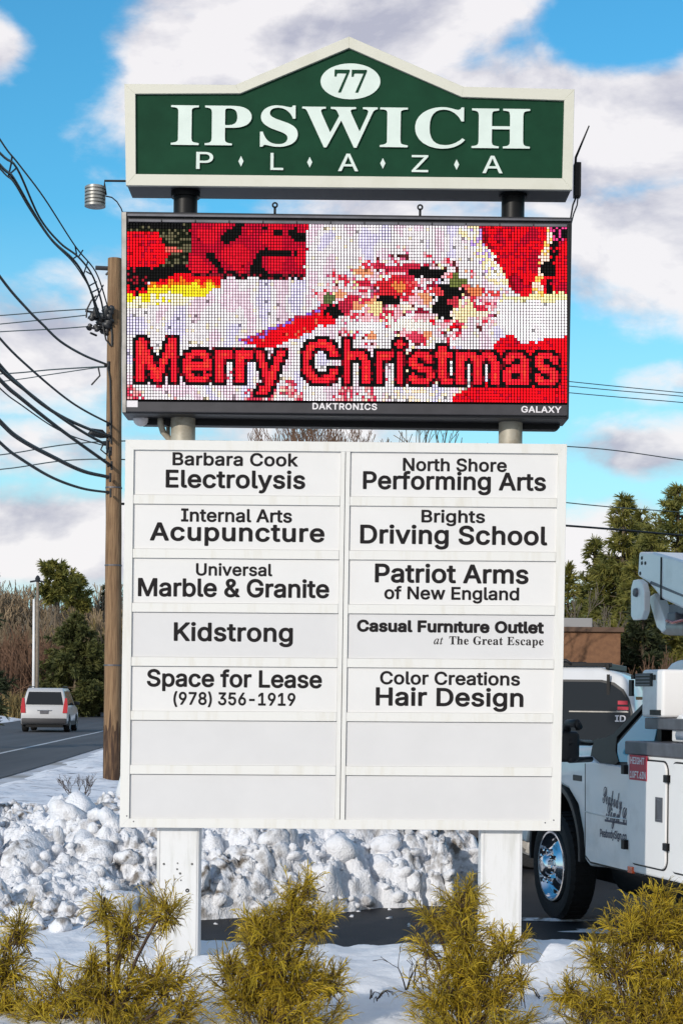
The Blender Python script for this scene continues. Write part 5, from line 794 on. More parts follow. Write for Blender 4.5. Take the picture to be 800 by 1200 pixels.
# road bending away to the left; right edge / edge line / left edge by distance
RR_ = [(-6.2,-14),(-6.3,10),(-6.5,24.6),(-7.0,38),(-7.7,55),(-8.5,72),(-11.2,105),(-16,140),(-24,175),(-38,215)]
_P = [Vector((x, y, 0)) for x, y in RR_]
def _sm():
    out = []; P = [_P[0]*2-_P[1]]+_P+[_P[-1]*2-_P[-2]]
    for i in range(1, len(P)-2):
        for k in range(8):
            t = k/8; a, b, c_, d = P[i-1], P[i], P[i+1], P[i+2]
            out.append(.5*((2*b)+(c_-a)*t+(2*a-5*b+4*c_-d)*t*t+(3*b-a-3*c_+d)*t**3))
    return [(v.x, v.y) for v in out]+[RR_[-1]]
RR_ = _sm()
def roadx(y, off):
    for (xa, ya), (xb, yb) in zip(RR_, RR_[1:]):
        if ya <= y <= yb: return xa+(xb-xa)*(y-ya)/(yb-ya)+off
    return RR_[-1][0]+off
def strip(name, off0, off1, z, m, y0=-14, y1=214):
    mb = MB(); vs = []; n = 120
    for k in range(n+1):
        y = y0+(y1-y0)*k/n; vs += [(roadx(y, off0), y, z), (roadx(y, off1), y, z)]
    mb.add(vs, [(2*k+1, 2*k, 2*k+2, 2*k+3) for k in range(n)]); o = mb.build(name, m); o['kind'] = 'structure'; return o
strip('road', 0, -8.6, -.036, M['road'])
strip('road_edge_line', -2.05, -2.2, -.031, M['paint'])

def fb(x, y, s, seed=0, o=4): return noise.fractal(Vector((x*s, y*s, seed)), 1.0, 2.0, o)
def rnd_cell(p): 
    v = sin(p.x*127.1+p.y*311.7+p.z*74.7)*43758.5453; return v-floor(v)
def lumps(x, y, s, seed):
    d, p = noise.voronoi(Vector((x*s, y*s, seed+.35*noise.noise(Vector((x*s*.7, y*s*.7, seed))))))
    e = max(0.0, d[1]-d[0])
    tilt = ((x*s-p[0].x)*(rnd_cell(p[0]+Vector((3,1,0)))-.5)+(y*s-p[0].y)*(rnd_cell(p[0]+Vector((7,5,0)))-.5))
    return (.75*rnd_cell(p[0])+.55*min(1.0, e*2.4)**.6+.9*tilt)
# ridge of the ploughed bank: X, Y, height, half width
RIDGE = [(-6.4,4.6,.62,2.2),(-4.2,4.7,.70,2.4),(-2.6,4.2,.72,2.3),(-1.5,4.4,.86,1.75),(-.3,4.9,.98,1.55),(.45,5.0,.92,1.45),(.78,5.0,.80,1.2)]
def bank_env(x, y):
    best = 0.0
    for (xa, ya, ha, wa), (xb, yb, hb_, wb) in zip(RIDGE, RIDGE[1:]):
        dx, dy = xb-xa, yb-ya; t = ((x-xa)*dx+(y-ya)*dy)/(dx*dx+dy*dy); t = min(1, max(0, t))
        d = sqrt((x-xa-t*dx)**2+(y-ya-t*dy)**2); w = wa+(wb-wa)*t; h = ha+(hb_-ha)*t
        if t >= 1: w = .42
        e = d/w
        if e < 1: best = max(best, h*(1-e*e)**.62)
    return best
def smoothstep(a, b, x):
    t = min(1, max(0, (x-a)/(b-a))); return t*t*(3-2*t)
def bank_h(x, y):
    xw = x+.16*fb(x, y, 1.4, 3, 3); yw = y+.16*fb(x, y, 1.4, 8, 3)
    e = bank_env(xw, yw)
    # the left half runs on as low ploughed lumps towards the sign
    lf = smoothstep(-1.15, -1.9, xw)*smoothstep(.75, 1.9, yw)*smoothstep(7.5, 5.5, yw)*.30
    e = max(e, lf)
    if e <= 0: return -.06
    k = min(1.0, e/.18)
    rough = k*(1.0-.75*smoothstep(4.6, 5.8, yw))*(1-.35*smoothstep(.3,.0,abs(fb(x,y,.5,2,2))))
    z = e*(.80+.22*fb(x, y, .9, 1, 3))
    z += rough*(.14*(lumps(x, y, 1.9, 1)-.62)+.11*(lumps(x, y, 4.4, 4)-.62)+.08*(lumps(x, y, 9.5, 9)-.6)+.05*fb(x, y, 7, 31, 5)+.035*(lumps(x, y, 24, 13)-.6))
    return max(z, -.06)
grid_sheet('snow_bank', -6.4, 1.35, .9, 7.4, .02, bank_h, M['snow_dirty'], skip=-.045)

def front_h(x, y):
    edge = 1.05-.30*smoothstep(1.2, 3.2, x)-.5*smoothstep(2.2,4.5,x)+.16*fb(x, 0, 1.5, 5, 3)+.05*fb(x, 0, 7, 6, 2)
    if x < -1.0: edge += 1.6*smoothstep(-.85, -1.6, x)
    d = edge-y
    base = .11+.05*fb(x, y, .8, 2, 4)+.020*fb(x, y, 4, 7, 4)+.035*max(0, fb(x, y, 2.0, 12, 2))
    for (px, py) in ((-.91,.13),(.895,.13)):
        r = sqrt((x-px)**2+(y-py)**2); base -= .07*(1-smoothstep(.14,.40,r)); base += .045*max(0, 1-abs(r-.42)/.18)
    return -.05+(base+.05)*smoothstep(-.02, .20, d)**.6
grid_sheet('snow_bed', -4.2, 4.2, -4.5, 2.6, .03, front_h, M['snow'], skip=-.045)
def verge_h(x, y):
    r = roadx(y, 0)+.25+.35*fb(0, y, .35, 3, 3)+.1*fb(0, y, 2, 5, 2)
    a = smoothstep(r, r+.7, x)*smoothstep(1.2, .1, x+max(0,(y-8))*.02)*smoothstep(4.2,5.6,y+max(0,-1.1-x)*4)
    return -.07+(a)*(.20+.10*fb(x, y, .5, 4, 4)+.05*fb(x, y, 2.2, 6, 3)-.09*smoothstep(8, 24, y))
grid_sheet('snow_verge', -9.5, 1.4, 1.5, 60, .13, verge_h, M['snow_verge'], skip=-.06)
def far_verge(x, y):
    r = roadx(y, -8.6)-.2
    return -.08+smoothstep(r, r-2.0, x)*(.28+.16*fb(x, y, .2, 4, 4))
grid_sheet('snow_verge_far', -70, -15, 50, 214, 1.1, far_verge, M['snow'], skip=-.07)
def far_right(x, y):
    r = roadx(y, 0)+.3; return -.08+smoothstep(r, r+1.2, x)*smoothstep(2.0,-1.0,x)*(.25+.14*fb(x, y, .2, 9, 4))
grid_sheet('snow_field', -40, 2, 58, 214, 1.1, far_right, M['snow'], skip=-.07)

# loose lumps lying on the bank and along its foot
def chunk(mb, c, r, sub):
    """broken, roughly faceted lump"""
    bm = bmesh.new(); bmesh.ops.create_icosphere(bm, subdivisions=sub, radius=1)
    planes = [(rv_().normalized(), random.uniform(.55, .95)) for _ in range(random.randint(6, 11))]
    o = rv_()*20; sc = Vector((random.uniform(.75,1.3), random.uniform(.75,1.3), random.uniform(.55,1.0)))
    rot = Matrix.Rotation(random.uniform(0, 6.3), 3, rv_().normalized())
    vs = []
    for v in bm.verts:
        d = v.co.normalized(); k = 1.0
        for n, h in planes:
            q_ = d.dot(n)
            if q_ > .05: k += (q_/h)**5
        k = k**-.2*1.12
        k *= 1+.16*noise.noise(d*2.2+o)+.10*noise.noise(d*5.5+o)+(.06*noise.noise(d*12+o) if sub > 2 else 0)
        p = d*k; p = rot @ Vector((p.x*sc.x, p.y*sc.y, p.z*sc.z)); vs.append(c+p*r)
    fs = [tuple(l.vert.index for l in f.loops) for f in bm.faces]; bm.free(); mb.add(vs, fs)
def rv_(): return Vector((random.gauss(0,1), random.gauss(0,1), random.gauss(0,1)))
mb = MB(); random.seed(11); n = 0
while n < 3600:
    x = random.uniform(-5.0, 1.15); y = random.uniform(1.1, 5.4)
    h = bank_h(x, y)
    if h < 0:
        if random.random() > .05: continue
        r = random.uniform(.008, .028); h = .0
    else:
        t = random.random()
        r = random.uniform(.012,.035) if t < .72 else (random.uniform(.035,.07) if t < .93 else (random.uniform(.07,.12) if t < .985 else random.uniform(.12,.19)))
    chunk(mb, Vector((x, y, h+r*random.uniform(-.45,.2))), r, 1 if r < .03 else (2 if r < .07 else 3)); n += 1
tag(mb.build('snow_lumps', M['snow_dirty'], smooth=True, auto=75), kind='stuff', label='loose broken lumps of ploughed snow on the bank', cat='snow')
# thin snow film and puddles of slush on the lot
def slush(name, cx, cy, rx, ry, label):
    mb = MB(); vs = [(cx, cy, .02)]; n = 44
    for k in range(n):
        a = 2*pi*k/n; r = 1+.45*fb(cos(a)*1.5+cx, sin(a)*1.5+cy, 1.2, 3, 3); vs.append((cx+rx*r*cos(a), cy+ry*r*sin(a), .004))
    mb.add(vs, [(0, k+1, (k+1) % n+1) for k in range(n)]); tag(mb.build(name, M['snow_dirty'], smooth=True), kind='stuff', label=label, cat='snow')
a = at(690, 1060, 2.5)
slush('slush', 1.9, 2.3, .35, .13, 'thin patch of slush on the asphalt by the truck wheel')
slush('slush', 1.45, 2.9, .5, .07, 'thin streak of slush under the front of the truck')
slush('slush', 2.7, 3.4, .5, .2, 'patch of old snow on the asphalt beneath the truck body')

# ------------------------------------------------------------------ utility pole and wires
PY = 22.3
def pole_pt(px, py, dY=0): return at(px, py, PY+dY)
foot = at(131.5, 921, PY); topz = at(134.5, 303, PY)
pole = empty('utility_pole', (foot.x, PY, -.05), 'tall weathered brown wooden utility pole standing in snow just left of the sign', 'utility pole')
def pl(mb, name, m, parent=None, **k): return mb.build(name, m, parent or pole, world=(parent is None), **k)
def pole_x(z): return foot.x+(topz.x-foot.x)*z/topz.z
m = MB(); pts = []; rr = []
for k in range(30):
    z = -.1+(topz.z+.1)*k/29; pts.append((pole_x(z)+.012*noise.noise(Vector((0,0,z))), PY, z)); rr.append(.162-.034*k/29+.004*noise.noise(Vector((3,0,z*2))))
m.tube(pts, rr, 20); shaft = pl(m, 'shaft', M['wood_pole'], smooth=True, auto=50)
m = MB(); m.tube([(pole_x(z), PY, z) for z in (-.1, .3, .6, .9)], [.1685,.168,.167,.166], 40, False)
for k in range(40):
    x, y, z = m.v[3*40+k]; m.v[3*40+k] = (x, y, .95+.45*noise.noise(Vector((cos(k*pi/20)*3, sin(k*pi/20)*3, 4)))+.12*(k % 2))
pl(m, 'creosote_stain', mat('creosote_stained_wood', (.050,.025,.014), .8, col2=(.22,.125,.06), vscale=5, stretch=(7,7,.5), lo=.45, hi=.70), shaft)
m = MB(); a = at(112, 313.5, PY); b = at(131, 314.5, PY); m.tube([a, b], .04, 8); m.tube([at(124,322,PY), b], .02, 6); pl(m, 'bracket_arm', M['porcelain'])
random.seed(3)
for (px, py, r, h) in ((112,366,.07,.20),(118,374,.09,.22),(124,366,.09,.25),(127,378,.10,.20),(121,385,.07,.18),(108,371,.06,.14),(105,383,.055,.12),(129,366,.07,.26),(113,384,.06,.13),(125,388,.06,.15)):
    m = MB(); c = pole_pt(px, py, random.uniform(-.25,.1)); ax = Vector((random.uniform(-.6,.6), random.uniform(-.3,.3), 1))
    m.lathe([(-h/2,0),(-h/2,r*.6),(-h*.3,r),(-h*.1,r*.62),(.0,r),(h*.2,r*.62),(h*.32,r*.9),(h/2,r*.45),(h/2,0)], c, ax, 12); pl(m, 'insulator', M['porcelain'], smooth=True)
for (x0,y0,x1,y1,r) in ((100,364,131,370,.022),(103,372,131,378,.026),(101,383,118,386,.02),(112,384,131,380,.025),(106,390,113,393,.02)):
    m = MB(); m.tube([pole_pt(x0,y0,-.15), pole_pt(x1,y1,0)], r, 6); pl(m, 'cross_arm', M['porcelain'])
for (px, py) in ((125.5,428),(128,497),(127,511),(124,520),(128,528),(129,545),(127.5,559),(128,577)):
    m = MB(); c = pole_pt(px, py, -.12); m.tube([c-Vector((.05,0,0)), c+Vector((.12,.05,0))], .035, 8); m.tube([c+Vector((.03,0,-.09)), c+Vector((.03,0,.07))], .03, 8); pl(m, 'wire_clamp', M['cable'])
m = MB(); c = pole_pt(113, 509, -.1); m.tube([pole_pt(103,509.5,-.2), pole_pt(108,506.5,-.15), pole_pt(119,508.5,-.1), pole_pt(127,512,-.1)], [.02,.075,.085,.02], 8); pl(m, 'splice_case', M['cable'], smooth=True)
for pts in (((129,368),(131,392),(131,405)),((120,378),(124,398),(129.5,405)),((126,429),(129,445),(130,520)),((115,430),(117,440),(107,451)),((121,520),(118,527),(124,532),(129,528)),((128,528),(127.5,535),(129,538)),((101,372),(102,362),(107,352),(113,346))):
    m = MB(); m.tube([pole_pt(x, y, -.16) for x, y in pts], .016, 5); pl(m, 'jumper_wire', M['cable'])
for z in (2.1, 3.9, 5.3):
    m = MB(); m.lathe([(0,.163-.003*z),(.0,.168-.003*z),(.025,.168-.003*z),(.025,.163-.003*z)], (pole_x(z), PY, z), (0,0,1), 20); pl(m, 'band', M['steel'])

def spl(pts, n=6):
    out = []; P = [pts[0]*2-pts[1]]+pts+[pts[-1]*2-pts[-2]]
    for i in range(1, len(P)-2):
        for k in range(n):
            t = k/n; a, b, c, d = P[i-1], P[i], P[i+1], P[i+2]
            out.append(.5*((2*b)+(c-a)*t+(2*a-5*b+4*c-d)*t*t+(3*b-a-3*c+d)*t**3))
    out.append(pts[-1]); return out
def run_wire(px_pts, r, label, group, XL=None, m='cable', clamp=True):
    """a wire along the road: runs out of the frame towards the pole behind the camera"""
    w = []
    p0, p1 = px_pts[0], px_pts[1]; sl_ = (p1[1]-p0[1])/(p1[0]-p0[0])
    sl2 = sl_*1.25
    pp = [(-150, p0[1]-150*sl2-18), (-70, p0[1]-70*sl2*.97-4)]+list(px_pts)
    for (x, y) in pp:
        D = 32.3-(131-x)/131*9.2*(1 if x >= 0 else .92)
        w.append(at(x, y, D-10))
    mb = MB(); mb.tube(spl(w), r, 6); o = mb.build('power_line', M[m], smooth=True)
    tag(o, label, 'wire', group)
GW = 'cables running from the pole along the road'
run_wire([(0,163),(22,192),(52,232),(88,288),(112,318),(124,352),(129,372)], .013, 'thin uppermost wire of the bundle reaching the pole top', GW)
run_wire([(0,179),(20,197),(46,254),(70,284),(92,301),(108,322),(118,350),(122,372)], .017, 'second wire down in the spaced bundle at the pole top', GW)
run_wire([(0,193),(15,207),(36,243),(60,280),(84,302),(97,320),(108,345),(118,374)], .020, 'third wire down in the spaced bundle at the pole top', GW)
run_wire([(0,197),(16,213),(35,245),(60,281),(83,304),(96,322),(106,341),(114,372)], .012, 'lowest wire of the spaced bundle at the pole top', GW)
run_wire([(0,324),(32,362),(50,380),(71,400),(98,416),(125,427)], .020, 'single black cable meeting the pole just beneath the insulator cluster', GW)
run_wire([(0,396.5),(37,433),(75,465),(100,481.5),(130,497)], .017, 'lone thinner cable sagging above the heavy cable group', GW)
run_wire([(0,428),(25,453),(50,474),(75,489.5),(105,503),(129,511)], .026, 'thick cable topmost of the heavy group at mid pole', GW)
run_wire([(0,432.5),(37,463),(70,488),(97,506),(122,520)], .024, 'thick cable just under the topmost of the heavy group', GW)
run_wire([(0,445),(25,467),(62,496.5),(98,523),(129,545)], .028, 'straightest heavy cable crossing below the splice case', GW)
run_wire([(0,455),(25,474.5),(62,500),(90,513),(120,521.5)], .010, 'thin dark wire tucked under the heavy cables', GW)
run_wire([(0,494),(25,515.5),(62,535.5),(97,552),(127,559)], .032, 'thickest black cable, next to lowest on the pole', GW)
run_wire([(0,518.5),(25,538),(62,560),(97,572.5),(127,577)], .022, 'lowest black cable, meeting the pole beneath all others', GW)
# spacers of the bundle
for k, pts in enumerate((((14,183),(13,192),(10,205),(16,212)),((20,196),(12,203),(17,213)),((88,288),(90,300),(84,304)),((92,301),(97,293)),((103,306),(98,321)),((113,330),(104,335)),((116,338),(106,343)),((121,334),(112,352)),((108,322),(101,318)))):
    w = [at(x, y, 32.3-(131-x)/131*9.2-10) for x, y in pts]
    mb = MB(); mb.tube(w, .013, 5); tag(mb.build('cable_spacer', M['cable']), 'small black spacer holding apart the wire bundle near the pole top', 'cable spacer', 'spacers on the wire bundle')
GX = 'thin wires crossing over the road'
def cross(pts, r, label, Ys, m='wire_grey'):
    w = [at(x, y, Yv) for (x, y), Yv in zip(pts, Ys)]; mb = MB(); mb.tube(spl(w, 8), r, 5); tag(mb.build('power_line', M[m], smooth=True), label, 'wire', GX)
cross([(-140,379),(0,369.5),(60,364.5),(109,361.5)], .011, 'top thin wire of three crossing the road to the insulators', (26,24,23,22.2))
cross([(-140,393),(0,379.5),(60,373.5),(102,369)], .011, 'middle thin wire of three crossing the road to the insulators', (26,24,23,22.2))
cross([(-140,397),(0,388.5),(60,385.5),(101,382.5)], .011, 'bottom thin wire of three crossing the road to the insulators', (26,24,23,22.2))
cross([(-140,443),(0,438),(60,433),(125,429)], .013, 'upper thin wire crossing the road to the clamp below the insulators', (26,24,23,22.2))
cross([(-140,461),(0,447),(60,438.5),(107,431.5),(124,430)], .010, 'lower thin wire crossing the road to the clamp below the insulators', (26,24,23,22.4,22.2))
YR = (26,24,22.3,24,27,30)
cross([(-140,548),(0,533),(130,517),(400,519),(664,523),(800,539),(900,553)], .012, 'thin wire at the level of the board top on both sides', (26,24,22.3,25,28,30,32))
cross([(-140,562),(0,550),(130,538),(400,556),(664,589),(800,600.5),(900,610)], .012, 'thin wire passing low behind the board in front of the pines', (26,24,22.3,25,28,30,32))
for k, (yl, yr, y0, lab) in enumerate(((446.6,460.2,382,'top one of three thin wires right of the display'),(452,464.3,388,'middle one of three thin wires right of the display'),(459.8,471.6,398,'bottom one of three thin wires right of the display'))):
    cross([(131,y0),(400,y0+36),(664,yl),(800,yr),(900,yr+10)], .010, lab, (22.3,25,28,30,32))
cross([(131,590),(400,599),(664,616),(800,627.5),(900,636)], .024, 'thick black cable crossing in front of the pines right of the board', (22.3,25,28,30,32), 'cable')

# far slim poles across the road
for (xb, xt, yt, yb, r, lab, mm) in ((39.5,39.8,702,818,.085,'slim white pole, shorter of the pair beyond the car','post_white'),(43.6,44.2,680,818,.10,'slim pale wooden pole, taller of the pair, dark cap on top','bark_pale')):
    b = at(xb, yb, 96); t = at(xt, yt, 96); p = empty('roadside_pole', (b.x, 96, 0), lab, 'pole')
    m = MB(); m.tube([(b.x, 96, -.1), (b.x+(t.x-b.x)*.5, 96, t.z*.5), t], [r*1.15, r, r*.85], 10); m.build('shaft', M[mm], p, world=True, smooth=True)
    if 'cap' in lab:
        m = MB(); m.tube([t-Vector((.45,0,.1)), t-Vector((0,0,.02)), t+Vector((.42,0,-.12))], .06, 6); m.lathe([(-.1,.12),(.1,.16),(.25,.08),(.3,0)], t, (0,0,1), 10); m.build('cap', M['cable'], p, world=True)
# log guard rail at the far edge of the road
g0 = at(-60, 834, 118); g1 = at(24, 834, 118)
gr = empty('guard_rail', ((g0.x+g1.x)/2, 118, 0), 'low dark wooden guard rail along the far side of the road at left', 'guard rail')
m = MB(); m.box((g0.x, 117.9, .42), (g1.x, 118.05, .72)); m.build('rail', M['twig'], gr, world=True, bevel=.02)
for k in range(4):
    x = g0.x+(g1.x-g0.x)*(k+.5)/4; m = MB(); m.box((x-.1, 118.06, -.1), (x+.1, 118.3, .78)); m.build('rail_post', M['twig'], gr, world=True, bevel=.01)

# ------------------------------------------------------------------ vehicles
def taper(mb, z0, k, i0=0, cx=0.0):
    for i in range(i0, len(mb.v)):
        x, y, z = mb.v[i]
        if z > z0: mb.v[i] = (cx+(x-cx)*(1-(z-z0)*k), y, z)
def wheel(root, c, side, r, w, rim_m, name='wheel', spokes=5):
    """tyre with rim; side = +1 for the right of the car"""
    c = Vector(c); ax = Vector((side, 0, 0))
    m = MB(); m.lathe([(-w,r*.60),(-w,r*.93),(-w*.85,r),(-w*.15,r),(0,r*.94),(.004,r*.80),(-.004,r*.66),(-.03,r*.62)], c, ax, 36)
    wh = m.build(name, M['rubber'], root, smooth=True, auto=35)
    m = MB(); m.lathe([(-.03,r*.63),(.0,r*.64),(-.012,r*.60),(-.06,r*.55),(-.06,0)], c, ax, 30)
    for k in range(spokes):
        a = 2*pi*k/spokes; d = Vector((0, cos(a), sin(a))); e = Vector((0, -sin(a), cos(a)))
        p0 = c+d*r*.08; p1 = c+d*r*.6
        m.prism([p0-e*r*.10-ax*.02, p1-e*r*.07-ax*.015, p1+e*r*.07-ax*.015, p0+e*r*.10-ax*.02], -ax*.03)
    m.lathe([(-.06,r*.17),(-.012,r*.16),(-.008,0)], c, ax, 16)
    m.build('rim', rim_m, wh, smooth=True, auto=30)
    return wh
def sport_utility(root, L=4.75, Wd=1.88, H=1.75, plate=True, roofbox=True, light='red_lamp', tall=False, paint='car_white'):
    h = L/2; w = Wd/2; bz = H*.60
    m = MB(); side = [(-h+.06,.34),(-h,.52),(-h+.02,.78),(-h+.10,bz),(h*.40,bz+.02),(h*.80,bz-.08),(h-.08,bz-.24),(h,.62),(h-.03,.40),(h-.2,.30),(-h+.3,.30)]
    m.prism([(-w, y, z) for y, z in side], (Wd, 0, 0)); m.build('body', M[paint], root, bevel=.055, seg=3, smooth=True, auto=40)
    g = [(-h+.10,bz-.03),(-h+.30 if not tall else -h+.2,H-.13),(-h+.48 if not tall else -h+.42,H),(h*.10,H+.01),(h*.24,H-.05),(h*.56,bz-.03)]
    if tall: g = [(-h+.05,bz-.03),(-h+.10,H-.26),(-h+.20,H-.08),(-h+.42,H),(h*.10,H+.01),(h*.24,H-.05),(h*.56,bz-.03)]
    k = .30; wg = w-.03
    m = MB(); m.prism([(-wg, y, z) for y, z in g], (2*wg, 0, 0)); taper(m, bz, k); cabin = m.build('cabin', M[paint], root, bevel=.05, seg=3, smooth=True, auto=40)
    def wx(z): return (wg)*(1-max(0, z-bz)*k)
    z0, z1 = bz+.03, H-.14
    for s in (-1, 1):
        y0 = -h+.36 if not tall else -h+.12
        # quarter, rear door and front door glass
        segs = ((y0,-h*.52),(-h*.48,-h*.03),(h*.01,h*.34))
        for n_, (a, b) in enumerate(segs):
            top_a = a+(.16 if n_ == 0 else 0); top_b = b-(.28 if n_ == 2 else 0)
            pts = [(a, z0), (b, z0), (top_b, z1), (top_a+(.05 if n_ == 0 else 0), z1)]
            if n_ == 0: pts = [(a, z0), (b, z0), (b, z1), (a+.26, z1), (a+.12, z1-.08)]
            if tall and n_ == 0: pts = [(a, z0), (b, z0), (b, z1), (a+.30, z1), (a+.19, z1-.025), (a+.10, z1-.085), (a+.045, z1-.17), (a+.01, z1-.28)]
            vs = [(s*(wx(z)+.004), y, z) for y, z in pts]
            m = MB(); m.prism([Vector(v) for v in vs], (-s*.012, 0, 0)); m.build('side_window', M['glass'], cabin)
        m = MB(); m.prism([Vector((s*(wx(z)+.0015), y, z)) for y, z in ([(y0-.03, z0-.02), (h*.40, z0-.02), (h*.18, z1+.02), (y0+.22, z1+.02)] if not tall else [(y0-.02, z0-.02), (h*.40, z0-.02), (h*.18, z1+.02), (y0+.29, z1+.02), (y0+.17, z1-.005), (y0+.08, z1-.07), (y0+.025, z1-.16), (y0-.01, z1-.28)])], (-s*.01, 0, 0)); m.build('window_surround', M['plastic'], cabin)
        # lower cladding and wheel arches
        m = MB(); m.box((s*(w+.012), -h+.2, .28), (s*(w-.05), h-.2, .46))
        for yc in (-h*.62, h*.62):
            m.prism([(s*(w+.014), yc+.42*cos(t), .34+.42*sin(t)) for t in [pi*q_/14 for q_ in range(15)]], (-s*.06, 0, 0))
        m.build('cladding', M['cladding'], root)
        for yc in (-h*.62, h*.62): wheel(root, (s*(w+.03), yc, .355), s, .355, .24, M['alu'])
        m = MB(); m.box((s*(w-.02), h*.30, bz+.02), (s*(w+.20), h*.30+.14, bz+.17)); mi = m.build('mirror', M['plastic'], root, bevel=.03, smooth=True)
        m = MB(); m.tube([(s*(wx(H)-.02), -h+.7, H+.02), (s*(wx(H)-.02), -h+.75, H+.06), (s*(wx(H)-.02), h*.05, H+.065), (s*(wx(H)-.02), h*.1, H+.02)], .018, 6); m.build('roof_rail', M['plastic'], cabin, smooth=True)
        for yy in (-h*.28, h*.2):
            m = MB(); m.box((s*(w+.002), yy, bz-.13), (s*(w+.025), yy+.2, bz-.09)); m.build('door_handle', M[paint], root, bevel=.008)
        # tail lamp: tall on the pillar with a foot on the tailgate corner
        m = MB()
        m.prism([Vector(v) for v in ((s*(w+.006), -h-.012, .80), (s*(w-.20), -h-.012, .80), (s*(w-.17), -h+.06, bz-.02), (s*(w-.12), -h+.17, bz+.32), (s*(w-.03), -h+.17, bz+.32), (s*(w+.006), -h+.07, bz-.02))], (0, .16, 0))
        if not tall: m.build('tail_light', M[light], root, bevel=.012)
    # tailgate glass, plate, bumper
    def back(y_, z_): pass
    ya, za = -h+.10, bz+.04; yb, zb = (g[1][0]-.01, H-.16) if not tall else (-h+.095, H-.27)
    m = MB(); m.prism([Vector(v) for v in ((-wx(za)+.14, ya+.005, za), (wx(za)-.14, ya+.005, za), (wx(zb)-.10, yb, zb), (-wx(zb)+.10, yb, zb))], (0, .03, .008)); m.build('rear_window', M['glass'], cabin, bevel=.006)
    m = MB(); m.box((-w*.97, -h-.05, .36), (w*.97, -h+.2, .58)); m.build('rear_bumper', M['cladding'], root, bevel=.04, smooth=True, auto=40)
    m = MB(); m.box((-w*.8, -h+.1, .2), (w*.8, h-.2, .36)); m.build('underbody', M['black'], root)
    if plate:
        m = MB(); m.box((-.17, -h-.016, .77), (.17, -h+.02, .90)); m.build('number_plate', M['steel'], root, bevel=.004)
        m = MB(); m.box((-.30, -h-.012, .905), (.30, -h+.05, .935)); m.build('tailgate_trim', M['chrome'], root, bevel=.006)
    m = MB(); m.box((-.2, h-.03, .62), (.2, h+.012, .8)); m.build('grille', M['plastic'], root)
    for s in (-1, 1):
        m = MB(); m.box((s*(w-.34), h-.12, bz-.30), (s*(w-.06), h-.035, bz-.17)); m.build('headlight', M['chrome'], root, bevel=.03)

P = at(52, 861, 64.5)
car = empty('white_car', (P.x-.15, P.y+2.4, -.035), 'white estate car with red tail lights driving away along the grey road', 'car', rz=radians(3))
sport_utility(car, 4.8, 1.92, 1.84, paint='car_silver')
sv = empty('parked_car', (.52, 8.1, 0), 'white parked sport utility vehicle with dark windows between board and truck', 'car', rz=radians(75))
sport_utility(sv, 5.2, 2.0, 1.90, plate=False, tall=True)
# decals inside its rear side glass
def on_side(o, y, z, dy, dz, m, nm):
    mb = MB(); x = -(.97*(1-(z+dz/2-1.14)*.30)+.008); mb.box((x-.004, y, z), (x+.02, y+dy, z+dz)); mb.build(nm, M[m], o)
on_side(sv, -2.44, 1.55, .09, .035, 'sticker_red', 'window_sticker'); on_side(sv, -2.45, 1.50, .10, .03, 'sticker_red', 'window_sticker')
on_side(sv, -2.44, 1.475, .10, .015, 'sticker_white', 'window_sticker')
_vs, _fs = text2d('ID', 'b', .10, .06); _x = -(.97*(1-(1.41-1.14)*.30)+.012)
_m = MB(); _m.add([(_x+.30*.97*y, -2.33-x, 1.39+y) for x, y, z in _vs], _fs); _m.build('lettering', M['sticker_white'], sv)
on_side(sv, -2.27, 1.50, .028, .33, 'black', 'window_pillar'); on_side(sv, -2.45, 1.475, .55, .012, 'alu', 'trim_strip')
m = MB(); m.box((-.74, -2.28, 1.90), (-.70, -1.2, 1.94)); m.box((-.76, -2.26, 1.88), (.76, -2.22, 1.935)); m.box((-.76, -1.3, 1.88), (.76, -1.26, 1.935)); m.build('roof_rack', M['black'], sv, bevel=.006)

# ---- bucket truck: local y = forward along the truck, local x = to its right, left wheel face at x = 0
TA = radians(14.7); TO = Vector((1.53, 2.97, 0))
TH = Vector((-sin(TA), cos(TA), 0)); TN = Vector((-cos(TA), -sin(TA), 0))
truck = empty('bucket_truck', TO, 'white sign service bucket truck with lettered door, chrome wheel and folded boom at right', 'truck', rz=TA)
CAMP = Vector((0, CAMY, EYE))
def tsz(px, py, t=0.0):
    """(forward, height) on the truck's upright plane t metres out from its left side, from a photo pixel"""
    d = ray(px, py); k = (t-(CAMP-TO).dot(TN))/d.dot(TN); p = CAMP+d*k
    return ((p-TO).dot(TH), p.z)
def tp(px, py, t=0.0):
    s, z = tsz(px, py, t); return Vector((-t, s, z))
def tb(mb, name, m, parent=None, **k): return mb.build(name, m, parent or truck, **k)
CW = 2.0
# cab lower body with hood
side = [(-1.53,.50),(-1.53,1.15),(-.70,1.16),(-.55,1.20),(.70,1.17),(.92,1.08),(1.02,.92),(1.02,.55),(.62,.50),(.55,.62),(.40,.85),(.22,.955),(0,.985),(-.22,.955),(-.40,.85),(-.50,.66),(-.53,.48),(-.62,.44)]
m = MB(); m.prism([(.035, y, z) for y, z in side], (CW-.07, 0, 0))
cab = tb(m, 'cab_body', M['truck_white'], bevel=.028, seg=3, smooth=True, auto=40)
m = MB(); m.prism([(.28, y, z) for y, z in ((-.66,1.10),(-.60,1.27),(-.3,1.285),(.75,1.24),(.97,1.13),(.98,1.0))], (CW-.56, 0, 0)); tb(m, 'hood', M['truck_white'], cab, bevel=.06, seg=3, smooth=True, auto=40)
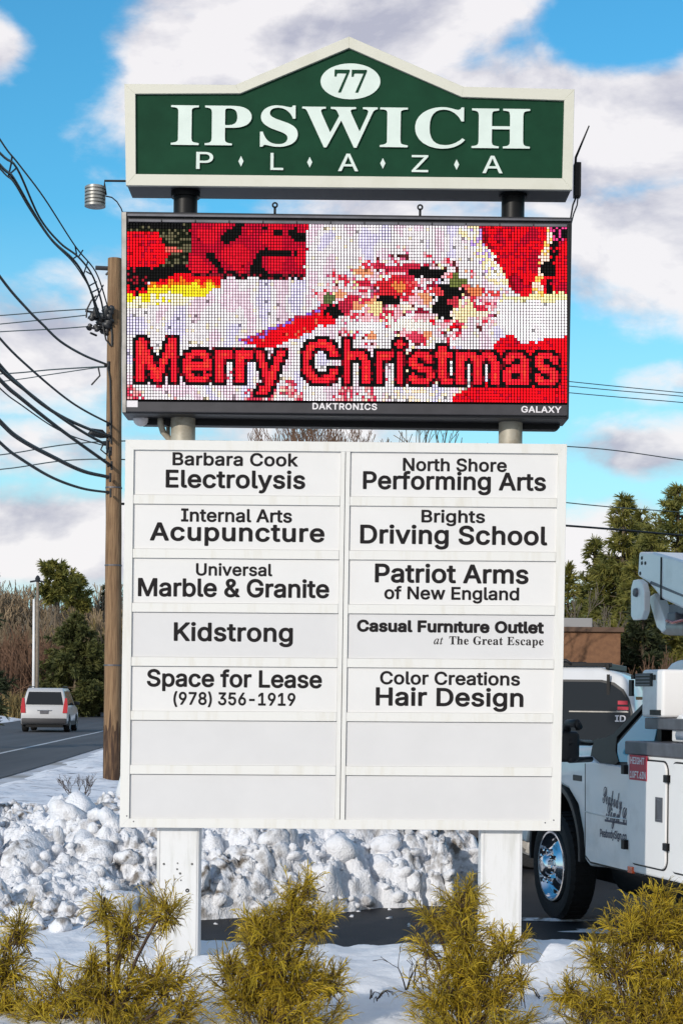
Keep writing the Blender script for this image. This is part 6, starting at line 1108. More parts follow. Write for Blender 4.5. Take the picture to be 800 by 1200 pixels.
# cabin with raked windscreen
g = [(-.58,1.13),(-.66,1.17),(-1.24,1.56),(-1.36,1.63),(-1.50,1.65),(-1.53,1.13)]
m = MB(); m.prism([(.08, y, z) for y, z in g], (CW-.16, 0, 0)); taper(m, 1.15, .25, 0, CW/2); cabin = tb(m, 'cabin', M['plastic'], bevel=.02)
def cx(z): return CW/2-(CW/2-.08)*(1-(z-1.15)*.25)
m = MB(); pts = [tp(716,893,-.04), tp(744,893,-.04), tp(744,832,-.04), tp(737,833,-.04), tp(712,872,-.04)]
pts = [Vector((cx(p.z)-.004, p.y, p.z)) for p in pts]; pts[1].y = pts[2].y = -1.48
m.prism(pts, (.02, 0, 0)); tb(m, 'side_window', M['glass_sky_tint'], cabin)
m = MB(); m.prism([Vector((x_, y, z+.006)) for x_, y, z in ((cx(1.2)+.12,-.72,1.213),(CW-cx(1.2)-.12,-.72,1.213),(CW-cx(1.5)-.10,-1.20,1.536),(cx(1.5)+.10,-1.20,1.536))], (0, -.01, -.012)); tb(m, 'windscreen', M['glass'], cabin)
m = MB()
for pp in (((686,867),(700,864),(707,860),(735,823),(737.5,825.5),(712,864),(714,880),(720,893),(716,897),(687,897)),):
    vv = []
    for x_, y_ in pp:
        p = tp(x_, y_, -.05); vv.append(Vector((cx(p.z)-.010, p.y, p.z)))
    m.prism(vv, (.03, 0, 0))
tb(m, 'window_pillar', M['black'], cabin)
# front fender arch lip
m = MB(); arc = [(0+.5*cos(t), .47+.52*sin(t)) for t in [radians(a_) for a_ in range(-8, 190, 9)]]
for i in range(len(arc)-1):
    (ya, za), (yb, zb) = arc[i], arc[i+1]; f = .93
    m.prism([Vector((.018, ya, za)), Vector((.018, yb, zb)), Vector((.018, yb*f, .47+(zb-.47)*f)), Vector((.018, ya*f, .47+(za-.47)*f))], (.25, 0, 0))
tb(m, 'fender_lip', M['plastic'], cab)
m = MB(); m.box((.30, -.48, .3), (CW-.30, .5, .95)); m.box((.5, -5.2, .52), (.75, .9, .70)); m.box((CW-.75, -5.2, .52), (CW-.5, .9, .70))
tb(m, 'chassis', M['black'])
m = MB(); m.lathe([(-.55,0),(-.55,.20),(.55,.20),(.55,0)], (.45, -1.05, .42), (0,1,0), 16); m.box((.25,-2.6,.36),(.6,-1.75,.55)); tb(m, 'fuel_tank', M['plastic'], smooth=True, auto=40)
# door seams, side vent, handle area, sill lines
door = [tp(680,895), tp(680,1003), tp(686,1011), Vector((0,-1.53,.47)), Vector((0,-1.53,1.14)), tp(690,894)]
m = MB()
dp = [Vector((.0345, p.y, p.z)) for p in door]
m.prism(dp, (.02, 0, 0)); dr = tb(m, 'door', M['truck_white'], cab, bevel=.004)
m = MB()
for a_, b_ in ((0,1),(1,2),(2,3)):
    e = dp[b_]-dp[a_]; n_ = Vector((0, -e.z, e.y)).normalized()*.006
    m.prism([dp[a_]-n_+Vector((-.0008,0,0)), dp[b_]-n_+Vector((-.0008,0,0)), dp[b_]+n_+Vector((-.0008,0,0)), dp[a_]+n_+Vector((-.0008,0,0))], (.004, 0, 0))
tb(m, 'door_seam', M['black'], dr)
m = MB(); m.tube([Vector((.033, y, z)) for y, z in ((-.55,.815),(-1.0,.805),(-1.52,.815))], .005, 8); tb(m, 'crease', M['truck_white'], dr, smooth=True)
v0 = tp(666,908); v1 = tp(676,916); m = MB(); m.box((.030, v0.y, v1.z), (.05, v1.y, v0.z)); tb(m, 'fender_vent', M['plastic'], cab, bevel=.004)
# mirror on two arms
m = MB(); a_ = tp(658.5,857,.34); b_ = tp(669.5,894.5,.34); m.box((-.40, a_.y-.03, b_.z), (-.22, a_.y+.06, a_.z)); mr_ = tb(m, 'mirror', M['plastic'], bevel=.03, seg=3, smooth=True, auto=40)
m = MB(); m.tube([tp(664,858,.3), tp(665,848,.3), tp(676,848,.28), tp(678,853,.26)], .028, 8); m.tube([tp(667,870,.3), tp(692,871,.02)], .02, 8); m.tube([tp(667,891,.3), tp(692,890,.02)], .02, 8); tb(m, 'mirror_arm', M['plastic'], mr_, smooth=True)
# wheels
def truck_wheel(c, side, dual=False):
    c = Vector(c); ax = Vector((side, 0, 0)); r = .388
    m = MB(); m.lathe([(-.20,r*.6),(-.20,r*.93),(-.18,r),(-.03,r),(-.004,r*.95),(0,r*.88),(-.01,r*.74),(-.02,r*.68)], c, ax, 48)
    for k in range(40):
        a = 2*pi*k/40; d = Vector((0, cos(a), sin(a))); e = Vector((0, -sin(a), cos(a)))
        m.prism([c+d*(r+.006)-ax*.03-e*.018, c+d*(r+.006)-ax*.03+e*.018, c+d*(r+.006)-ax*.18+e*.012, c+d*(r+.006)-ax*.18-e*.024], -d*.012)
    w_ = tb(m, 'wheel', M['rubber'], smooth=True, auto=30)
    m = MB(); R = .238
    if not dual: prof = [(-.02,R*1.08),(.004,R*1.06),(.004,R*1.0),(-.03,R*.94),(-.045,R*.86),(-.01,R*.60),(.012,R*.52),(.016,R*.40),(.05,R*.33),(.07,R*.26),(.078,R*.10),(.078,0)]
    else: prof = [(-.02,R*1.08),(.0,R*1.05),(-.03,R*.96),(-.16,R*.85),(-.17,R*.5),(-.10,R*.4),(-.09,0)]
    m.lathe(prof, c, ax, 48); rim = tb(m, 'rim', M['chrome'], w_, smooth=True, auto=50)
    x0 = .014 if not dual else -.16
    for k in range(10):
        m = MB(); a = 2*pi*k/10; d = Vector((0, cos(a), sin(a)))*R*.48; m.lathe([(x0-.01,.016),(x0+.03,.015),(x0+.036,.006),(x0+.036,0)], c+d, ax, 8)
        tb(m, 'lug_nut', M['chrome'], rim)
    for k in range(6):
        m = MB(); a = 2*pi*(k+.5)/6; d = Vector((0, cos(a), sin(a)))*R*.74; m.lathe([(-.036 if not dual else -.168,.026),(-.028 if not dual else -.158,.026),(-.024 if not dual else -.155,0)], c+d, ax, 12)
        tb(m, 'hand_hole', M['black'], rim)
truck_wheel((0, 0, .388), -1); truck_wheel((CW, 0, .388), 1)
truck_wheel((-.06, -3.75, .388), -1, True); truck_wheel((CW+.06, -3.75, .388), 1, True)
# service body: side packs with doors
def rrect(y0, y1, z0, z1, r, n=5):
    out = []
    for cy_, cz_, a0 in ((y1-r, z1-r, 0), (y0+r, z1-r, 90), (y0+r, z0+r, 180), (y1-r, z0+r, 270)):
        for k in range(n+1):
            a = radians(a0+90*k/n); out.append((cy_+r*cos(a), cz_+r*sin(a)))
    return out
XL = -.12
yF = tsz(733.5, 950, .12)[0]
zB = tsz(735, 1021, .12)[1]; zT = tsz(735, 884, .12)[1]
for s in (0, 1):
    xa, xb = (XL, .34) if s == 0 else (CW+.12, CW-.34)
    m = MB(); m.prism([Vector((xa, y, z)) for y, z in ((yF,zB),(yF,zT),(-5.1,zT),(-5.1,zB),(-4.3,zB),(-4.2,.78),(-4.0,.90),(-3.5,.90),(-3.3,.78),(-3.2,zB))], (xb-xa, 0, 0))
    pk = tb(m, 'side_pack', M['body_white'], bevel=.012, seg=2)
    m = MB(); m.box((xa-.012 if s == 0 else xa+.012, yF+.01, zT), (xb, -5.12, zT+.085)); tb(m, 'top_rail', M['steel'], pk, bevel=.008)
    if s == 0:
        d0 = tsz(738.5, 950, .13)[0]; d1 = tsz(780.5, 950, .13)[0]
        for (ya, yb, zb_) in ((d0, d1, zB+.06), (d1-.06, d1-.86, zB+.06), (d1-.92, -4.35, .95), (-4.4, -5.04, zB+.06)):
            o_ = rrect(min(ya, yb)-.010, max(ya, yb)+.010, zb_-.010, zT-.022, .07); i_ = rrect(min(ya, yb), max(ya, yb), zb_, zT-.032, .06)
            m = MB(); m.prism([Vector((xa-.004, y, z)) for y, z in o_], (.008, 0, 0)); tb(m, 'door_gasket', M['black'], pk)
            m = MB(); m.prism([Vector((xa-.016, y, z)) for y, z in i_], (.02, 0, 0)); dd = tb(m, 'compartment_door', M['body_white'], pk, bevel=.005)
            yl = min(ya, yb)+.09
            zc = (zb_+zT)/2+.02; m = MB(); m.ring([Vector((xa-.020, y, z)) for y, z in ((yl-.05,zc-.075),(yl+.05,zc-.075),(yl+.05,zc+.075),(yl-.05,zc+.075))], [Vector((xa-.020, y, z)) for y, z in ((yl-.035,zc-.06),(yl+.035,zc-.06),(yl+.035,zc+.06),(yl-.035,zc+.06))], (.012,0,0)); m.box((xa-.0175, yl-.034, zc-.059), (xa-.01, yl+.034, zc+.059)); tb(m, 'latch', M['steel'], pk)
            for zz in (zb_+.12, zT-.15):
                m = MB(); m.box((xa-.03, min(ya, yb)-.045, zz), (xa-.002, min(ya, yb)+.012, zz+.045)); tb(m, 'hinge', M['black'], pk, bevel=.004)
        for py in (902, 990):
            p = tp(733.5, py, .125); m = MB(); m.box((XL-.03, p.y-.02, p.z-.03), (XL+.03, p.y+.03, p.z+.03)); tb(m, 'bumper_stop', M['black'], pk, bevel=.004)
        p = tp(736.5, 1019.5, .13); m = MB(); m.box((XL-.012, p.y-.055, p.z-.02), (XL+.01, p.y+.02, p.z+.022)); tb(m, 'side_marker', M['orange'], pk, bevel=.004)
        # red height sticker
        a_ = tp(737.6, 884.5, .137); b_ = tp(757.6, 916, .137); m = MB(); m.box((XL-.0185, a_.y, b_.z), (XL-.015, b_.y, a_.z)); stk = tb(m, 'height_sticker', M['sticker_red'], pk)
        for tx, fr0, fr1, f0, f1 in (('HEIGHT', .64, .92, .06, .86), ('10FT.6IN', .08, .36, .05, .95)):
            wv = a_.y-b_.y; hv = a_.z-b_.z
            vs, fs = text2d(tx, 'b', wv*(f1-f0), hv*(fr1-fr0), 10)
            m = MB(); m.add([(XL-.0195, a_.y-wv*f0-x, b_.z+hv*fr0+y) for x, y, z in vs], fs); tb(m, 'lettering', M['sticker_white'], stk)
m = MB(); m.box((.34, yF, .70), (CW-.34, -5.1, .78)); tb(m, 'load_floor', M['steel'])
# frame beam and raised tool box above the front of the left pack
yb1 = tsz(776, 800, .02)[0]; zb0 = tsz(737, 840, .02)[1]; zb1 = tsz(737, 785.5, .02)[1]
xbx = -.02
m = MB(); m.box((xbx, yF+.01, zb0), (xbx+1.1, yb1, zb1)); bx_ = tb(m, 'tool_box', M['body_white'], bevel=.022, seg=3, smooth=True, auto=40)
a_ = tp(745, 789.5, .02); b_ = tp(764.5, 804.5, .02); m = MB(); m.box((xbx-.008, a_.y, b_.z), (xbx+.02, b_.y, a_.z)); vt = tb(m, 'vent', M['black'], bx_, bevel=.004)
for k in range(4):
    m = MB(); z_ = b_.z+(a_.z-b_.z)*(k+.5)/4; m.box((xbx-.013, a_.y-.02, z_-.006), (xbx-.006, b_.y+.02, z_+.004)); tb(m, 'louvre', M['steel'], vt)
for (x0, y0, x1, y1, mm) in ((737.5,797,741,816,'black'),(762,832,774,838.5,'black'),(740,791,743,796,'black'),(765.5,791,768,797,'black')):
    a_ = tp(x0, y0, .02); b_ = tp(x1, y1, .02); m = MB(); m.box((xbx-.006, a_.y, b_.z), (xbx+.01, b_.y, a_.z)); tb(m, 'latch', M[mm], bx_)
m = MB(); m.box((.0, yF, zb0-.075), (.9, -2.9, zb0-.004)); tb(m, 'support_beam', M['steel'], bevel=.006)
m = MB(); m.box((.08, yF-.02, zT+.085), (1.5, yF-.08, zb0-.075)); m.box((.3, -2.2, zT+.085), (1.4, -2.3, zb0-.075)); tb(m, 'support_post', M['black'])
m = MB(); m.prism([Vector((.02, y, z)) for y, z in ((-1.95,zT+.09),(-1.95,zT+.2),(-2.05,zT+.26),(-2.25,zT+.2),(-2.25,zT+.09))], (.5,0,0)); tb(m, 'work_lamp', M['body_white'], bevel=.01)
m = MB(); m.tube([(.06,-2.02,zT+.13),(.06,-3.2,zT+.13)], .05, 12); tb(m, 'ladder_tube', M['sticker_white'], smooth=True)
# rounded cover behind the tool box and pedestal
cov_ = [tsz(x, y, -.7) for x, y in ((776,785),(783,777),(790,773.5),(800,772.5))]
m = MB(); m.prism([Vector((.7, y, z)) for y, z in cov_+[(-3.4, cov_[-1][1]+.02), (-3.4, 1.2), (cov_[0][0], 1.2)]], (.9, 0, 0)); tb(m, 'turret_cover', M['body_white'], bevel=.05, seg=3, smooth=True, auto=40)
# boom: box arm running back and down from its elbow above the cab
bt = -.85
top = [tsz(x, y, bt) for x, y in ((748,646.8),(764,646.8),(800,657))]
bot = [tsz(x, y, bt) for x, y in ((800,714),(775,702),(760,684),(746.5,675))]
slp = (top[2][1]-top[1][1])/(top[2][0]-top[1][0]); sb_ = (bot[0][1]-bot[1][1])/(bot[0][0]-bot[1][0])
yE = -3.3
poly = top+[(yE, top[2][1]+slp*.8*(yE-top[2][0])), (yE, bot[0][1]+slp*.8*(yE-bot[0][0]))]+bot
m = MB(); m.prism([Vector((.85, y, z)) for y, z in poly], (.40, 0, 0)); bm_ = tb(m, 'boom', M['truck_white'], bevel=.018, seg=2)
zE = poly[3][1]
m = MB(); m.box((.80, yE-.25, 1.2), (1.32, yE+.35, zE+.03)); tb(m, 'turret', M['truck_white'], bevel=.03)
sA, zA = tsz(775,655,bt); sB, zB_ = tsz(775.5,703,bt)
m = MB(); m.box((.842, sA-.006, zB_), (1.258, sA+.006, zA+.012)); tb(m, 'boom_seam', M['black'], bm_)
m = MB()
for x, y in ((752,654),(752,660),(756,660),(750,672)):
    s_, z_ = tsz(x, y, bt); m.lathe([(0,.014),(.004,.014),(.004,0)], Vector((.85, s_, z_)), (-1,0,0), 10)
tb(m, 'pin_hole', M['black'], bm_)
s0_, z0_ = tsz(763,690,bt); s1_, z1_ = tsz(800,707,bt)
m = MB(); m.prism([Vector((.846, y, z)) for y, z in (tsz(761,684,bt), tsz(763,681,bt), tsz(800,697,bt), tsz(800,699.5,bt))], (.006,0,0)); tb(m, 'boom_crease', M['steel'], bm_)
lk = [tsz(x, y, bt+.03) for x, y in ((744,680),(750,679),(755,683),(757.5,694),(757.5,716),(754,726),(744,727),(741.5,722),(741.5,690))]
m = MB(); m.prism([Vector((.80, y, z)) for y, z in lk], (.05, 0, 0)); lkp = tb(m, 'knuckle_link', M['truck_white'], bevel=.008)
p = tsz(748.5,694.5,bt+.03); m = MB(); m.lathe([(0,.035),(.02,.03),(.024,0)], Vector((.80, p[0], p[1])), (-1,0,0), 14); tb(m, 'pivot_pin', M['steel'], lkp, smooth=True, auto=40)
tr = [tsz(x, y, bt-.05) for x, y in ((756,700),(764,695),(776,726),(777,738),(772,741),(766,735))]
m = MB(); m.prism([Vector((.92, y, z)) for y, z in tr], (.08, 0, 0)); tb(m, 'link_arm', M['truck_white'], bevel=.008)
c0 = tsz(776,735,bt-.1); c1 = tsz(800,735.5,bt-.1); d_ = Vector((0, c1[0]-c0[0], c1[1]-c0[1]))
m = MB(); b0 = Vector((.98, *c0)); m.tube([b0, b0+d_*.12, b0+d_*2.5], [.055,.06,.06], 16); cyl = tb(m, 'hydraulic_cylinder', M['galv'], smooth=True, auto=40)
m = MB(); m.tube([tp(781,727,bt), tp(788,730,bt), tp(800,727,bt), tp(830,724,bt)], .012, 6); tb(m, 'hose', M['red_lamp'], cyl, smooth=True)
m = MB(); p = tsz(785,724,bt-.02); m.box((.88, p[0]-.06, p[1]-.03), (1.1, p[0]+.08, p[1]+.04)); m.box((.9, p[0]-.2, p[1]+.02), (1.15, p[0]+.1, p[1]+.1)); tb(m, 'valve_block', M['steel'], bevel=.01)
# bucket at the far end, above the tail of the truck
m = MB(); m.ring([Vector((x, y, 1.45)) for x, y in ((.35,-4.95),(1.05,-4.95),(1.05,-4.3),(.35,-4.3))], [Vector((x, y, 1.45)) for x, y in ((.40,-4.90),(1.0,-4.90),(1.0,-4.35),(.40,-4.35))], (0,0,1.0)); m.box((.36,-4.94,1.40),(1.04,-4.31,1.449)); tb(m, 'bucket', M['body_white'], bevel=.01)
m = MB(); m.tube([(1.05,-3.4,2.0),(1.05,-4.0,2.2),(1.1,-4.6,2.05)], .08, 10); m.box((.3,-5.1,.78),(1.6,-4.9,1.40)); tb(m, 'bucket_arm', M['truck_white'])
m = MB(); m.box((.3,-5.16,.5),(CW-.3,-5.1,.72)); tb(m, 'rear_bumper', M['black'])
# door lettering
def door_text(tx, font, px0, px1, py_base, capm, m, slope=0.0, track=0, trunc=None):
    a_ = tp(px0, py_base); b_ = tp(px1, py_base)
    vs, fs = text2d(tx, font, a_.y-b_.y, capm, track)
    mb = MB(); mb.add([(.0318, a_.y-x, a_.z+y-slope*x) for x, y, z in vs], fs)
    return tb(mb, 'lettering', m, dr)
door_text('Peabody', 'c', 700.5, 723, 941, .125, M['navy'], .10)
door_text('Sign Co', 'c', 704.5, 731.5, 960, .125, M['navy'], .06)
door_text('PeabodySign.com', 'b', 697.5, 732.2, 981, .055, M['navy'], -.02)
m = MB(); a_ = tp(703,963); b_ = tp(730,965); m.box((.0318, a_.y, b_.z), (.034, b_.y, a_.z)); tb(m, 'rule_line', M['navy'], dr)

# ------------------------------------------------------------------ vegetation
def rv(a=1.0): return Vector((random.gauss(0, 1), random.gauss(0, 1), random.gauss(0, 1))).normalized()*a
# --- golden thread cypress in front of the sign: drooping threads on arching stems
def thread_bush(name, base_px, D, clumps, label, n_per=1.0, seed=0):
    random.seed(seed); Y = D+CAMY; S = F/D
    b = at(base_px, 816+1.5*S, Y); b.z = .03
    root = empty(name, b, label, 'shrub', 'golden shrubs in front of the sign')
    fol = MB(); tips = MB(); st = MB()
    for (cx_, cy_, rx, ry, dens) in clumps:
        c = at(cx_, cy_, Y)-b; rX = rx/S; rZ = ry/S; rY = max(rX, rZ)*.8
        # stem from the foot into the clump
        mid = Vector((c.x*.35, c.y*.3+random.uniform(-.04,.04), max(.05, c.z*.5)))
        st.tube(spl([Vector((random.uniform(-.05,.05), random.uniform(-.05,.05), -.06)), mid, c+Vector((0,0,rZ*.5))], 4), [.012]*4+[.008]*4+[.005], 5, False)
        nt_ = int(dens*n_per*50*(rX*rZ/.012)**.8)+6
        for k in range(nt_):
            while True:
                u = Vector((random.uniform(-1,1), random.uniform(-1,1), random.uniform(-1,1)))
                if u.length < 1: break
            u = u*(.35+.65*random.random()) if random.random() < .4 else u.normalized()*random.uniform(.45, 1.12)
            p = c+Vector((u.x*rX, u.y*rY, u.z*rZ))
            out = Vector((u.x*1.1, u.y*1.1, u.z*.8+.55)); out = out.normalized() if out.length > .05 else Vector((0,0,1))
            axis = (out+rv(.45)).normalized(); L = random.uniform(.07,.19)
            # a spray: little axis with threads leaving it
            q = p-axis*L*.5
            nstr = random.randint(15, 24); tipped = random.random() < .45
            mb = tips if tipped else fol
            for s in range(nstr):
                t = s/nstr; o = q+axis*(L*t)
                d = (axis*.85+rv(.55)).normalized(); l = random.uniform(.03,.095)*(1.15-.4*t)
                dr_ = random.uniform(.2, 1.7); p1 = o+d*l*.4+Vector((0,0,-.003*dr_)); p2 = o+d*l*.75+Vector((0,0,-.012*dr_*l/.07)); p3 = o+d*l+Vector((0,0,-.030*dr_*l/.07))
                sd = d.cross(rv()).normalized(); w = random.uniform(.0011,.0021)
                mb.blade([o, p1, p2, p3], [w*1.1, w, w*.9, w*.25], sd)
            st.tube([q-axis*.05, q+axis*L], [.0028, .0012], 3, False)
    fol.build('foliage', M['cedar'], root); tips.build('young_foliage', M['cedar_tip'], root); st.build('stems', M['twig'], root)
    return root
thread_bush('golden_shrub', -22, 8.2, [(-20,1180,48,60,1),(8,1130,26,34,1),(22,1090,14,22,.9),(-6,1215,60,30,1),(15,1190,26,30,1)], 'golden thread-leaved shrub cut off by the left edge of the picture', seed=1)
thread_bush('golden_shrub', 128, 8.0, [(135,1160,62,30,1),(190,1145,36,26,.9),(80,1165,40,30,1),(130,1200,95,34,1),(150,1085,34,24,1),(195,1068,24,22,.9),(122,1062,11,20,.7),(140,1112,12,16,.6),(108,1130,18,14,.7),(215,1180,20,24,.6),(42,1190,20,24,.8)], 'wide golden shrub with two raised tufts in front of the left post', seed=2)
thread_bush('golden_shrub', 322, 8.0, [(345,1058,18,20,.9),(330,1085,40,26,1),(300,1095,24,26,.9),(372,1078,24,14,.8),(318,1130,52,32,1),(292,1160,44,32,1),(350,1155,46,32,1),(325,1195,80,34,1),(268,1135,20,16,.7),(390,1150,18,18,.7),(358,1038,8,14,.5)], 'upright golden shrub between the two posts over the asphalt strip', seed=3)
thread_bush('golden_shrub', 548, 8.1, [(543,1092,34,26,1),(540,1060,22,18,.8),(548,1042,8,12,.6),(505,1075,18,10,.5),(590,1108,28,18,.9),(552,1130,46,26,1),(520,1160,40,30,1),(575,1160,42,32,1),(548,1198,78,32,1),(610,1150,12,14,.5),(498,1110,14,16,.5)], 'golden shrub growing right against the front of the right post', seed=4)
thread_bush('golden_shrub', 748, 8.0, [(765,1082,36,24,1),(740,1095,34,26,1),(795,1090,30,28,1),(778,1055,16,16,.7),(735,1130,44,28,1),(785,1140,44,34,1),(700,1118,20,16,.6),(745,1180,70,36,1),(690,1185,40,28,.9),(800,1190,50,34,1),(668,1165,16,14,.5)], 'golden shrub at the right edge beneath the bucket truck', seed=5)

# --- dead twigs: bare little shrub on the verge, hose-like dead stalks by the shrubs
def bare(mb, p, d, l, r, depth, spread=.55, up=.15, nch=(2,3), shrink=.74, sides=4, minr=.0, seg=3):
    pts = [p]; q = p; dd = d
    for k in range(seg):
        dd = (dd+rv(.16)+Vector((0,0,up*.25))).normalized(); q = q+dd*(l/seg); pts.append(q)
    r1 = max(r*.62, minr); mb.tube(pts, [r+(r1-r)*k/seg for k in range(seg+1)], sides if depth > 1 else 3, False)
    if depth == 0: return
    for k in range(random.randint(*nch)):
        t = random.choice((1.0, 1.0, .66, .8)) if k else 1.0
        o = pts[-1] if t == 1.0 else pts[max(1, int(round(t*seg)))]
        n = (dd+rv(spread)+Vector((0,0,up))).normalized()
        bare(mb, o, n, l*shrink*random.uniform(.75,1.15), r1*random.uniform(.7,.95), depth-1, spread, up, nch, shrink, sides, minr, seg)
random.seed(21)
b = at(92, 932, 13.5); r_ = empty('bare_shrub', (b.x, b.y, b.z-.02), 'small bare twiggy shrub poking out of the snow before the utility pole', 'shrub')
m = MB()
for k in range(9):
    a = random.uniform(0, 2*pi); bare(m, Vector((.06*cos(a), .06*sin(a), -.05)), Vector((.75*cos(a), .5*sin(a), .75)), .14, .006, 3, .5, .1, (2,3), .78, 4, .0022)
m.build('branches', M['twig'], r_)
def stalks(px, py, D, n, h, lab, seed, droop=.0):
    random.seed(seed); b = at(px, py, D+CAMY); o = empty('dead_stalks', b, lab, 'plant')
    for k in range(n):
        m = MB(); a = random.uniform(0, 2*pi); d = Vector((.5*cos(a), .5*sin(a), 1)).normalized(); L = h*random.uniform(.6,1.1)
        bare(m, Vector((random.uniform(-.05,.05), random.uniform(-.05,.05), -.04)), d, L*.5, .004, 2, .5, -.1+droop, (1,2), .7, 4, .0018)
        m.build('stem', M['twig'], o)
stalks(486, 1150, 8.9, 6, .28, 'thin dead stalks curving up beside the shrub at the right post', 31)
stalks(440, 1162, 8.7, 5, .10, 'little bent dead stems lying on the snow between the posts', 32, -.5)
stalks(225, 1165, 8.9, 4, .12, 'few short dead stems in the snow at the foot of the left post', 33, -.3)
stalks(628, 1168, 8.8, 4, .14, 'few dead stems in the snow right of the right post', 34, -.2)

# --- conifers
def pine(name, b, h, r, label, group, seed, leaf='pine', bark='bark', base=.18, n=150, spray=9, nl=(.30,.5), w=.030, droop=.1, irr=.35, lean=0, open_=1.0, point=.85):
    random.seed(seed)
    root = empty(name, b, label, 'tree', group)
    tr = MB(); cr_ = MB()
    top = Vector((lean, 0, h))
    pts = [Vector((lean*(k/8)**1.5, .05*random.uniform(-1,1)*k/8, h*k/8*.98)) for k in range(9)]
    tr.tube(pts, [h*.020*(1-.9*k/8)+.01 for k in range(9)], 8)
    for k in range(n):
        t = base+(1-base)*(k+random.random())/n; z = h*t
        prof = (1-((t-base)/(1-base))**point)*(.55+.45*min(1, (t-base)/.15))
        L = r*(prof*random.uniform(1-irr, 1+irr*.5)+.05)
        a = random.uniform(0, 2*pi); d = Vector((cos(a), sin(a), .25-droop*2*(1-t)+.5*max(0, t-.75)))
        o = Vector((lean*t**1.5, 0, z)); lim = [o+d*(L*u)+Vector((0,0,-droop*L*u*u+.10*L*u**3)) for u in (0,.35,.7,1)]
        tr.tube(lim, [.02+.02*(1-t), .016, .010, .005], 4, False)
        ns = max(3, int(spray*L/r*1.6*open_))
        for s in range(ns):
            u = .25+.78*(s+random.random())/ns; u = min(u, 1)
            c = lim[0]+(lim[-1]-lim[0])*u+Vector((0,0,-droop*L*u*(u-1)))+rv(.16*L*(1-.3*u))
            ax = (d*.8+rv(.7)+Vector((0,0,.25))).normalized(); ll = random.uniform(*nl)
            for q_ in range(10):
                e = (ax+rv(.75)).normalized(); p0 = c-e*ll*.15; sd = e.cross(rv()).normalized()
                cr_.blade([p0, p0+e*ll*.5, p0+e*ll+Vector((0,0,-.12*ll))], [w*.55, w*.7, w*.2], sd)
    tr.build('trunk', M[bark], root, smooth=True); cr_.build('crown', M[leaf], root)
    return root
def gp(px, D, z=-.03): 
    p = at(px, 816, D+CAMY); p.z = z; return p
GPN = 'evergreens beyond the parking lot'
pine('pine_tree', gp(728,56), 7.9, 2.2, 'tall narrow light green pine rising just right of the board', GPN, 41, n=190, spray=13, nl=(.22,.42), w=.028)
pine('pine_tree', gp(792,60), 8.7, 2.9, 'broad light green pine cut by the right edge behind the boom', GPN, 42, n=230, spray=14, nl=(.22,.42), w=.030, point=1.5)
pine('pine_tree', gp(694,60), 6.9, 1.9, 'shorter light green pine half hidden by the edge of the board', GPN, 43, n=140, spray=11, nl=(.22,.42), w=.028)
pine('pine_tree', gp(762,53), 6.6, 2.4, 'middle light green pine directly behind the folded boom', GPN, 48, n=190, spray=13, nl=(.2,.4), w=.030, point=1.2, base=.1)
pine('pine_tree', gp(664,58), 5.9, 1.6, 'light green pine mostly hidden behind the edge of the board', GPN, 46, n=140, spray=12, nl=(.2,.4), w=.028, base=.08)
pine('pine_tree', gp(748,64), 8.3, 2.2, 'slender light green pine between the two tallest pines', GPN, 47, n=170, spray=12, nl=(.22,.42), w=.028)
pine('spruce_tree', gp(752,47), 4.4, 1.7, 'low dark spruce with drooping branches behind the truck tool box', GPN, 44, leaf='pine_dark', n=150, spray=12, nl=(.18,.34), w=.03, base=.04)
pine('spruce_tree', gp(708,54), 3.9, 1.5, 'low dark evergreen above the roof of the brown building', GPN, 45, leaf='pine_dark', n=120, spray=12, nl=(.18,.34), w=.03, base=.04, point=1.4)
# far left
GPL = 'evergreens beyond the road'
pine('pine_tree', gp(-27,52), 7.2, 1.25, 'dark pine with drooping boughs at the left edge of the picture', GPL, 51, leaf='pine_dark', n=110, spray=9, nl=(.25,.45), w=.03, droop=.25, base=.1, open_=.8, point=.6)
pine('pine_tree', gp(64,160), 13.2, 2.5, 'flat topped green pine standing above the brown wood', GPL, 52, n=46, spray=11, nl=(.5,.9), w=.09, base=.72, irr=.6, point=2.2, droop=.02)
pine('pine_tree', gp(86,166), 12.6, 2.0, 'second flat topped pine, close on the right of the first', GPL, 56, n=36, spray=10, nl=(.5,.9), w=.09, base=.72, irr=.6, point=2.0, droop=.02)
pine('spruce_tree', gp(88,124), 7.0, 2.2, 'broad olive green evergreen behind the car on the road', GPL, 53, leaf='needles_mid', n=170, spray=11, nl=(.3,.6), w=.07, base=.03, point=2.6, irr=.6)
pine('spruce_tree', gp(116,128), 5.6, 2.0, 'lower olive green evergreen next to the utility pole', GPL, 54, leaf='needles_mid', n=130, spray=10, nl=(.3,.6), w=.07, base=.03, point=2.2, irr=.6)
pine('spruce_tree', gp(124,170), 11.8, 1.4, 'slim far evergreen tip beside the utility pole', GPL, 55, leaf='pine_dark', n=90, spray=7, nl=(.4,.8), w=.08, base=.1)

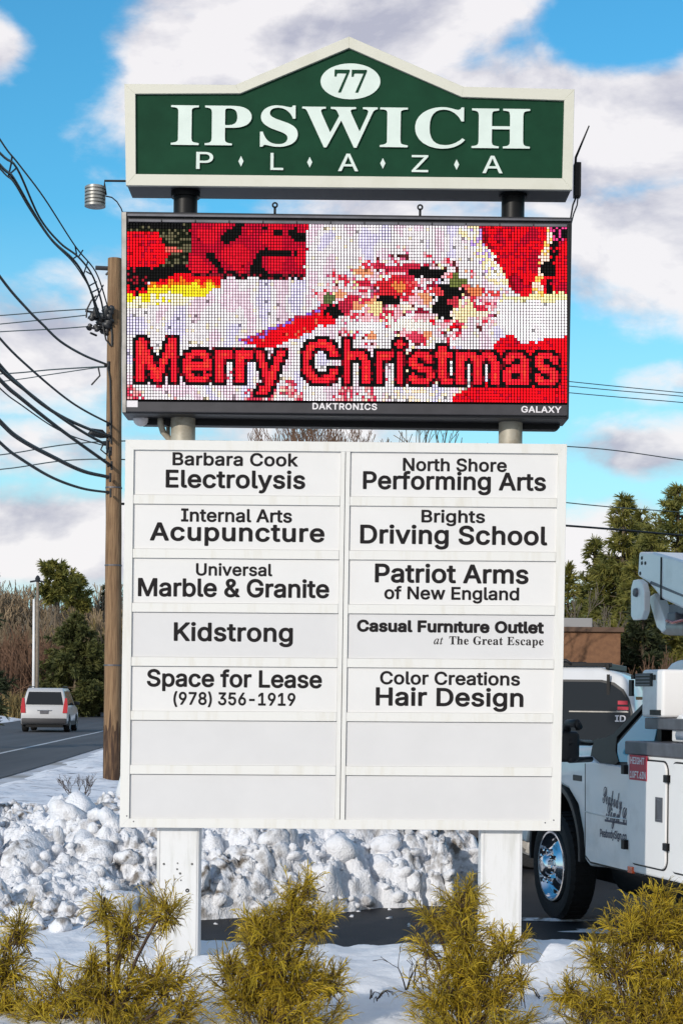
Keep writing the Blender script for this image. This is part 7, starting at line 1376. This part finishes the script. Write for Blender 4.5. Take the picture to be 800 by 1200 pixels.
# --- bare trees: a few prototypes, then copies
def bare_tree(name, seed, h, mtl, depth=6, minr=.012, label='', group=''):
    random.seed(seed); root = empty(name, (0,0,0), label, 'tree', group)
    tr = MB(); pts = [Vector((.1*random.uniform(-1,1)*k, .1*random.uniform(-1,1)*k, h*.34*k/4)) for k in range(5)]; pts[0].z = -.2
    tr.tube(pts, [h*.017*(1-.1*k) for k in range(5)], 8); tr.build('trunk', mtl, root, smooth=True)
    cr_ = MB()
    for k in range(4):
        d = Vector((random.uniform(-.55,.55), random.uniform(-.55,.55), 1)).normalized()
        bare(cr_, pts[-1] if k < 3 else pts[3], d, h*.19, h*.009, depth-1, .42, .22, (2,3), .78, 4, minr)
    cr_.build('crown', mtl, root); return root
GB_ = 'bare trees of the far wood'
LB = 'leafless brown tree, one of many in the far wood beyond the road'
protos = [bare_tree('bare_tree', 60+k, 10.0, M['bark_far' if k != 1 else 'bark_pale'], 6, .028, LB, GB_) for k in range(3)]
random.seed(70); spots = []
for k in range(34):
    px = -70+k*6.8+random.uniform(-4,4); D = random.uniform(165, 185); spots.append((px, D, random.uniform(.98, 1.28)))
for k in range(16):
    spots.append((-300+k*14+random.uniform(-5,5), random.uniform(165,185), random.uniform(.98,1.28)))
for k in range(26):
    px = 140+k*22+random.uniform(-8,8); D = random.uniform(120, 180); spots.append((px, D, random.uniform(.8, 1.1)))
for i, (px, D, s) in enumerate(spots):
    o = protos[i] if i < 3 else copy_tree(protos[i % 3])
    o.location = gp(px, D); o.rotation_euler = (0, 0, random.uniform(0, 6.28)); o.scale = (s, s, s)
def fit(root, px, py, D):
    """scale a tree so that its top stands at the height seen at photo pixel (px, py)"""
    zm = max(v.co.z for ch in root.children for v in ch.data.vertices); s = at(px, py, D+CAMY).z/zm; root.scale = (s, s, s)
# trees right behind the sign whose tops show between the display and the board
GS_ = 'bare trees close behind the sign'
tb1 = bare_tree('bare_tree', 81, 9.3, M['bark_red'], 8, .009, 'dense leafless tree whose top shows under the left half of the display', GS_)
tb1.location = gp(392, 40); fit(tb1, 390, 468, 40)
tb2 = bare_tree('bare_tree', 83, 9.3, M['bark'], 6, .012, 'sparse dark leafless tree whose twigs show under the right half of the display', GS_); tb2.location = gp(500, 40); fit(tb2, 500, 480, 40)
tb3 = copy_tree(tb1); tb3['label'] = 'leafless tree behind the board, its crown left of centre'; tb3.location = gp(360, 44); fit(tb3, 360, 474, 44); tb3.rotation_euler.z = 2
tb4 = bare_tree('bare_tree', 85, 4.6, M['bark_pale'], 6, .009, 'pale leafless tree showing twigs between board edge and the pines', GS_); tb4.location = gp(678, 50)

# brush in front of the wood and beside the lot: countable shrubs
def brush(name, px, D, wd, h, mtl, label, seed, n=60, group='brown brush', minr=.012):
    random.seed(seed); o = empty(name, gp(px, D), label, 'shrub', group); m = MB()
    for k in range(n):
        b = Vector((random.uniform(-wd, wd)*.5, random.uniform(-wd, wd)*.35, 0)); d = Vector((random.gauss(0,.28), random.gauss(0,.28), 1)).normalized()
        bare(m, b, d, h*random.uniform(.30,.45), minr*1.8, 3, .38, .2, (2,3), .72, 4, minr)
    m.build('branches', mtl, o); return o
GBR = 'brush along the far side of the road'
brush('brush', -10, 128, 8, 5.0, M['bark_red'], 'reddish brown brush at the left edge beyond the road', 91, 120, GBR, .03)
brush('brush', 30, 135, 7, 5.6, M['bark_red'], 'reddish brown brush behind the slim poles', 92, 120, GBR, .03)
brush('brush', 60, 150, 8, 6.0, M['bark_far'], 'tall brown brush straight above the car', 93, 120, GBR, .035)
brush('brush', 122, 158, 5, 8.0, M['dry_grass'], 'yellowish brush left of the utility pole', 94, 60, GBR, .04)
brush('brush', 5, 150, 9, 7.5, M['bark_far'], 'light brown brush high behind the reddish brush', 95, 120, GBR, .035)
GBL = 'brush beyond the parking lot'
brush('brush', 708, 40, 2.2, 1.9, M['bark'], 'thin brown twigs in front of the brown building', 96, 16, GBL, .008)
brush('brush', 765, 43, 3.0, 2.2, M['bark_red'], 'reddish brown brush behind the tool box of the truck', 97, 90, GBL, .010)
brush('brush', 800, 44, 3.0, 2.4, M['bark_red'], 'reddish brown brush at the right edge under the boom', 98, 90, GBL, .010)
# dry grass tuft by the guard rail
random.seed(99); o = empty('grass_tuft', gp(8, 112), 'tall straw coloured dry grass by the guard rail', 'grass'); m = MB()
for k in range(900):
    b = Vector((random.gauss(0,.9), random.gauss(0,.5), 0)); d = (Vector((random.gauss(0,.25), random.gauss(0,.25), 1))).normalized(); L = random.uniform(.8,2.0)
    m.blade([b, b+d*L*.6, b+d*L+Vector((random.gauss(0,.15),0,-.1))], [.03,.025,.005], d.cross(rv()).normalized())
m.build('blades', M['dry_grass'], o)

# far wood as one mass on its low hill
def hill_h(x, y):
    t = smoothstep(168, 196, y+max(0, x)*.5); return -.2+t*(8.0+1.6*fb(x, 0, .05, 3, 3)-.035*max(0, x+5))
hl = grid_sheet('hills', -110, 150, 120, 320, 3.0, hill_h, M['hill'], skip=-.15)
random.seed(123); m = MB(); m2 = MB()
for k in range(34000):
    x = random.uniform(-48, 75) if k < 26000 else random.uniform(-90, -46); y = random.uniform(160, 190)
    if x > 5: y = random.uniform(110, 160)
    x *= (y+10)/185
    hmax = (9.8+1.3*fb(x, 0, .12, 5, 3)+.9*fb(x, y, .6, 7, 2)) if x < 5 else (6.5+1.5*fb(x, 0, .12, 5, 3))
    z = hmax*random.random()**.75; d = Vector((random.gauss(0,.5), random.gauss(0,.3), 1)).normalized(); L = random.uniform(.7,2.2)
    b = Vector((x, y, z-.5)); w = random.uniform(.03,.075)
    (m if random.random() < .72 else m2).blade([b, b+d*L*.5+rv(.1), b+d*L+rv(.2)], [w, w*.8, w*.2], d.cross(Vector((random.gauss(0,.4),1,0))).normalized())
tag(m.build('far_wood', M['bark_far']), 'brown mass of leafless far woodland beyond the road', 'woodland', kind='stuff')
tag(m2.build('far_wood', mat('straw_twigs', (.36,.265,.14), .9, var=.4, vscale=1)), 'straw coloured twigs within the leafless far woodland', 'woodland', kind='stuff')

# --- brown brick building beyond the lot
bx0 = at(470, 816, 34).x; bx1 = at(726, 816, 34).x; zt_ = at(690, 735, 34).z
bd = empty('brick_building', ((bx0+bx1)/2, 34, 0), 'low flat roofed brown brick building beyond the parked car', 'building')
m = MB(); m.box((bx0, 34, -.05), (bx1, 46, zt_-.12)); m.build('wall', M['brick'], bd, world=True)
m = MB(); m.box((bx0-.08, 33.92, zt_-.12), (bx1+.08, 46.08, zt_)); m.build('roof', mat('roof_edge_brown', (.12,.07,.045), .7), bd, world=True, bevel=.01)
u0 = at(640, 735, 38); u1 = at(694, 724.5, 38); m = MB(); m.box((u0.x, 38, zt_), (u1.x, 40, u1.z)); m.build('roof_unit', M['roof_grey'], bd, world=True, bevel=.02)
for k in range(4):
    x = bx0+(bx1-bx0)*(k+.5)/4.6; m = MB(); m.box((x-.6, 33.965, 1.0), (x+.6, 34.02, 2.1)); w_ = m.build('window', M['glass'], bd, world=True)
    m = MB(); m.ring([Vector(p) for p in ((x-.68,33.95,.92),(x+.68,33.95,.92),(x+.68,33.95,2.18),(x-.68,33.95,2.18))], [Vector(p) for p in ((x-.6,33.95,1.0),(x+.6,33.95,1.0),(x+.6,33.95,2.1),(x-.6,33.95,2.1))], (0,.05,0)); m.build('frame', M['post_white'], w_)
